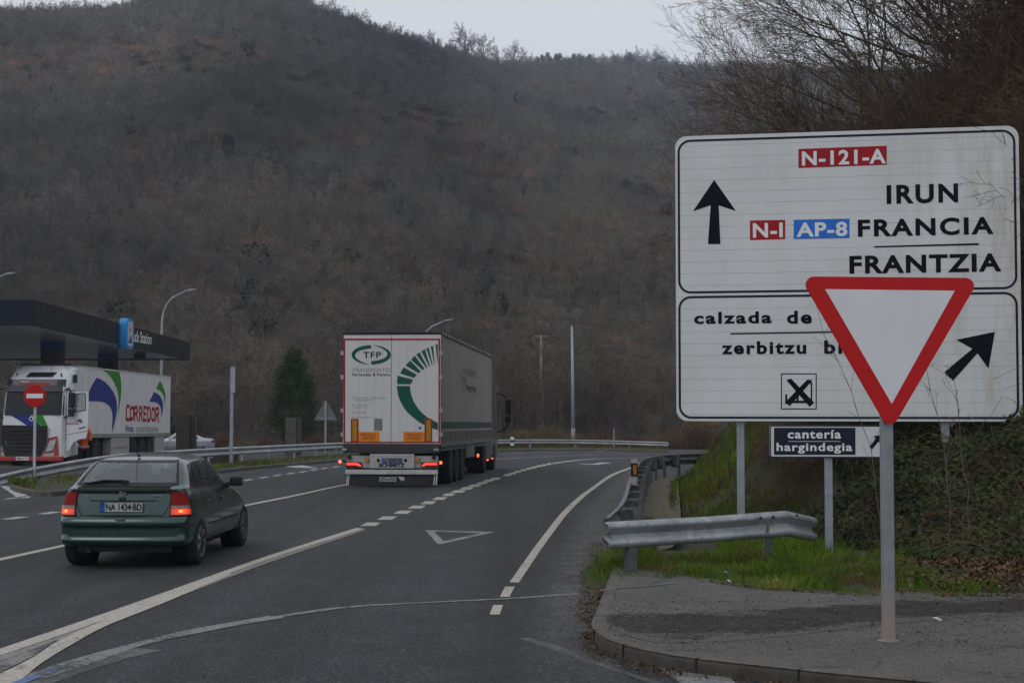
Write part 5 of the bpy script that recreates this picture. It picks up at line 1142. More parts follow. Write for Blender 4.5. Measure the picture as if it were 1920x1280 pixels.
MB().lathe([(0, .3), (.25, .3)], (cp(20.5, 1.2, 0)[0], cp(20.5, 1.2, 0)[1], cz(20.5/Ln)-H_-.22), 'Z', 16).build('soffit_lamp', m_black, ca)

# ------------------------------------------------------------------ guardrails
WB = [(-.035, .31), (.0, .308), (.035, .285), (.045, .25), (.035, .225), (-.02, .185), (-.035, .155), (-.02, .125), (.035, .085), (.045, .06), (.035, .025), (0, .002), (-.035, 0)]
def wprof(side=1, th=.004):
    f = [(n*side, z-.155) for n, z in WB]; return f+[(n-th*side, z) for n, z in reversed(f)]
def make_rail(label, path, zs, posts, side=1, mat=None, post_h=None, spacer=.14, cat='guardrail', end=None, pw=(.06, .10)):
    """path: xy list with rail centre heights zs above the road; side=+1: beam bulges to the right of the travel direction"""
    root = empty('guardrail', (path[0][0], path[0][1], 0)); tag(root, label, cat)
    P = catmull([(x-path[0][0], y-path[0][1], gz(y)+z) for (x, y), z in zip(path, zs)], 8) if len(path) > 3 else [Vector((x-path[0][0], y-path[0][1], gz(y)+z)) for (x, y), z in zip(path, zs)]
    MB().sweep(wprof(side), P, closed=True).build('beam', mat or m_galv, root, angle=50, recalc=True)
    return root, P
def add_post(root, p, d, side, top, bottom, mat=m_galv_dull, spacer=.16, w_=.10):
    n = Vector((d.y, -d.x, 0)).normalized()*(-side); q = p+n*spacer; a = math.atan2(n.y, n.x)
    mb = MB(); h = top-bottom; c = Vector((q.x, q.y, (top+bottom)/2)); M3 = Matrix.Rotation(a, 3, 'Z')
    # C section
    mb.box(c, (.006, w_, h), M3); mb.box(c+M3 @ Vector((.03, w_/2, 0)), (.06, .006, h), M3); mb.box(c+M3 @ Vector((.03, -w_/2, 0)), (.06, .006, h), M3)
    mb.build('post', mat, root)
    mb = MB(); c2 = Vector(((p.x+q.x)/2, (p.y+q.y)/2, p.z)); mb.box(c2+Vector((0, 0, .13)), (spacer, w_, .008), M3); mb.box(c2+Vector((0, 0, -.06)), (spacer, .008, .30), M3); mb.box(c2+Vector((0, 0, -.12)), (spacer, w_, .008), M3)
    mb.build('spacer', mat, root)
NR = [(1.10, 17.5), (1.50, 20.5), (1.86, 24.2), (2.2, 27.9), (2.78, 33.4), (3.2, 37.4), (3.75, 40.9), (4.5, 43.9), (5.6, 46.0), (8, 49), (12, 52.5)]
gr1, P = make_rail('dark backed guardrail curving away along the right shoulder', NR, [.60, .585, .57, .56, .555, .56, .56, .56, .56, .56, .56], None, side=-1, mat=simple('shaded beam steel', (.17, .175, .18), .6, .35, .4, 5))  # shadow on the rail's back is put into this darker steel colour
PP = resample(P, 2.1)
for i, p in enumerate(PP):
    if i == 0: continue
    d = (PP[min(i+1, len(PP)-1)]-PP[i-1]).normalized(); w_ = p+gr1.location
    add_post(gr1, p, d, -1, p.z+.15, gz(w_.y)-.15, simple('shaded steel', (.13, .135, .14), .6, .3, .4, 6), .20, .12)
# short leg turning back from its near end towards the bank
LEG = [(1.085, 17.30), (1.14, 17.38), (2.35, 18.0), (3.42, 18.65), (3.95, 19.6)]
lr = empty('guardrail', (LEG[0][0], LEG[0][1], 0)); tag(lr, 'near galvanised guardrail end section turned back towards the bank', 'guardrail')
P = [Vector((x-LEG[0][0], y-LEG[0][1], z)) for (x, y), z in zip(LEG, (.555, .56, .575, .60, .45))]
P = [P[0], P[1], P[1].lerp(P[2], .5), P[2], P[2].lerp(P[3], .5), P[3], P[3].lerp(P[4], .5), P[4]]
MB().sweep(wprof(1), P, closed=True).build('beam', m_galv, lr, angle=50, recalc=True)
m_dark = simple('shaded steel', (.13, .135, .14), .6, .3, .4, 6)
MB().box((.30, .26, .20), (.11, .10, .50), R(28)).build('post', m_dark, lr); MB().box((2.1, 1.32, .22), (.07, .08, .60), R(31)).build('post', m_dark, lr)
for q in (.62, .78): 
    p = P[3].lerp(P[5], q); MB().lathe([(-.012, .0), (-.012, .016), (.0, .018)], p+Vector((.03, -.055, .10)), 'Y', 8).build('bolt', m_black, lr)
pp = P[5]; MB().lathe([(-.012, .0), (-.012, .016), (.0, .018)], pp+Vector((.12, -.02, .10)), 'Y', 8).build('bolt', m_black, lr)
MB().box(P[3].lerp(P[5], .72)+Vector((.02, -.05, -.03)), (.03, .02, .10)).build('bolt', simple('rusty steel', (.16, .11, .07), .8, .2, .4, 20), lr)
# the long far guardrail
LR_ = [(-14.15, 40.2), (-13.55, 42.5), (-12.65, 47), (-11.9, 51.5), (-11.0, 57), (-9.9, 66), (-8.7, 76), (-6.6, 89), (-4.4, 99), (-1.0, 107), (4.2, 111.5), (9.0, 112), (11.6, 111)]
gr2, P = make_rail('long galvanised guardrail with a ramped end running round the outside of the bend', LR_, [.02, .25, .50, .56, .585, .585, .585, .585, .585, .58, .56, .45, .36], None, side=1)
PP = resample(P, 4.0)
for i, p in enumerate(PP):
    if i < 2: continue
    d = (PP[min(i+1, len(PP)-1)]-PP[i-1]).normalized(); w_ = p+gr2.location
    add_post(gr2, p, d, 1, p.z+.12, gz(w_.y)-.1, m_galv, .14, .10)
MB().box((-.12, -.15, .12), (.42, .30, .30), R(15)).build('end_block', simple('terminal steel', (.33, .34, .37), .6, .3, .3, 5), gr2, bevel=.04)
# ------------------------------------------------------------------ signs
def bigsign_mat():
    m, nt, b = newmat('sign sheeting'); co = coords(nt); sp = N(nt, 'ShaderNodeSeparateXYZ'); nt.links.new(co, sp.inputs[0])
    fr = mth(nt, 'FRACT', mth(nt, 'DIVIDE', sp.outputs[2], .1755)); ln = mth(nt, 'LESS_THAN', fr, .030)
    mp = N(nt, 'ShaderNodeMapping'); mp.inputs['Scale'].default_value = (3.0, 1, .5); nt.links.new(co, mp.inputs[0])
    st = nz(nt, 1.0, 6, .7, mp.outputs[0]); blot = nz(nt, .55, 4, .6, co)
    c = ramp(nt, blot, [(.3, (.55, .57, .575)), (.7, (.66, .68, .685))])
    right = ramp(nt, mth(nt, 'MULTIPLY', sp.outputs[0], .2), [(.55, .15), (1.0, .85)])
    c = mixc(nt, mth(nt, 'MULTIPLY', ramp(nt, st, [(.44, 0), (.66, .75)]), right), c, (.36, .31, .235))
    n2 = nz(nt, 1.3, 4, .7, co)
    c = mixc(nt, mth(nt, 'MULTIPLY', ln, ramp(nt, n2, [(.3, .35), (.6, .8)])), c, (.20, .17, .15))
    nt.links.new(c, b.inputs['Base Color']); b.inputs['Roughness'].default_value = .5; b.inputs['Specular IOR Level'].default_value = .25; return m
DL, DRr = 22.4, 21.5
XL, XR = (1268-960)/2800*DL, (1916.5-960)/2800*DRr
ang = math.atan2(DRr-DL, XR-XL); SW = math.hypot(XR-XL, DRr-DL); Z0, Z1 = 1.835, 6.12
big = empty('direction_sign', (XL, DL, 0), (0, 0, ang)); tag(big, 'huge white two panel road direction sign with black place names and arrows', 'road sign')
Mb = Matrix.Translation((XL, DL, 0)) @ Matrix.Rotation(ang, 4, 'Z')
F = Face(Mb, (0, 0, 0), (1, 0, 0), (0, 0, 1))
rr_ = [(x, 0, z) for x, z in rrect(0, Z0, SW, Z1, .17, 8)]
MB().prism(rr_, (0, .045, 0)).build('panel', bigsign_mat(), big, recalc=True)
MB().sweep([(0, 0)], [(0, 0, 0), (1, 0, 0)]) if 0 else None
z8 = zoom(1250, 220, 0.46885)
mb = MB()
def border(F, mb, x0, y0, x1, y1, r, wd, off):
    o_ = rrect(x0, y0, x1, y1, r, 8); i_ = rrect(x0+wd, y0+wd, x1-wd, y1-wd, r-wd, 8); n = len(o_)
    mb.add([F.pt(a, b, off) for a, b in o_]+[F.pt(a, b, off) for a, b in i_], [(i, (i+1) % n, (i+1) % n+n, i+n) for i in range(n)])
zt = F.ab(*z8(60, 72))[1]; zm1 = F.ab(*z8(200, 703))[1]; zm2 = F.ab(*z8(200, 713))[1]
border(F, mb, .035, zm1, SW-.045, Z1-.055, .19, .034, .003); border(F, mb, .035, Z0+.035, SW-.045, zm2, .19, .034, .003)
mb.build('border', m_navy, big)
mb = MB()
F.poly(mb, [(190, 250), (277, 375), (208, 352), (215, 507), (165, 507), (176, 352), (105, 376)], .003, z8)
F.poly(mb, [(1313, 857), (1287, 1005), (1243, 943), (1145, 1053), (1110, 1018), (1222, 925), (1158, 889)], .003, z8)
build_each(mb, 'arrow', m_ink, big)
mb = MB(); B_ = .036
F.text(mb, 'IRUN', (880, 348), (1165, 264), .003, z8, B_, sp=1.2); F.text(mb, 'FRANCIA', (765, 479), (1307, 397), .003, z8, B_, sp=1.2); F.text(mb, 'FRANTZIA', (731, 626), (1338, 543), .003, z8, B_, sp=1.15)
F.text(mb, 'calzada', (110, 827), (420, 775), .003, z8, B_, sp=1.2); F.text(mb, 'de', (481, 826), (580, 772), .003, z8, B_, sp=1.2); F.text(mb, 'servicio', (640, 822), (1010, 771), .003, z8, B_, sp=1.2)
F.text(mb, 'zerbitzu', (220, 948), (558, 893), .003, z8, B_, sp=1.2); F.text(mb, 'bidea', (630, 946), (868, 889), .003, z8, B_, sp=1.2)
F.poly(mb, [(830, 515), (1248, 503), (1248, 511), (830, 521)], .003, z8); F.poly(mb, [(255, 862), (880, 852), (880, 858), (255, 868)], .003, z8)
mb.build('lettering', m_ink, big)
mb = MB(); F.poly(mb, [(527, 127), (880, 114), (880, 190), (527, 203)], .003, z8); F.poly(mb, [(333, 413), (474, 410), (474, 487), (333, 491)], .003, z8); build_each(mb, 'route_shield', m_signred, big)
mb = MB(); F.poly(mb, [(508, 410), (731, 405), (731, 483), (508, 487)], .003, z8); build_each(mb, 'route_shield', m_signblue, big)
mb = MB(); pass
for q_ in (('N-121-A', (541, 194), (876, 126)), ('N-I', (345, 482), (464, 421)), ('AP-8', (519, 479), (722, 417))): mb = MB(); F.text(mb, *q_, .006, z8, .03, sp=1.1); mb.build('lettering', m_wht, big)
mb = MB()
F.ring(mb, [(457, 1023), (600, 1023), (600, 1167), (457, 1167)], [(461, 1027), (596, 1027), (596, 1163), (461, 1163)], .003, z8)
for q in ([(478, 1050), (498, 1044), (590, 1140), (572, 1157)], [(562, 1048), (584, 1050), (492, 1154), (474, 1138)]): F.poly(mb, q, .005, z8)
F.poly(mb, [(474, 1108), (482, 1106), (482, 1146), (474, 1146)], .0035, z8); F.poly(mb, [(474, 1132), (560, 1132), (560, 1142), (474, 1142)], .0035, z8); F.ring(mb, [(542, 1070), (582, 1058), (582, 1138), (520, 1138), (520, 1100)], [(548, 1074), (576, 1064), (576, 1132), (528, 1132), (528, 1102)], .004, z8)
mb.build('pictogram', m_ink, big)
mb = MB()
for zz_ in [Z0+.35, Z0+1.3, Z0+2.4, Z0+3.5]: mb.box((SW/2, .07, zz_), (SW-.3, .05, .09))
build_each(mb, 'rear_brace', m_galv, big)
for px in (1388, 1774):
    x = F.ab(px, 800)[0]; bz = bankz(*(Mb @ Vector((x, .15, 0))).xy)-.3
    MB().box2((x-.057, .095, bz), (x+.057, .20, Z1-.2)).build('post', m_post, big, bevel=.006)
# quarry sign
qs_x, qs_y = (1553-960)/2800*19.9, 19.9
q = empty('direction_sign', (qs_x, qs_y, 0), (0, 0, R(-3))); tag(q, 'small white sign with a navy field and arrow, below the huge sign', 'road sign')
Mq = Matrix.Translation((qs_x, qs_y, 0)) @ Matrix.Rotation(R(-3), 4, 'Z'); F = Face(Mq, (0, 0, 0), (1, 0, 0), (0, 0, 1))
a0, b1 = F.ab(1443, 797); a1, b0 = F.ab(1664, 858)
MB().prism([(x, 0, z) for x, z in rrect(a0, b0, a1, b1, .04, 5)], (0, .03, 0)).build('panel', simple('small sign sheeting', (.60, .61, .63), .5, 0, .15, 2), q, recalc=True)
mb = MB(); border(F, mb, a0, b0, a1, b1, .04, .016, .002); mb.build('border', m_navy, q)
z7 = zoom(1400, 760, .40625)
mb = MB(); F.rect(mb, 126, 102, 502, 227, .002, z7); mb.build('name_field', simple('navy field', (.010, .014, .030), .5, 0, .1, 2), q)
mb = MB(); F.text(mb, 'cantería', (189, 152), (435, 113), .004, z7, .025, sp=1.12); F.text(mb, 'hargindegia', (138, 221), (487, 172), .004, z7, .025, sp=1.12); F.poly(mb, [(193, 164), (432, 164), (432, 166), (193, 166)], .004, z7); mb.build('lettering', m_wht, q)
mb = MB(); F.poly(mb, [(565, 190), (596, 152), (583, 141), (628, 134), (622, 178), (608, 166), (578, 203)], .003, z7); mb.build('arrow', m_ink, q)
MB().box2((-.05, .035, -.3+bankz(qs_x, qs_y)), (.05, .10, b1-.05)).build('post', m_post, q, bevel=.005)
# give way sign
gy = 12.35; gx = (1668-960)/2800*gy
g = empty('give_way_sign', (gx, gy, .118)); tag(g, 'red bordered white triangle give way sign on a grey post on the pavement', 'road sign')
Mg = Matrix.Translation((gx, gy, .118)); F = Face(Mg, (0, -.02, 0), (1, 0, 0), (0, 0, 1))
def rtri(A, B, C, r, n=8):
    out = []; P = [Vector(A), Vector(B), Vector(C)]
    for i in range(3):
        p, a, b = P[i], P[i-1], P[(i+1) % 3]; u = (a-p).normalized(); v = (b-p).normalized(); h = math.acos(u.dot(v))/2; c = p+(u+v).normalized()*(r/math.sin(h)); t1 = p+u*(r/math.tan(h)); t2 = p+v*(r/math.tan(h))
        a1 = math.atan2(t1.y-c.y, t1.x-c.x); a2 = math.atan2(t2.y-c.y, t2.x-c.x)
        while a2-a1 > math.pi: a2 -= 2*math.pi
        while a2-a1 < -math.pi: a2 += 2*math.pi
        out += [(c.x+r*math.cos(a1+(a2-a1)*k/n), c.y+r*math.sin(a1+(a2-a1)*k/n)) for k in range(n+1)]
    return out
TL_, TR_, BT_ = F.ab(1499, 518), F.ab(1838, 521), F.ab(1669, 810)
o_ = rtri(TL_, TR_, BT_, .070); ctr = Vector(((TL_[0]+TR_[0]+BT_[0])/3, (TL_[1]+TR_[1]+BT_[1])/3))
i_ = [F.ab(1547, 542), F.ab(1790, 545), F.ab(1672, 757)]
MB().prism([F.pt(a, b, -.012) for a, b in o_], F.N*.012).build('panel', simple('give way red', (.50, .008, .010), .4, 0, .1, 4), g, recalc=True)
def sheet_mat():
    m, nt, b = newmat('retroreflective sheet'); co = coords(nt)
    wv = N(nt, 'ShaderNodeTexWave'); wv.bands_direction = 'Z'; wv.inputs['Scale'].default_value = 22; nt.links.new(co, wv.inputs[0])
    c = ramp(nt, wv.outputs['Fac'], [(0, (.66, .67, .69)), (1, (.69, .70, .72))])
    nt.links.new(mixc(nt, ramp(nt, nz(nt, 2, 5, .6, co), [(.35, .3), (.65, 0)]), c, (.48, .49, .51)), b.inputs['Base Color']); b.inputs['Roughness'].default_value = .45; return m
mb = MB(); mb.add([F.pt(a, b, .002) for a, b in i_], [(0, 1, 2)]); mb.build('sign_face', sheet_mat(), g)
def postmat():
    m, nt, b = newmat('give way post steel'); co = coords(nt); sp = N(nt, 'ShaderNodeSeparateXYZ'); nt.links.new(co, sp.inputs[0])
    f = nz(nt, 5, 5, .7, co); c = ramp(nt, f, [(.3, (.20, .215, .235)), (.7, (.30, .315, .34))])
    mp = N(nt, 'ShaderNodeMapping'); mp.inputs['Scale'].default_value = (14, 14, 1.2); nt.links.new(co, mp.inputs[0])
    c = mixc(nt, ramp(nt, nz(nt, 3, 4, .7, mp.outputs[0]), [(.5, 0), (.75, .35)]), c, (.14, .145, .15))
    k = ramp(nt, mth(nt, 'ADD', sp.outputs[2], mth(nt, 'MULTIPLY', f, .25)), [(.28, .75), (.62, 0)])
    nt.links.new(mixc(nt, k, c, (.36, .27, .215)), b.inputs['Base Color']); b.inputs['Roughness'].default_value = .55; b.inputs['Metallic'].default_value = .35; return m
MB().box((-.02, .05, .95), (.10, .06, 2.0), R(16)).build('post', postmat(), g, bevel=.008)
MB().box((-.02, .05, .006), (.15, .11, .012), R(16)).build('base_flange', simple('mortar ring', (.30, .30, .29), .9, 0, .3, 10), g)
# no entry sign
def simple_post(root, x, y, w_, d_, h, mat=m_post, z0=-.2, rz=0): return MB().box((x, y, (h+z0)/2), (w_, d_, h-z0), R(rz)).build('post', mat, root, bevel=.004)
p = G(64, 903); k = p.y/2800
ne = empty('no_entry_sign', (p.x, p.y, p.z+.1)); tag(ne, 'round red no entry sign on a slim pale post before the parked lorry', 'road sign')
r_ = 21.2*k; zc = at(66, 742, p.y).z-p.z-.1
MB().lathe([(-.01, r_*.98), (.0, r_), (.012, r_)], (at(66.5, 742, p.y).x-p.x, -.05, zc), 'Y', 40).build('panel', simple('no entry red', (.42, .008, .010), .5, 0, .08, 2), ne)
MB().box((at(66.5, 742, p.y).x-p.x, -.066, zc), (r_*1.45, .006, r_*.40)).build('white_bar', m_wht, ne)
simple_post(ne, 0, 0, .075, .05, zc+r_*.3, simple('pale post', (.46, .48, .52), .5, .2, .2, 5))
# tall post with a box behind the green car, triangular sign seen from behind
p = G(434, 868); p.y = 57; p.x = (435-960)/2800*57; p.z = gz(57)
hp = empty('sensor_post', (p.x, p.y, p.z)); tag(hp, 'tall grey square post with a long box at its top, beside the far guardrail', 'post')
ht = at(437, 688, 57).z-p.z; simple_post(hp, 0, 0, .12, .10, ht-.05, m_post)
MB().box((.06, -.03, ht-.49), (.14, .14, .98)).build('sensor_box', simple('box grey', (.36, .39, .44), .5, .3, .2, 4), hp, bevel=.01); MB().box((.06, -.03, ht+.005), (.17, .17, .02)).build('cap', m_galv, hp)
D = 74; p = Vector(((611-960)/2800*D, D, gz(D)))
tb = empty('warning_sign', p); tag(tb, 'grey back of a triangular road sign left of the big lorry', 'road sign')
zt_ = at(611, 752, D).z-p.z; zb_ = at(611, 788, D).z-p.z; hw_ = 20.5*D/2800
o_ = rtri((0, zt_+.08), (-hw_-.06, zb_), (hw_+.06, zb_), .05); MB().prism([(x, 0, z) for x, z in o_], (0, .02, 0)).build('panel', simple('sign back grey', (.17, .18, .19), .6, .3, .2, 3), tb, recalc=True)
MB().box((0, -.01, zb_+.12), (hw_*1.5, .015, .04)).build('rear_brace', m_galv, tb); simple_post(tb, 0, -.04, .085, .06, zt_, m_galv)
# delineator posts
dl = empty('delineator_post', (at(1188, 880, 36).x, 25.6, 0)); dl.location = ((1188.5-960)/2800*26.5, 26.5, 0); tag(dl, 'black and white delineator post with an amber reflector on the near guardrail', 'marker post')
zt_ = at(1188, 862, 26.5).z; MB().box((0, 0, zt_-.22), (.12, .03, .46)).build('post', simple('delineator white', (.42, .41, .38), .6, 0, .3, 8), dl, bevel=.008)
MB().box((0, -.018, zt_-.17), (.125, .012, .23)).build('black_band', m_black, dl); MB().box((0.01, -.028, zt_-.17), (.055, .012, .17)).build('reflector', simple('amber reflector', (.45, .16, .015), .35, 0, .3, 20), dl)
D = 106; gd = empty('delineator_post', ((960.5-960)/2800*D, D, gz(D))); tag(gd, 'small green and white marker post under the far guardrail', 'marker post')
for i in range(4): MB().lathe([(0, .13), (.2, .13)], (0, -.25, .12+i*.2), 'Z', 12).build('band', simple('marker green', (.01, .10, .05), .5) if i % 2 == 0 else m_wht, gd)
# no parking sign
D = 112; px_ = 1151.5; ns = empty('no_parking_sign', ((px_-960)/2800*D, D, gz(D))); tag(ns, 'narrow looking red and blue round no parking sign beyond the far guardrail', 'road sign')
zc = at(px_, 793, D).z-gz(D); rr0 = 9.2*D/2800; ns.rotation_euler = (0, 0, R(58))
MB().lathe([(-.01, rr0), (.01, rr0)], (0, 0, zc), 'Y', 28).build('panel', simple('parking red', (.22, .008, .02), .5), ns); MB().lathe([(-.012, rr0*.76), (-.006, rr0*.76)], (0, -.01, zc), 'Y', 28).build('blue_disc', simple('parking blue', (.03, .035, .20), .5), ns)
MB().box((0, -.025, zc), (rr0*1.6, .006, rr0*.2), Matrix.Rotation(R(45), 3, 'Y')).build('red_bar', simple('parking red', (.4, .01, .03)), ns); simple_post(ns, 0, .04, .07, .07, zc, m_galv)
# street lamps
def lamp(px, D, py_top, reach, label, bend_h=2.0):
    x = (px-960)/2800*D; z0 = gz(min(D, 130)); o = empty('street_lamp', (x, D, z0)); tag(o, label, 'street lamp')
    H = at(px, py_top, D).z-z0; pts = [(0, 0, -.2), (0, 0, H*.45), (0, 0, H-bend_h)]+[(reach*.72*(1-math.cos(R(a))), 0, H-bend_h+bend_h*.9*math.sin(R(a))) for a in (20, 40, 60, 80)]+[(reach*.8, 0, H-.05)]
    MB().tube(pts, [.10, .09, .075, .065, .06, .055, .05, .045], 10).build('pole', m_galv, o, smooth=True)
    MB().lathe([(-.40, .02), (-.35, .06), (-.1, .085), (.2, .07), (.38, .03)], (0, 0, 0), 'X', 10).build('lamp_head', simple('lamp head grey', (.24, .25, .26), .4, .3, .2, 4), o, smooth=True, loc=(reach*.8+.35, 0, H+.02), rot=(0, R(-10), 0)); return o
lamp(302.5, 92, 545, 1.75, 'curved grey street lamp rising behind the filling station canopy')
lamp(790, 108, 601, 2.0, 'street lamp whose curved arm shows above the big lorry')
lamp(-42, 92, 514, 1.9, 'street lamp whose head just enters at the left edge of the view')
D = 118; x = (1074.5-960)/2800*D; tp = empty('metal_pole', (x, D, gz(D))); tag(tp, 'tall thin bluish metal pole beyond the far guardrail', 'pole')
H = at(1072, 611, D).z-gz(D); MB().tube([(0, 0, -.3), (-.03, 0, H*.5), (-.09, 0, H)], [.16, .13, .09], 10).build('shaft', simple('bluish steel', (.30, .36, .40), .5, .3, .2, 3), tp, smooth=True); MB().tube([(0, 0, -.3), (0, 0, 1.6)], [.2, .17], 10).build('base', simple('pole base', (.4, .4, .4)), tp)
D = 127; x = (1014.5-960)/2800*D; up = empty('utility_pole', (x, D, gz(D))); tag(up, 'grey brown concrete utility pole with a wire, left of the thin metal pole', 'pole')
H = at(1016, 627, D).z-gz(D); m_conc = simple('pole concrete', (.27, .25, .22), .9, 0, .3, 3)
mb = MB(); mb.box((-.13, 0, H*.26), (.14, .2, H*.56)); mb.box((.13, 0, H*.26), (.14, .2, H*.56)); mb.box((0, 0, H*.75), (.26, .2, H*.5), None, .7)
for i in range(7): mb.box((0, 0, .5+i*.62), (.3, .1, .12))
mb.build('shaft', m_conc, up); MB().box((0, 0, H-.15), (1.3, .1, .1)).build('crossarm', m_conc, up)
mb = MB(); mb.tube([(.5, 0, H-.1), (9, 4, H-1.8), (22, 10, H-3.2), (45, 22, H-3)], .018, 4); mb.tube([(-.5, 0, H-.1), (-12, 5, H-1.5), (-30, 14, H-1.2)], .015, 4); mb.build('cable', m_black, up)
# totems
def totem(px0, px1, py, D, dark0, label):
    x = ((px0+px1)/2-960)/2800*D; o = empty('totem', (x, D, gz(D))); tag(o, label, 'totem'); H = at(px0, py, D).z-gz(D); W_ = (px1-px0)*D/2800; a = (dark0-px0)/(px1-px0)
    MB().box2((-W_/2, 0, -.2), (-W_/2+W_*a, .5, H)).build('panel', simple('taupe panel', (.105, .092, .080), .55, 0, .15, 2), o, bevel=.01)
    MB().box2((-W_/2+W_*a+.003, .02, -.2), (W_/2-W_*.25, .45, H-.03)).build('dark_side', m_black, o); MB().box2((W_/2-W_*.25+.003, .04, -.2), (W_/2, .4, H-.06)).build('edge_strip', simple('brown grey', (.07, .063, .055), .6), o)
    MB().box((-W_/2+W_*a/2, -.004, H*.58), (W_*a*.98, .006, .025)).build('joint', m_black, o)
totem(331, 367, 777, 78, 356, 'wide taupe totem in front of the silver car')
totem(535.5, 564, 783, 80, 556, 'narrow taupe totem standing before the evergreen tree')
# forecourt low wall dark behind rail
mb = MB(); D = 62
o = empty('low_wall', ((395-960)/2800*D, D, gz(D))); tag(o, 'low dark stone wall behind the guardrail below the wide totem', 'wall'); MB().box((0, 0, .2), (2.3, .3, .62)).build('wall_face', simple('dark stone', (.05, .046, .04), .95, 0, .5, 6, bumpy=.6), o); MB().box((0, 0, .53), (2.36, .36, .05)).build('coping', simple('dark coping', (.09, .085, .08), .9), o)
# ------------------------------------------------------------------ trees
def wood_mat(name, dark, light, scale=6, tint=False, rough=.9, trans=0):
    m, nt, b = newmat(name); co = coords(nt); f = nz(nt, scale, 5, .7, co)
    c = ramp(nt, f, [(.32, dark), (.66, light)])
    if tint:
        at_ = N(nt, 'ShaderNodeAttribute', attribute_type='INSTANCER', attribute_name='tint')
        c = mixc(nt, 1, c, at_.outputs['Color'], 'MULTIPLY')
    nt.links.new(c, b.inputs['Base Color']); b.inputs['Roughness'].default_value = rough; b.inputs['Specular IOR Level'].default_value = .15
    return m
def perp(d, r):
    u = d.cross(Vector((r.uniform(-1, 1), r.uniform(-1, 1), r.uniform(-1, 1))))
    return u.normalized() if u.length > 1e-4 else Vector((1, 0, 0))
def grow(out, p, d, L, rad, lvl, spec, r, lean=None):
    """spec[lvl] = (children, length ratio, angle deg, segments, wander, upward pull)"""
    ch, lr, ang, ns, wan, up = spec[lvl]; pts = [p.copy()]; rr = [rad]; dd = [d.copy()]
    for i in range(ns):
        d = (d+Vector((r.gauss(0, wan), r.gauss(0, wan), r.gauss(0, wan)+up))+(lean*.06 if lean is not None else Vector())).normalized()
        p = p+d*(L/ns); pts.append(p.copy()); rr.append(max(.0022, rad*(1-.8*(i+1)/ns))); dd.append(d.copy())
    out.append((lvl, pts, rr))
    if lvl+1 < len(spec):
        for k in range(ch):
            t = .22+.78*(k+r.random())/ch if lvl == 0 else .15+.85*(k+r.random())/ch
            x = t*ns; i = min(ns-1, int(x)); q = pts[i].lerp(pts[i+1], x-i); base = dd[i+1]
            a = R(ang*r.uniform(.65, 1.3)); nd = (base*math.cos(a)+perp(base, r)*math.sin(a)).normalized()
            grow(out, q, nd, L*lr*r.uniform(.7, 1.2)*(1.15-.55*t if lvl == 0 else 1.05-.35*t), max(.0022, rr[i]*.62), lvl+1, spec, r, lean)
def tree_meshes(out, cut, twig_r=None, ribbons=False):
    a, b = MB(), MB()
    for lvl, pts, rr in out:
        t = a if lvl <= cut else b
        if ribbons and lvl > cut:
            w_ = twig_r
            p, q = pts[0], pts[-1]; d = (q-p); s = perp(d.normalized() if d.length > 1e-6 else Vector((0, 0, 1)), rng)*w_
            mid = pts[len(pts)//2]; k = len(t.v)
            t.v += [tuple(p-s), tuple(p+s), tuple(mid+s*.8), tuple(mid-s*.8), tuple(q)]; t.f += [(k, k+1, k+2, k+3), (k+3, k+2, k+4)]
        else:
            t.tube(pts, rr if not twig_r or lvl <= cut else [max(x, twig_r) for x in rr], 6 if lvl == 0 else (4 if lvl <= cut else 3), cap=False)
    return a, b
def leaf_blob(mb, r, c, rad, n, size, flat=1.0):
    for _ in range(n):
        v = Vector((r.gauss(0, 1), r.gauss(0, 1), r.gauss(0, 1))).normalized()*(r.random()**.4); p = Vector(c)+Vector((v.x*rad[0], v.y*rad[1], v.z*rad[2]))
        a = perp(Vector((0, 0, 1)), r)*size*r.uniform(.6, 1.4); n2 = Vector((r.uniform(-1, 1), r.uniform(-1, 1), r.uniform(.1, 1.4))).normalized(); b_ = n2.cross(a).normalized()*size*r.uniform(.5, 1)
        mb.add([p-a*.5, p+b_*.4, p+a*.6, p-b_*.4], [(0, 1, 2, 3)])
# --- the wood on the hill: one uncountable mass, scattered tree kinds
KINDS = bpy.data.collections.new('wood_kinds')
m_hw = wood_mat('hill twigs', (.108, .100, .088), (.200, .185, .162), .35, True)
m_hb = wood_mat('hill boughs', (.05, .045, .04), (.16, .14, .12), .6, True)
m_he = wood_mat('hill evergreen', (.012, .022, .010), (.030, .048, .020), .5, True)
kr = random.Random(11)
for i in range(6):
    out = []; H = [9, 10, 8, 12, 11, 7][i]
    spec = [(8, .62, 48, 4, .10, .02), (6, .55, 42, 3, .16, .05), (6, .55, 40, 2, .2, .06), (4, .6, 38, 2, .25, .05), (0, .5, 30, 2, .25, .05)]
    if i >= 3: spec[0] = (10, .42, 30, 5, .05, .03)
    grow(out, Vector((0, 0, -.4)), Vector((0, 0, 1)), H*.62, .13 if i < 3 else .10, 0, spec, kr)
    a, b = tree_meshes(out, 1, .021, True); me_b = a; k = len(a.v)
    o = MB(); o.v = a.v+b.v; o.f = a.f+[tuple(q+k for q in f) for f in b.f]
    ob = o.build('wood_kind_%d' % i, None, coll=KINDS)
    ob.data.materials.append(m_hb); ob.data.materials.append(m_hw)
    na = len(a.f); ob.data.polygons.foreach_set('material_index', [0]*na+[1]*(len(o.f)-na))
o = MB()
leaf_blob(o, kr, (0, 0, 3.2), (1.7, 1.7, 3.0), 1500, .42); o.tube([(0, 0, -.4), (0, 0, 3)], [.16, .08], 5); o.build('wood_kind_6', m_he, coll=KINDS)
o = MB()
leaf_blob(o, kr, (0, 0, .6), (1.6, 1.6, .9), 420, .36); o.build('wood_kind_7', m_he, coll=KINDS)
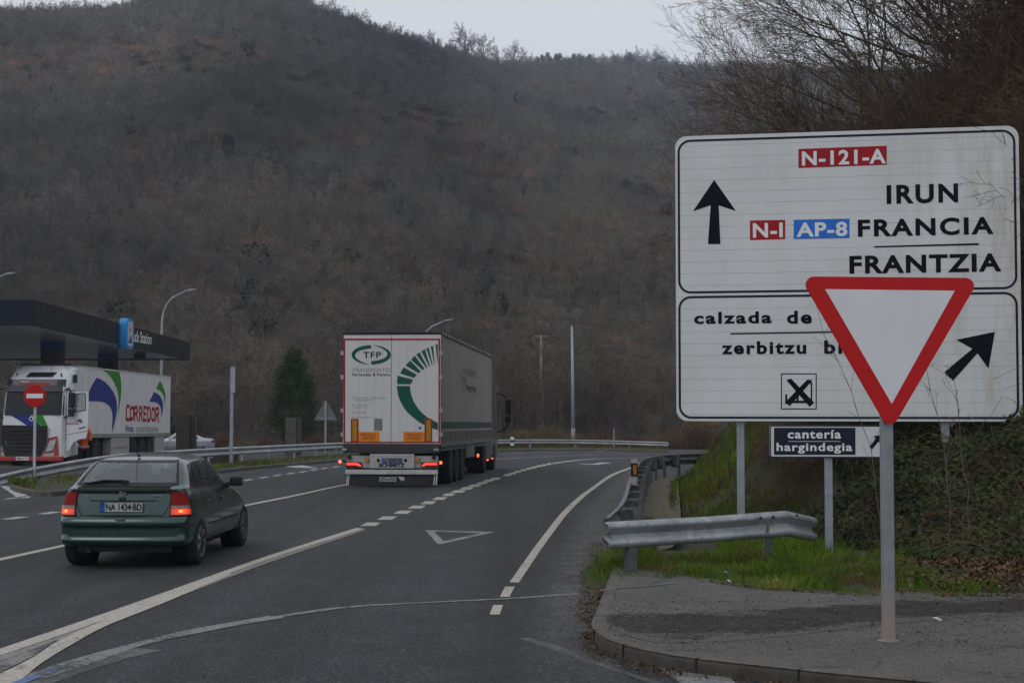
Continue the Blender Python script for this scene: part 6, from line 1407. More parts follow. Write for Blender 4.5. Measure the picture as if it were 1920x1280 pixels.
o = MB()          # low dry scrub / bracken
for _ in range(260):
    p = Vector((kr.gauss(0, 1.1), kr.gauss(0, 1.1), -.1)); d = Vector((kr.gauss(0, .45), kr.gauss(0, .45), 1)).normalized()*kr.uniform(.7, 1.9); s = perp(d.normalized(), kr)*.028
    o.add([p-s, p+s, p+d], [(0, 1, 2)])
o.build('wood_kind_8', m_hw, coll=KINDS)
pv, pidx, prot, pscl, ptint = [], [], [], [], []
hr = random.Random(5)
def fbm(x, y, s, z): return noise.fractal(Vector((x*s, y*s, z)), .9, 2.0, 4)
cnt = 0
for _ in range(33000):
    px = hr.uniform(-520, 2450); t = hr.random()**.8; D1 = interp(DR, px); D = D0+(D1-D0)*t
    if hr.random() > max(.5, D/D1): continue
    if hr.random() > (.95 if t < .16 else .58+.40*t): continue
    p = hill_point(px, t); open_ = fbm(p.x, p.y, .011, 2.0)
    band = fbm(p.x, p.y, .02, 8.0)
    cl = t > .30 and t < .72 and open_ > .12
    k = hr.random()
    if cl and k < .80:
        idx = 8 if k < .62 else 7; sc = hr.uniform(.7, 1.3)
    elif k < .006 or (k < .012 and t < .1): idx, sc = 6, hr.uniform(.4, .8)
    elif k < .03: idx, sc = 7, hr.uniform(.8, 1.5)
    elif k < .16: idx, sc = 8, hr.uniform(.9, 1.6)
    else: idx, sc = hr.choice([0, 1, 2, 0, 4, 5, 1, 2, 1]), hr.uniform(.5, .88) if t < .35 else hr.uniform(.6, 1.1)
    if t > .85 and idx < 7: sc *= .75 if t < .93 else .42
    if t > .975 and 230 < px < 860 and idx < 7: idx = 7 if hr.random() < .5 else 8; sc = .8
    q = fbm(p.x, p.y, .016, 20); q2 = fbm(p.x, p.y, .006, 40); v = hr.uniform(.70, 1.12)*(1+.8*q)*(.80+.3*min(1, t*2))
    warm = .5+.6*q2+hr.uniform(-.25, .25); warm = max(0, min(1, warm))
    warm = min(1.3, warm+max(0, .45-t)*.8); col = (v*(.93+.13*warm), v*(.96+.01*warm), v*(1.05-.16*warm))
    if idx == 8: col = (v*(1.35 if q2 > 0 else 1.0), v*.84, v*.66)
    pv.append(tuple(p-Vector((0, 0, .2)))); pidx.append(idx); prot.append((hr.gauss(0, .06), hr.gauss(0, .06), hr.uniform(0, 6.28))); pscl.append(sc); ptint.append(col)
me = bpy.data.meshes.new('hill_wood'); me.from_pydata(pv, [], [])
def attr(name, typ, dat, key='value'):
    a_ = me.attributes.new(name, typ, 'POINT'); flat = [q for v in dat for q in v] if isinstance(dat[0], tuple) else dat; a_.data.foreach_set(key, flat)
attr('kind_index', 'INT', pidx); attr('turn', 'FLOAT_VECTOR', prot, 'vector'); attr('size', 'FLOAT', pscl); attr('tint', 'FLOAT_VECTOR', ptint, 'vector')
wood = link('hill_wood', me)
tag(wood, 'mass of bare grey brown winter woodland and scrub covering the hill', kind='stuff')
def scatter_group(coll):
    g = bpy.data.node_groups.new('scatter', 'GeometryNodeTree'); g.interface.new_socket('Geometry', in_out='INPUT', socket_type='NodeSocketGeometry'); g.interface.new_socket('Geometry', in_out='OUTPUT', socket_type='NodeSocketGeometry')
    gi = g.nodes.new('NodeGroupInput'); go = g.nodes.new('NodeGroupOutput'); ci = g.nodes.new('GeometryNodeCollectionInfo')
    ci.inputs['Collection'].default_value = coll; ci.inputs['Separate Children'].default_value = True; ci.inputs['Reset Children'].default_value = True
    ip = g.nodes.new('GeometryNodeInstanceOnPoints'); ip.inputs['Pick Instance'].default_value = True
    def na(n, t): q = g.nodes.new('GeometryNodeInputNamedAttribute'); q.data_type = t; q.inputs[0].default_value = n; return q.outputs[0]
    g.links.new(gi.outputs[0], ip.inputs['Points']); g.links.new(ci.outputs[0], ip.inputs['Instance'])
    g.links.new(na('kind_index', 'INT'), ip.inputs['Instance Index']); g.links.new(na('turn', 'FLOAT_VECTOR'), ip.inputs['Rotation']); g.links.new(na('size', 'FLOAT'), ip.inputs['Scale'])
    g.links.new(ip.outputs[0], go.inputs[0]); return g
md = wood.modifiers.new('scatter', 'NODES'); md.node_group = scatter_group(KINDS)
# --- individual trees
m_bark = wood_mat('grey brown bark', (.035, .030, .024), (.12, .105, .085), 5)
m_twig = wood_mat('brown twigs', (.060, .048, .040), (.17, .135, .11), 3)
m_twig2 = wood_mat('reddish twigs', (.075, .050, .042), (.16, .115, .095), 3)
m_pale = wood_mat('pale twigs', (.12, .10, .08), (.26, .23, .19), 3)
m_ever = wood_mat('evergreen leaves', (.008, .020, .006), (.055, .10, .022), 3)
m_pine = wood_mat('dark pine needles', (.012, .022, .014), (.03, .05, .03), 2)
def make_tree(name, H, rad, spec, seed, cut=1, bark=None, twig=None, twig_r=None, lean=None, ribbons=False, d0=(0, 0, 1)):
    r = random.Random(seed); out = []; grow(out, Vector((0, 0, -.3)), Vector(d0).normalized(), H, rad, 0, spec, r, lean)
    a, b = tree_meshes(out, cut, twig_r, ribbons); root = empty(name)
    a.build('trunk', bark or m_bark, root, smooth=True); b.build('crown', twig or m_twig, root); return root
FAR = [(11, .68, 48, 5, .06, .03), (8, .55, 42, 3, .15, .05), (7, .5, 38, 3, .2, .05), (5, .55, 35, 2, .22, .04), (0, .5, 30, 2, .2, .04)]
# skyline trees
def put(root, x, y, z, s, rz, label, group, cat='tree'):
    root.location = (x, y, z); root.scale = (s, s, s); root.rotation_euler = (0, 0, rz); tag(root, label, cat, group); return root
rt = [make_tree('bare_tree', 5.0, .20, FAR, 31+i, 1, m_bark, m_twig, .018, None, True) for i in range(2)]
sk = [(868, .985, 1.5, 'largest bare tree on the ridge, with a wide dark crown left of its neighbour'), (905, .985, 1.28, 'wide bare tree on the ridge just right of the largest one'), (965, .98, 1.1, 'rounded bare tree on the ridge between the two wide ones and the pines'), (812, .985, .8, 'small pale bushy tree at the left end of the ridge tree row'),
      (1230, .99, 1.25, 'lone small rounded bare tree standing on the ridge left of the near branches'), (1304, .99, 1.2, 'lone dark ivy covered tree on the ridge behind the near branches'), (935, .98, .8, 'thin low bare tree on the ridge between two bigger crowns'), (990, .975, .85, 'low bare tree on the ridge closest to the dark pines')]
for i, (px, t, s, lb) in enumerate(sk):
    o = rt[i] if i < 2 else copy_tree(rt[i % 2]); p = hill_point(px, t)
    put(o, p.x, p.y, p.z-.3, s*(1.6 if px < 1100 else 1.5), i*1.3, lb, 'bare trees on the ridge')
mb = MB(); leaf_blob(mb, kr, (0, 0, 3.6), (1.9, 1.9, 1.7), 500, .5); leaf_blob(mb, kr, (0, 0, 5.3), (1.1, 1.1, 1.4), 300, .45); pine = empty('pine_tree'); mb.build('crown', m_pine, pine)
MB().tube([(0, 0, -.3), (0, 0, 2.4), (.1, 0, 4)], [.2, .15, .08], 6).build('trunk', m_bark, pine)
for i in range(16):
    o = pine if i == 0 else copy_tree(pine); px = 1010+i*8.2+kr.uniform(-2, 2)+(60 if i > 12 else 0); p = hill_point(px, .97)
    put(o, p.x, p.y, p.z-.5, kr.uniform(.7, 1.15), i, 'dark green pine in the clump on the ridge', 'pines on the ridge')
# bare trees at the foot of the hill
ft = [make_tree('bare_tree', 6.4, .12, [(11, .5, 30, 5, .06, .03), (7, .5, 34, 3, .12, .07), (6, .55, 32, 3, .15, .06), (4, .6, 30, 2, .2, .05), (0, .5, 30, 2, .2, .04)], 51+i, 1, m_bark, [m_twig, m_twig2, m_twig][i], .014, None, True) for i in range(3)]
fr_ = random.Random(8)
for i in range(110):
    px = 310+i*8.9+fr_.uniform(-9, 9); D = fr_.uniform(119, 140); o = ft[i] if i < 3 else copy_tree(ft[i % 3])
    put(o, (px-960)/2800*D, D, gz(min(D, 130))-.2, fr_.uniform(.5, 1.15)*(1 if px > 480 else .8), fr_.uniform(0, 6), 'slender bare tree in the thicket at the foot of the hill', 'bare trees at the foot of the hill')
# dark evergreen behind the roadside totem
ev = empty('evergreen_tree', at(549, 842, 112)*1.0, label='dense dark green conical evergreen tree behind the guardrail', cat='tree')
ev.location.z = gz(112)-.1
r = random.Random(3); mb = MB()
for k in range(110):
    t = r.random(); hgt = .8+t*6.4; rad = (2.1*(1-t**2.0)**.75+.2)*(1 if t > .2 else .55+t*2.2); a = r.uniform(0, 6.28); d = rad*math.sqrt(r.random())*.85
    leaf_blob(mb, r, (math.cos(a)*d, math.sin(a)*d, hgt), (.62, .62, .62), 210, .16)
mb.build('crown', m_ever, ev); MB().tube([(0, 0, -.2), (.05, 0, 2.5), (0, .1, 5)], [.2, .15, .06], 7).build('trunk', m_bark, ev)
# yellowish shrubs beyond the far guardrail
m_dry = wood_mat('straw coloured twigs', (.085, .068, .026), (.19, .155, .07), 2); m_rust = wood_mat('russet twigs', (.07, .04, .022), (.14, .085, .045), 2)
def make_shrub(mat, seed, name='shrub', n=900, w_=1.5, h_=1.5, leaf=True):
    r = random.Random(seed); mb = MB()
    for _ in range(n):
        x, y = r.gauss(0, w_*.5), r.gauss(0, w_*.5); hh = h_*math.exp(-(x*x+y*y)/(w_*w_)*.9)*r.uniform(.6, 1.1)
        d = Vector((x*.35+r.gauss(0, .12), y*.35+r.gauss(0, .12), hh)); s = perp(d.normalized(), r)*.014; p = Vector((x*.7, y*.7, -.05)); mid = p+d*.55+Vector((r.gauss(0, .08), r.gauss(0, .08), 0))
        mb.add([p-s, p+s, mid+s*.8, mid-s*.8, p+d+Vector((r.gauss(0, .12), r.gauss(0, .12), 0))], [(0, 1, 2, 3), (3, 2, 4)])
    if leaf: leaf_blob(mb, r, (0, 0, h_*.42), (w_*.55, w_*.55, h_*.42), 260, .09)
    o = mb.build(name, mat); return o
sh = [make_shrub(m_dry, 1), make_shrub(m_rust, 2), make_shrub(m_dry, 4, w_=1.9, h_=1.2)]
for i, (px, D, s, k) in enumerate([(938, 117, 1.0, 1), (968, 118, 1.25, 0), (985, 120, 1.35, 0), (1008, 118, 1.5, 2), (1030, 119, 1.6, 0), (1052, 120, 1.45, 2), (1080, 118, 1.0, 0), (1102, 119, .9, 1), (1125, 121, .8, 2), (1190, 119, .9, 1), (1160, 120, .9, 2), (1215, 120, 1.1, 2), (1240, 119, 1.0, 0), (1262, 118, 1.4, 1), (620, 104, .9, 1), (590, 102, 1.0, 1), (500, 98, .8, 1), (460, 99, .9, 2), (420, 105, 1.0, 1), (1285, 115, 1.6, 2), (1310, 112, 1.8, 1)]):
    o = sh[[0, 1, 2][k]] if not sh[k].get('label') else copy_tree(sh[k])
    o.location = ((px-960)/2800*D, D, gz(D)-.1); o.scale = (s, s, s); o.rotation_euler = (0, 0, i)
    tag(o, 'low dry russet brown shrub beyond the far guardrail' if k == 1 else 'yellowish leafless shrub beyond the far guardrail', 'shrub', 'russet roadside shrubs' if k == 1 else 'yellowish roadside shrubs')
# --- trees on the near bank
NEAR = [(13, .62, 42, 8, .07, .015), (9, .55, 38, 6, .10, .03), (7, .5, 34, 5, .12, .03), (4, .5, 32, 4, .14, .02), (2, .5, 32, 3, .15, .01)]
NEAR2 = [(13, .78, 36, 8, .08, .03), (8, .52, 34, 6, .09, .04), (6, .5, 32, 4, .12, .03), (4, .5, 30, 3, .14, .02), (0, .5, 28, 3, .15, .0)]
nt_ = [make_tree('bare_tree', 8.2, .12, NEAR2, 71, 1, m_bark, m_twig, .0042, Vector((-.75, -.1, .1)), d0=(-.2, 0, 1)),
       make_tree('bare_tree', 7.0, .10, NEAR2, 72, 1, m_bark, m_twig2, .0042, Vector((-.5, .1, .0)), d0=(-.1, 0, 1)),
       make_tree('bare_tree', 9.5, .15, NEAR2, 73, 1, m_bark, m_twig, .0045, Vector((-.5, -.4, .2))),
       make_tree('bare_tree', 6.5, .07, NEAR2, 74, 1, m_pale, m_twig, .0038, Vector((-.9, -.1, -.25)), d0=(-.4, 0, 1))]
# x, y, kind, scale, turn, label
NT = [(9.3, 30.5, 0, .80, 0, 'tallest bare tree behind the direction sign, its dark branches arching left over the sky'),
      (8.0, 34.5, 1, .74, .2, 'reddish bare tree left of the direction sign, with low spreading twigs'),
      (10.0, 29.5, 2, .85, .3, 'straight grey trunked bare tree behind the middle of the direction sign'),
      (9.6, 41.0, 1, .74, -.3, 'slender bare tree further along the bank, left of the direction sign'),
      (11.2, 31.0, 0, .95, .1, 'bare tree with long arching boughs over the right half of the direction sign'),
      (11.4, 36.5, 3, 1.0, .2, 'pale branched bare tree behind the top left corner of the direction sign'),
      (13.5, 34.0, 2, 1.0, 1.2, 'bare tree high on the bank at the upper right'),
      (12.6, 27.5, 3, 1.15, .0, 'bare tree whose pale crooked boughs hang across the upper right of the view'),
      (9.9, 20.8, 3, .28, .1, 'thin bare sapling reaching in from the right edge over the direction sign'),
      (15.5, 39.0, 0, 1.0, .6, 'bare tree at the back of the bank behind the pale branched one'),
      (9.4, 45.0, 1, 1.1, .4, 'bare tree at the far end of the bank beside the road bend'),
      (13.5, 47.0, 2, 1.0, 2.0, 'tall bare tree at the far end of the bank above the bend'),
      (17.0, 33.0, 1, 1.25, .1, 'reddish bare tree at the far right of the bank'),
      (9.6, 37.5, 0, .8, .5, 'small dark bare tree half hidden behind the upper left of the direction sign'),
      (16.5, 43.0, 2, 1.25, .9, 'tall bare tree on the crest of the bank, second from the right at the back'),
      (20.0, 44.0, 0, 1.2, 1.4, 'bare tree on the crest of the bank at the upper right corner'),
      (18.5, 37.0, 2, 1.1, 2.6, 'grey bare tree crowding the upper right of the bank'),
      (12.2, 42.0, 1, 1.15, 1.9, 'reddish bare tree at the back of the bank above the middle of the huge sign'),
      (14.0, 38.0, 0, 1.1, 3.0, 'dark bare tree leaning right at the back of the bank'),
      (14.8, 29.5, 2, 1.05, .5, 'grey bare tree standing high near the right edge')]
done = set()
for x, y, k, s, rz, lb in NT:
    o = nt_[k] if k not in done else copy_tree(nt_[k]); done.add(k)
    put(o, x, y, bankz(x, y)-.15, s, rz, lb, 'bare trees on the near bank')
# dense brushwood covering the upper bank: uncountable
BR = bpy.data.collections.new('brush_kinds'); br = random.Random(21)
m_brush = wood_mat('brushwood', (.044, .030, .022), (.125, .086, .064), 4, True)
m_brush2 = wood_mat('pale brushwood', (.07, .055, .042), (.17, .14, .11), 4, True)
for i in range(4):
    out = []
    for s_ in range(7):
        d = Vector((br.gauss(-.15, .35), br.gauss(0, .35), 1)).normalized()
        grow(out, Vector((br.gauss(0, .4), br.gauss(0, .4), -.2)), d, br.uniform(1.8, 3.4), .016, 0, [(7, .5, 38, 5, .12, .02), (6, .5, 36, 4, .15, .02), (3, .55, 34, 3, .18, .02), (0, .5, 30, 2, .2, 0)], br)
    mb = MB()
    for lvl, pts, rr in out: mb.tube(pts, [max(q, .0032) for q in rr], 3, cap=False)
    mb.build('brush_kind_%d' % i, m_brush if i < 3 else m_brush2, coll=BR)
pv, pidx, prot, pscl, ptint = [], [], [], [], []
for _ in range(4300):
    y = br.uniform(20, 60); x = br.uniform(3, 30); df = sdist(FT, x, y)
    if df < 1.7+max(0, 27-y)*.1 or df > 24 or (y < 23.4 and x < 8.5+(23.4-y)*.6): continue
    if df < 4.5 and y > 24 and br.random() < (.93 if df < 3.2 else .5): continue
    k = br.uniform(.55, 1.35); c = .8+.5*noise.noise(Vector((x*.25, y*.25, 0)))
    pv.append((x, y, bankz(x, y)-.05)); pidx.append(br.choice([0, 1, 2, 0, 1, 2, 3])); prot.append((br.gauss(0, .15), br.gauss(0, .15), br.uniform(0, 6.28))); pscl.append(k*(.6 if df < 4 else (1 if df < 8 else 1.3))); ptint.append((c*1.05, c*.98, c*.93))
for _ in range(420):
    x = br.uniform(4.3, 9.5); y = br.choice([br.uniform(23, 26), br.uniform(17.2, 21)]); df = sdist(FT, x, y)
    if df < .15 or df > 5 or noise.noise(Vector((x*.8, y*.8, 60))) < -.1: continue
    c = br.uniform(.7, 1.5); pv.append((x, y, bankz(x, y)-.1)); pidx.append(br.choice([0, 1, 2, 3])); prot.append((br.gauss(0, .4), br.gauss(0, .4), br.uniform(0, 6.28))); pscl.append(br.uniform(.18, .42) if y > 22.8 else br.uniform(.05, .13)); ptint.append((c*1.1, c*.95, c*.85))
me = bpy.data.meshes.new('brushwood'); me.from_pydata(pv, [], [])
attr('kind_index', 'INT', pidx); attr('turn', 'FLOAT_VECTOR', prot, 'vector'); attr('size', 'FLOAT', pscl); attr('tint', 'FLOAT_VECTOR', ptint, 'vector')
brush = link('brushwood', me); tag(brush, 'dense tangle of brown leafless brushwood covering the upper bank', kind='stuff')
md = brush.modifiers.new('scatter', 'NODES'); md.node_group = scatter_group(BR)
# --- grass, ivy, leaf litter
def blade_field(name, pts, hmin, hmax, wid, mat, r, lean=.45):
    mb = MB()
    for (x, y, z, s) in pts:
        hh = r.uniform(hmin, hmax)*s; a = r.uniform(0, 6.28); dx, dy = math.cos(a)*wid, math.sin(a)*wid; b1, b2 = r.gauss(0, lean)*hh, r.gauss(0, lean)*hh
        k = len(mb.v); mb.v += [(x-dx, y-dy, z-.01), (x+dx, y+dy, z-.01), (x+dx*.7+b1*.35, y+dy*.7+b2*.35, z+hh*.6), (x-dx*.7+b1*.35, y-dy*.7+b2*.35, z+hh*.6), (x+b1, y+b2, z+hh*.95)]
        mb.f += [(k, k+1, k+2, k+3), (k+3, k+2, k+4)]
    return mb.build(name, mat)
def leafy(name, stops, scale):
    m, nt, b = newmat(name); co = coords(nt)
    c = ramp(nt, nz(nt, scale, 5, .7, co), stops); d = ramp(nt, nz(nt, scale*14, 3, .7, co), [(.3, .6), (.7, 1.45)])
    big = ramp(nt, nz(nt, scale*.32, 4, .65, co), [(.36, (.55, .50, .45)), (.5, (1, 1, 1)), (.64, (1.25, 1.05, .75))]); nt.links.new(mixc(nt, 1, mixc(nt, 1, c, d, 'MULTIPLY'), big, 'MULTIPLY'), b.inputs['Base Color']); b.inputs['Roughness'].default_value = .8; b.inputs['Specular IOR Level'].default_value = .05; return m
m_grass = leafy('verge grass', [(.36, (.16, .115, .055)), (.45, (.08, .115, .018)), (.57, (.10, .19, .018)), (.68, (.19, .20, .045))], .9)
m_grassfar = leafy('bank grass', [(.36, (.13, .080, .035)), (.46, (.085, .10, .018)), (.60, (.11, .18, .016)), (.72, (.20, .19, .04))], .8)
gr = random.Random(17); pts = []
ymin = lambda x: interp([(.8, 16.95), (1.3, 16.95), (2.0, 16.75), (2.5, 16.0), (3.5, 15.35), (5, 15.2), (12, 15.1)], x)
for _ in range(150000):
    x = gr.uniform(.7, 9.0); y = gr.uniform(15.0, 25.5)
    dv = sdist(VB, x, y) if gr.random() < 1 else 0
    if dv < .02: continue
    if y < ymin(x)+.30*noise.noise(Vector((x*1.7, 4, 0)))+.08: continue
    df = sdist(FT, x, y)
    if df > .8 and x > 3.6: continue
    n1 = noise.noise(Vector((x*1.1, y*1.1, 2)))
    bare = noise.noise(Vector((x*2.3, y*2.3, 12)))
    if gr.random() < max(0, .35-n1*.9)*.8 or bare > .27: continue
    if dv < .35 and gr.random() > dv*2.5: continue
    if x > 4.6-.25*(y-17) and gr.random() < .55+(x-4.6)*.6: continue
    if 1.7 < x < 3.0 and 19.5 < y and abs(x-2.35-(y-20)*.08) < .42: continue
    pts.append((x, y, bankz(x, y), .4+.85*max(0, n1+.35)*(1 if gr.random() < .9 else 1.6)))
    if len(pts) > 62000: break
blade_field('grass', pts, .07, .20, .0042, m_grass, gr); tag(bpy.data.objects['grass'], 'rough green grass on the verge between pavement, guardrail and bank', kind='stuff')
pts = []
for _ in range(130000):
    y = gr.uniform(23, 56); x = gr.uniform(2.8, 15); df = sdist(FT, x, y)
    if df < -.15 or df > 5.2: continue
    n1 = noise.noise(Vector((x*.9, y*.9, 6)))
    if gr.random() < max(0, .25-n1*.8) or gr.random() < (df-3)*.5: continue
    pts.append((x, y, bankz(x, y), .7+.7*max(0, n1+.3)))
    if len(pts) > 52000: break
o = blade_field('grass', pts, .08, .24, .007, m_grassfar, gr); o.name = 'bank_grass'; tag(o, 'mossy green grass covering the slope behind the guardrail', kind='stuff')
# grass of the far island
pts = []
for i in range(n_-1):
    f, b_ = fr[i], bk[i]
    for _ in range(75 if f.y < 60 else 36):
        t = gr.uniform(.1, .95); p = f.lerp(b_, t)+(fr[i+1]-f)*gr.random()
        if noise.noise(Vector((p.x*.6, p.y*.3, 3))) < -.1 and gr.random() < .8: continue
        pts.append((p.x, p.y, gz(p.y)+.1, 1))
o = blade_field('island_grass', pts, .06, .18, .013, m_grassfar, gr); tag(o, 'grass strip growing along the foot of the far guardrail', kind='stuff')
m_ivy = leafy('ivy and bramble leaves', [(.30, (.10, .055, .035)), (.44, (.034, .042, .022)), (.58, (.045, .070, .024)), (.72, (.17, .11, .055))], 2.2)
mb = MB()
for _ in range(90000):
    x = gr.uniform(3.2, 11); y = gr.uniform(15.6, 26); df = sdist(FT, x, y)
    edge = -.25-1.3*max(0, min(1, (x-5)/2))
    if df < edge or df > 5.5: continue
    if y > 22.5 and x < 5.0: continue
    lift = gr.random()*(.10+.28*max(0, noise.noise(Vector((x*1.4, y*1.4, 30)))+.35)*min(1, max(0, df+.4)))
    p = Vector((x, y, bankz(x, y)+lift)); s = gr.uniform(.022, .05)
    a = Vector((gr.uniform(-1, 1), gr.uniform(-1, 1), gr.uniform(-.5, .5))).normalized(); n2 = Vector((gr.gauss(0, .6), gr.gauss(-.5, .6), 1)).normalized(); b_ = n2.cross(a).normalized(); a = b_.cross(n2)
    mb.add([p-a*s, p+b_*s*.8, p+a*s*.35+b_*s*.3, p+a*s*1.1, p+a*s*.35-b_*s*.3, p-b_*s*.8], [(0, 1, 2, 3, 4, 5)])
    if len(mb.v) > 6*52000: break
tag(mb.build('ivy', m_ivy), 'dark ivy and bramble leaves covering the foot of the bank on the right', kind='stuff')
# bramble canes
mb = MB()
for _ in range(620):
    x = gr.uniform(3.6, 9); y = gr.uniform(16.4, 25); df = sdist(FT, x, y)
    if df < -.1-1.2*max(0, min(1, (x-5)/2)) or (y > 21.5 and x < 4.6): continue
    p = Vector((x, y, bankz(x, y))); a = gr.uniform(0, 6.28); d = Vector((math.cos(a), math.sin(a)*.5, 0)); L = gr.uniform(.4, 1.3); hh = gr.uniform(.15, .6)
    mb.tube([p, p+d*L*.3+Vector((0, 0, hh*.85)), p+d*L*.65+Vector((0, 0, hh)), p+d*L+Vector((0, 0, hh*gr.uniform(.2, .7)))], [.005, .005, .004, .003], 3, cap=False)
tag(mb.build('bramble', wood_mat('bramble canes', (.045, .030, .022), (.15, .115, .085), 1.5)), 'thin arching bramble canes over the ivy', kind='stuff')
m_leaf = leafy('fallen leaves', [(.36, (.035, .022, .014)), (.5, (.095, .060, .036)), (.64, (.18, .135, .09))], 9)
mb = MB()
def leaf_at(p, s, tilt=.35):
    a = gr.uniform(0, 6.28); u = Vector((math.cos(a), math.sin(a), gr.gauss(0, tilt))); v = Vector((-math.sin(a), math.cos(a), gr.gauss(0, tilt)))
    mb.add([p-u*s, p-v*s*.5, p+u*s, p+v*s*.5], [(0, 1, 2, 3)])
kp = [p for p in kerb]
for _ in range(5200):
    k = kp[gr.randrange(len(kp))]
    if k.x < 1.0 and gr.random() < .6: continue
    i_ = min(len(kp)-2, kp.index(k)) if False else 0
    off = abs(gr.gauss(0, .16))+.02
    if noise.noise(Vector((k.x*1.5, 0, 5))) < -.05 and gr.random() < .75: continue
    leaf_at(Vector((k.x-off*.35, k.y-off, .012+gr.random()*.02)), gr.uniform(.008, .022))
for _ in range(1800):
    k = gr.random(); p = G(1100+gr.gauss(0, 10)+k*20, 1165-k*150, .012); leaf_at(p+Vector((gr.gauss(0, .05), 0, 0)), gr.uniform(.008, .02))
for _ in range(3500):
    x = gr.uniform(1.2, 7); y = ymin(x)+abs(gr.gauss(0, .3))
    if noise.noise(Vector((x*.9, 3, 5))) < gr.uniform(-.3, .45): continue
    leaf_at(Vector((x, y, max(.125, bankz(x, y)+.02))), gr.uniform(.01, .028))
for _ in range(900):
    p = Gp(gr.uniform(1160, 1920), gr.uniform(1120, 1225)); leaf_at(p+Vector((0, 0, .008)), gr.uniform(.006, .016))
for _ in range(5500):
    x = gr.triangular(3.9, 7.6, 6.2); y = gr.uniform(15.3, 18.2)
    if noise.noise(Vector((x*1.5, y*1.5, 44))) < gr.uniform(-.4, .3): continue
    if x < 4.4 and gr.random() < .6: continue
    leaf_at(Vector((x, y, bankz(x, y)+.06+gr.random()*.08)), gr.uniform(.02, .045), .6)
tag(mb.build('leaf_litter', m_leaf), 'brown fallen leaves along the kerb and the verge edge', kind='stuff')
# pebbles and mud crumbs
mb = MB()
for _ in range(7000):
    p = Gp(gr.uniform(1130, 1920), gr.triangular(1105, 1225, 1150)); s = gr.uniform(.002, .007)*(2.2 if gr.random() < .04 else 1)
    if noise.noise(Vector((p.x*1.3, p.y*2.5, 8))) < -.05: continue
    q = p+Vector((0, 0, .002+s*.3))
    mb.add([q+Vector((s, 0, 0)), q+Vector((0, s, 0)), q+Vector((-s, 0, 0)), q+Vector((0, -s*.9, 0)), q+Vector((0, 0, s*.7))], [(0, 1, 4), (1, 2, 4), (2, 3, 4), (3, 0, 4)])
tag(mb.build('mud_crumbs', simple('mud crumbs', (.045, .038, .032), .95, 0, .5, 20)), 'dark crumbs of mud scattered on the pavement', kind='stuff')
# stone and litter
def rock(name, p, s, mat, label, cat, flat=.6, seed=0):
    bm = bmesh.new(); bmesh.ops.create_icosphere(bm, subdivisions=3, radius=1)
    for v in bm.verts: v.co *= 1+.35*noise.noise(v.co*1.3+Vector((seed, 0, 0)))+.12*noise.noise(v.co*4+Vector((seed, 3, 0))); v.co.z *= flat
    me = bpy.data.meshes.new(name); bm.to_mesh(me); bm.free(); me.materials.append(mat); o = link(name, me, loc=p); o.scale = s; o.rotation_euler = (0, 0, seed); tag(o, label, cat)
p = G(1612, 1086, .1); rock('stone', (p.x, p.y, .13), (.12, .09, .09), simple('pale stone', (.28, .27, .25), .9, 0, .4, 14, bumpy=.8), 'pale grey stone lying in the grass left of the give way post', 'stone', .7, 2)
for i, (px, py, lb) in enumerate([(1356, 1074, 'small white scrap lying in the grass above the pavement edge'), (1363, 1091, 'crumpled pale paper scrap at the edge of the pavement'), (1755, 1162, 'white scrap on the pavement right of the give way post')]):
    mb = MB(); r = random.Random(i); P = [Vector((math.cos(a_)*.05*r.uniform(.6, 1.2), math.sin(a_)*.035*r.uniform(.6, 1.2), r.uniform(0, .035))) for a_ in [k*.9 for k in range(7)]]
    mb.add(P+[Vector((0, 0, .03))], [(k, (k+1) % 7, 7) for k in range(7)])
    o = mb.build('paper_scrap', simple('litter paper', (.55, .55, .54), .8, 0, .2, 9)); o.location = G(px, py, .14); tag(o, lb, 'litter')
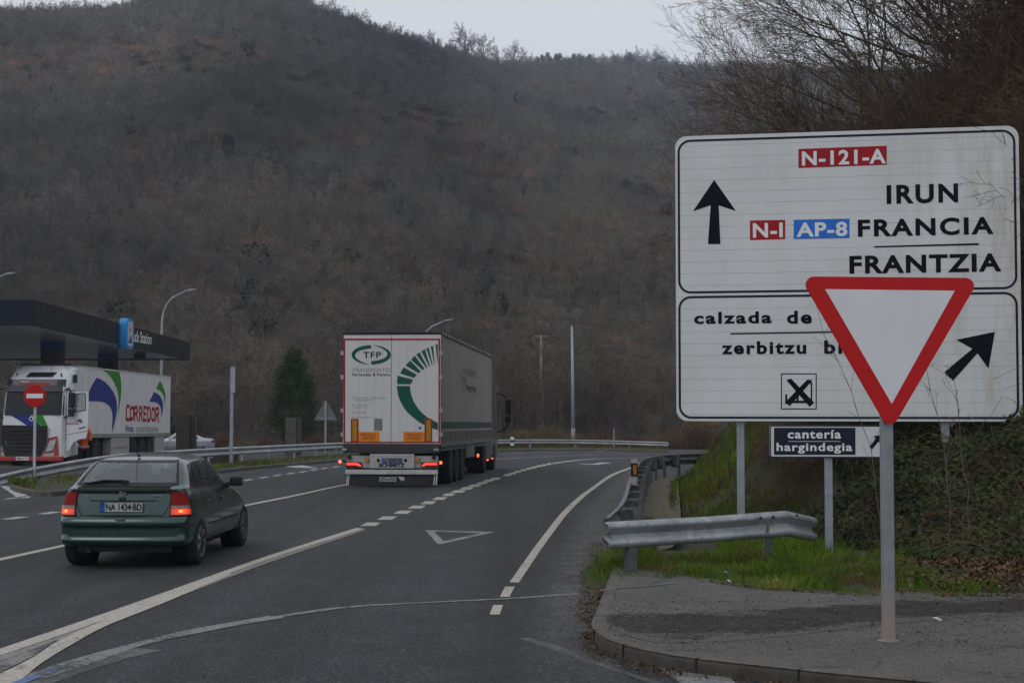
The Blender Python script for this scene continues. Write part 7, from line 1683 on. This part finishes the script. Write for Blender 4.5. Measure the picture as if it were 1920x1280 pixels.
# dry weeds standing before the signs
def weed(x, y, H, lean, seed, label, umbel=True):
    r = random.Random(seed); o = empty('dry_weed', (x, y, bankz(x, y))); tag(o, label, 'dry plant'); mb = MB(); top = MB()
    pts = [Vector((lean[0]*t*t*H, lean[1]*t*H, t*H)) for t in [k/8 for k in range(9)]]
    for i in range(1, 8): pts[i] += Vector((r.gauss(0, .02), r.gauss(0, .02), 0))
    mb.tube(pts, [.008*(1-.7*k/8)+.001 for k in range(9)], 4)
    for i in range(3, 9):
        for _ in range(2):
            d = Vector((r.gauss(0, .6)+lean[0]*.4, r.gauss(0, .4), r.uniform(.3, 1))).normalized(); L = r.uniform(.15, .45)*H*.4; q = pts[i]; e = q+d*L; mb.tube([q, q+d*L*.5+Vector((0, 0, .02)), e], [.0035, .0028, .002], 3)
            if umbel:
                for _k in range(5): dd_ = Vector((r.gauss(0, .5), r.gauss(0, .5), .7)).normalized()*.07; top.tube([e, e+dd_], [.0018, .0015], 3); leaf_blob(top, r, e+dd_, (.012, .012, .012), 3, .012)
    mb.build('stem', m_twig, o)
    if top.v: top.build('seed_head', m_pale, o)
weed(4.70, 19.0, 2.85, (-.26, -.02), 3, 'tall dry forked stem leaning left across the lower panel of the huge sign', False)
weed(5.55, 19.0, 2.45, (-.12, -.02), 5, 'dry umbel stalk right of the give way post in front of the huge sign')
weed(5.85, 19.2, 2.2, (-.08, -.02), 6, 'shorter dry umbel stalk below the right corner of the huge sign')
# ------------------------------------------------------------------ air
HZ = True
if HZ:
    m = bpy.data.materials.new('haze'); m.use_nodes = True; nt = m.node_tree; nt.nodes.clear(); out = nt.nodes.new('ShaderNodeOutputMaterial'); pv_ = nt.nodes.new('ShaderNodeVolumePrincipled')
    pv_.inputs['Color'].default_value = (.72, .84, 1, 1); pv_.inputs['Density'].default_value = .00037; pv_.inputs['Anisotropy'].default_value = .1; nt.links.new(pv_.outputs[0], out.inputs['Volume'])

    hz = MB().box2((-1250, -360, -32), (1250, 1450, 236)).build('haze', m); tag(hz, 'thin bluish winter haze over the valley', kind='stuff')
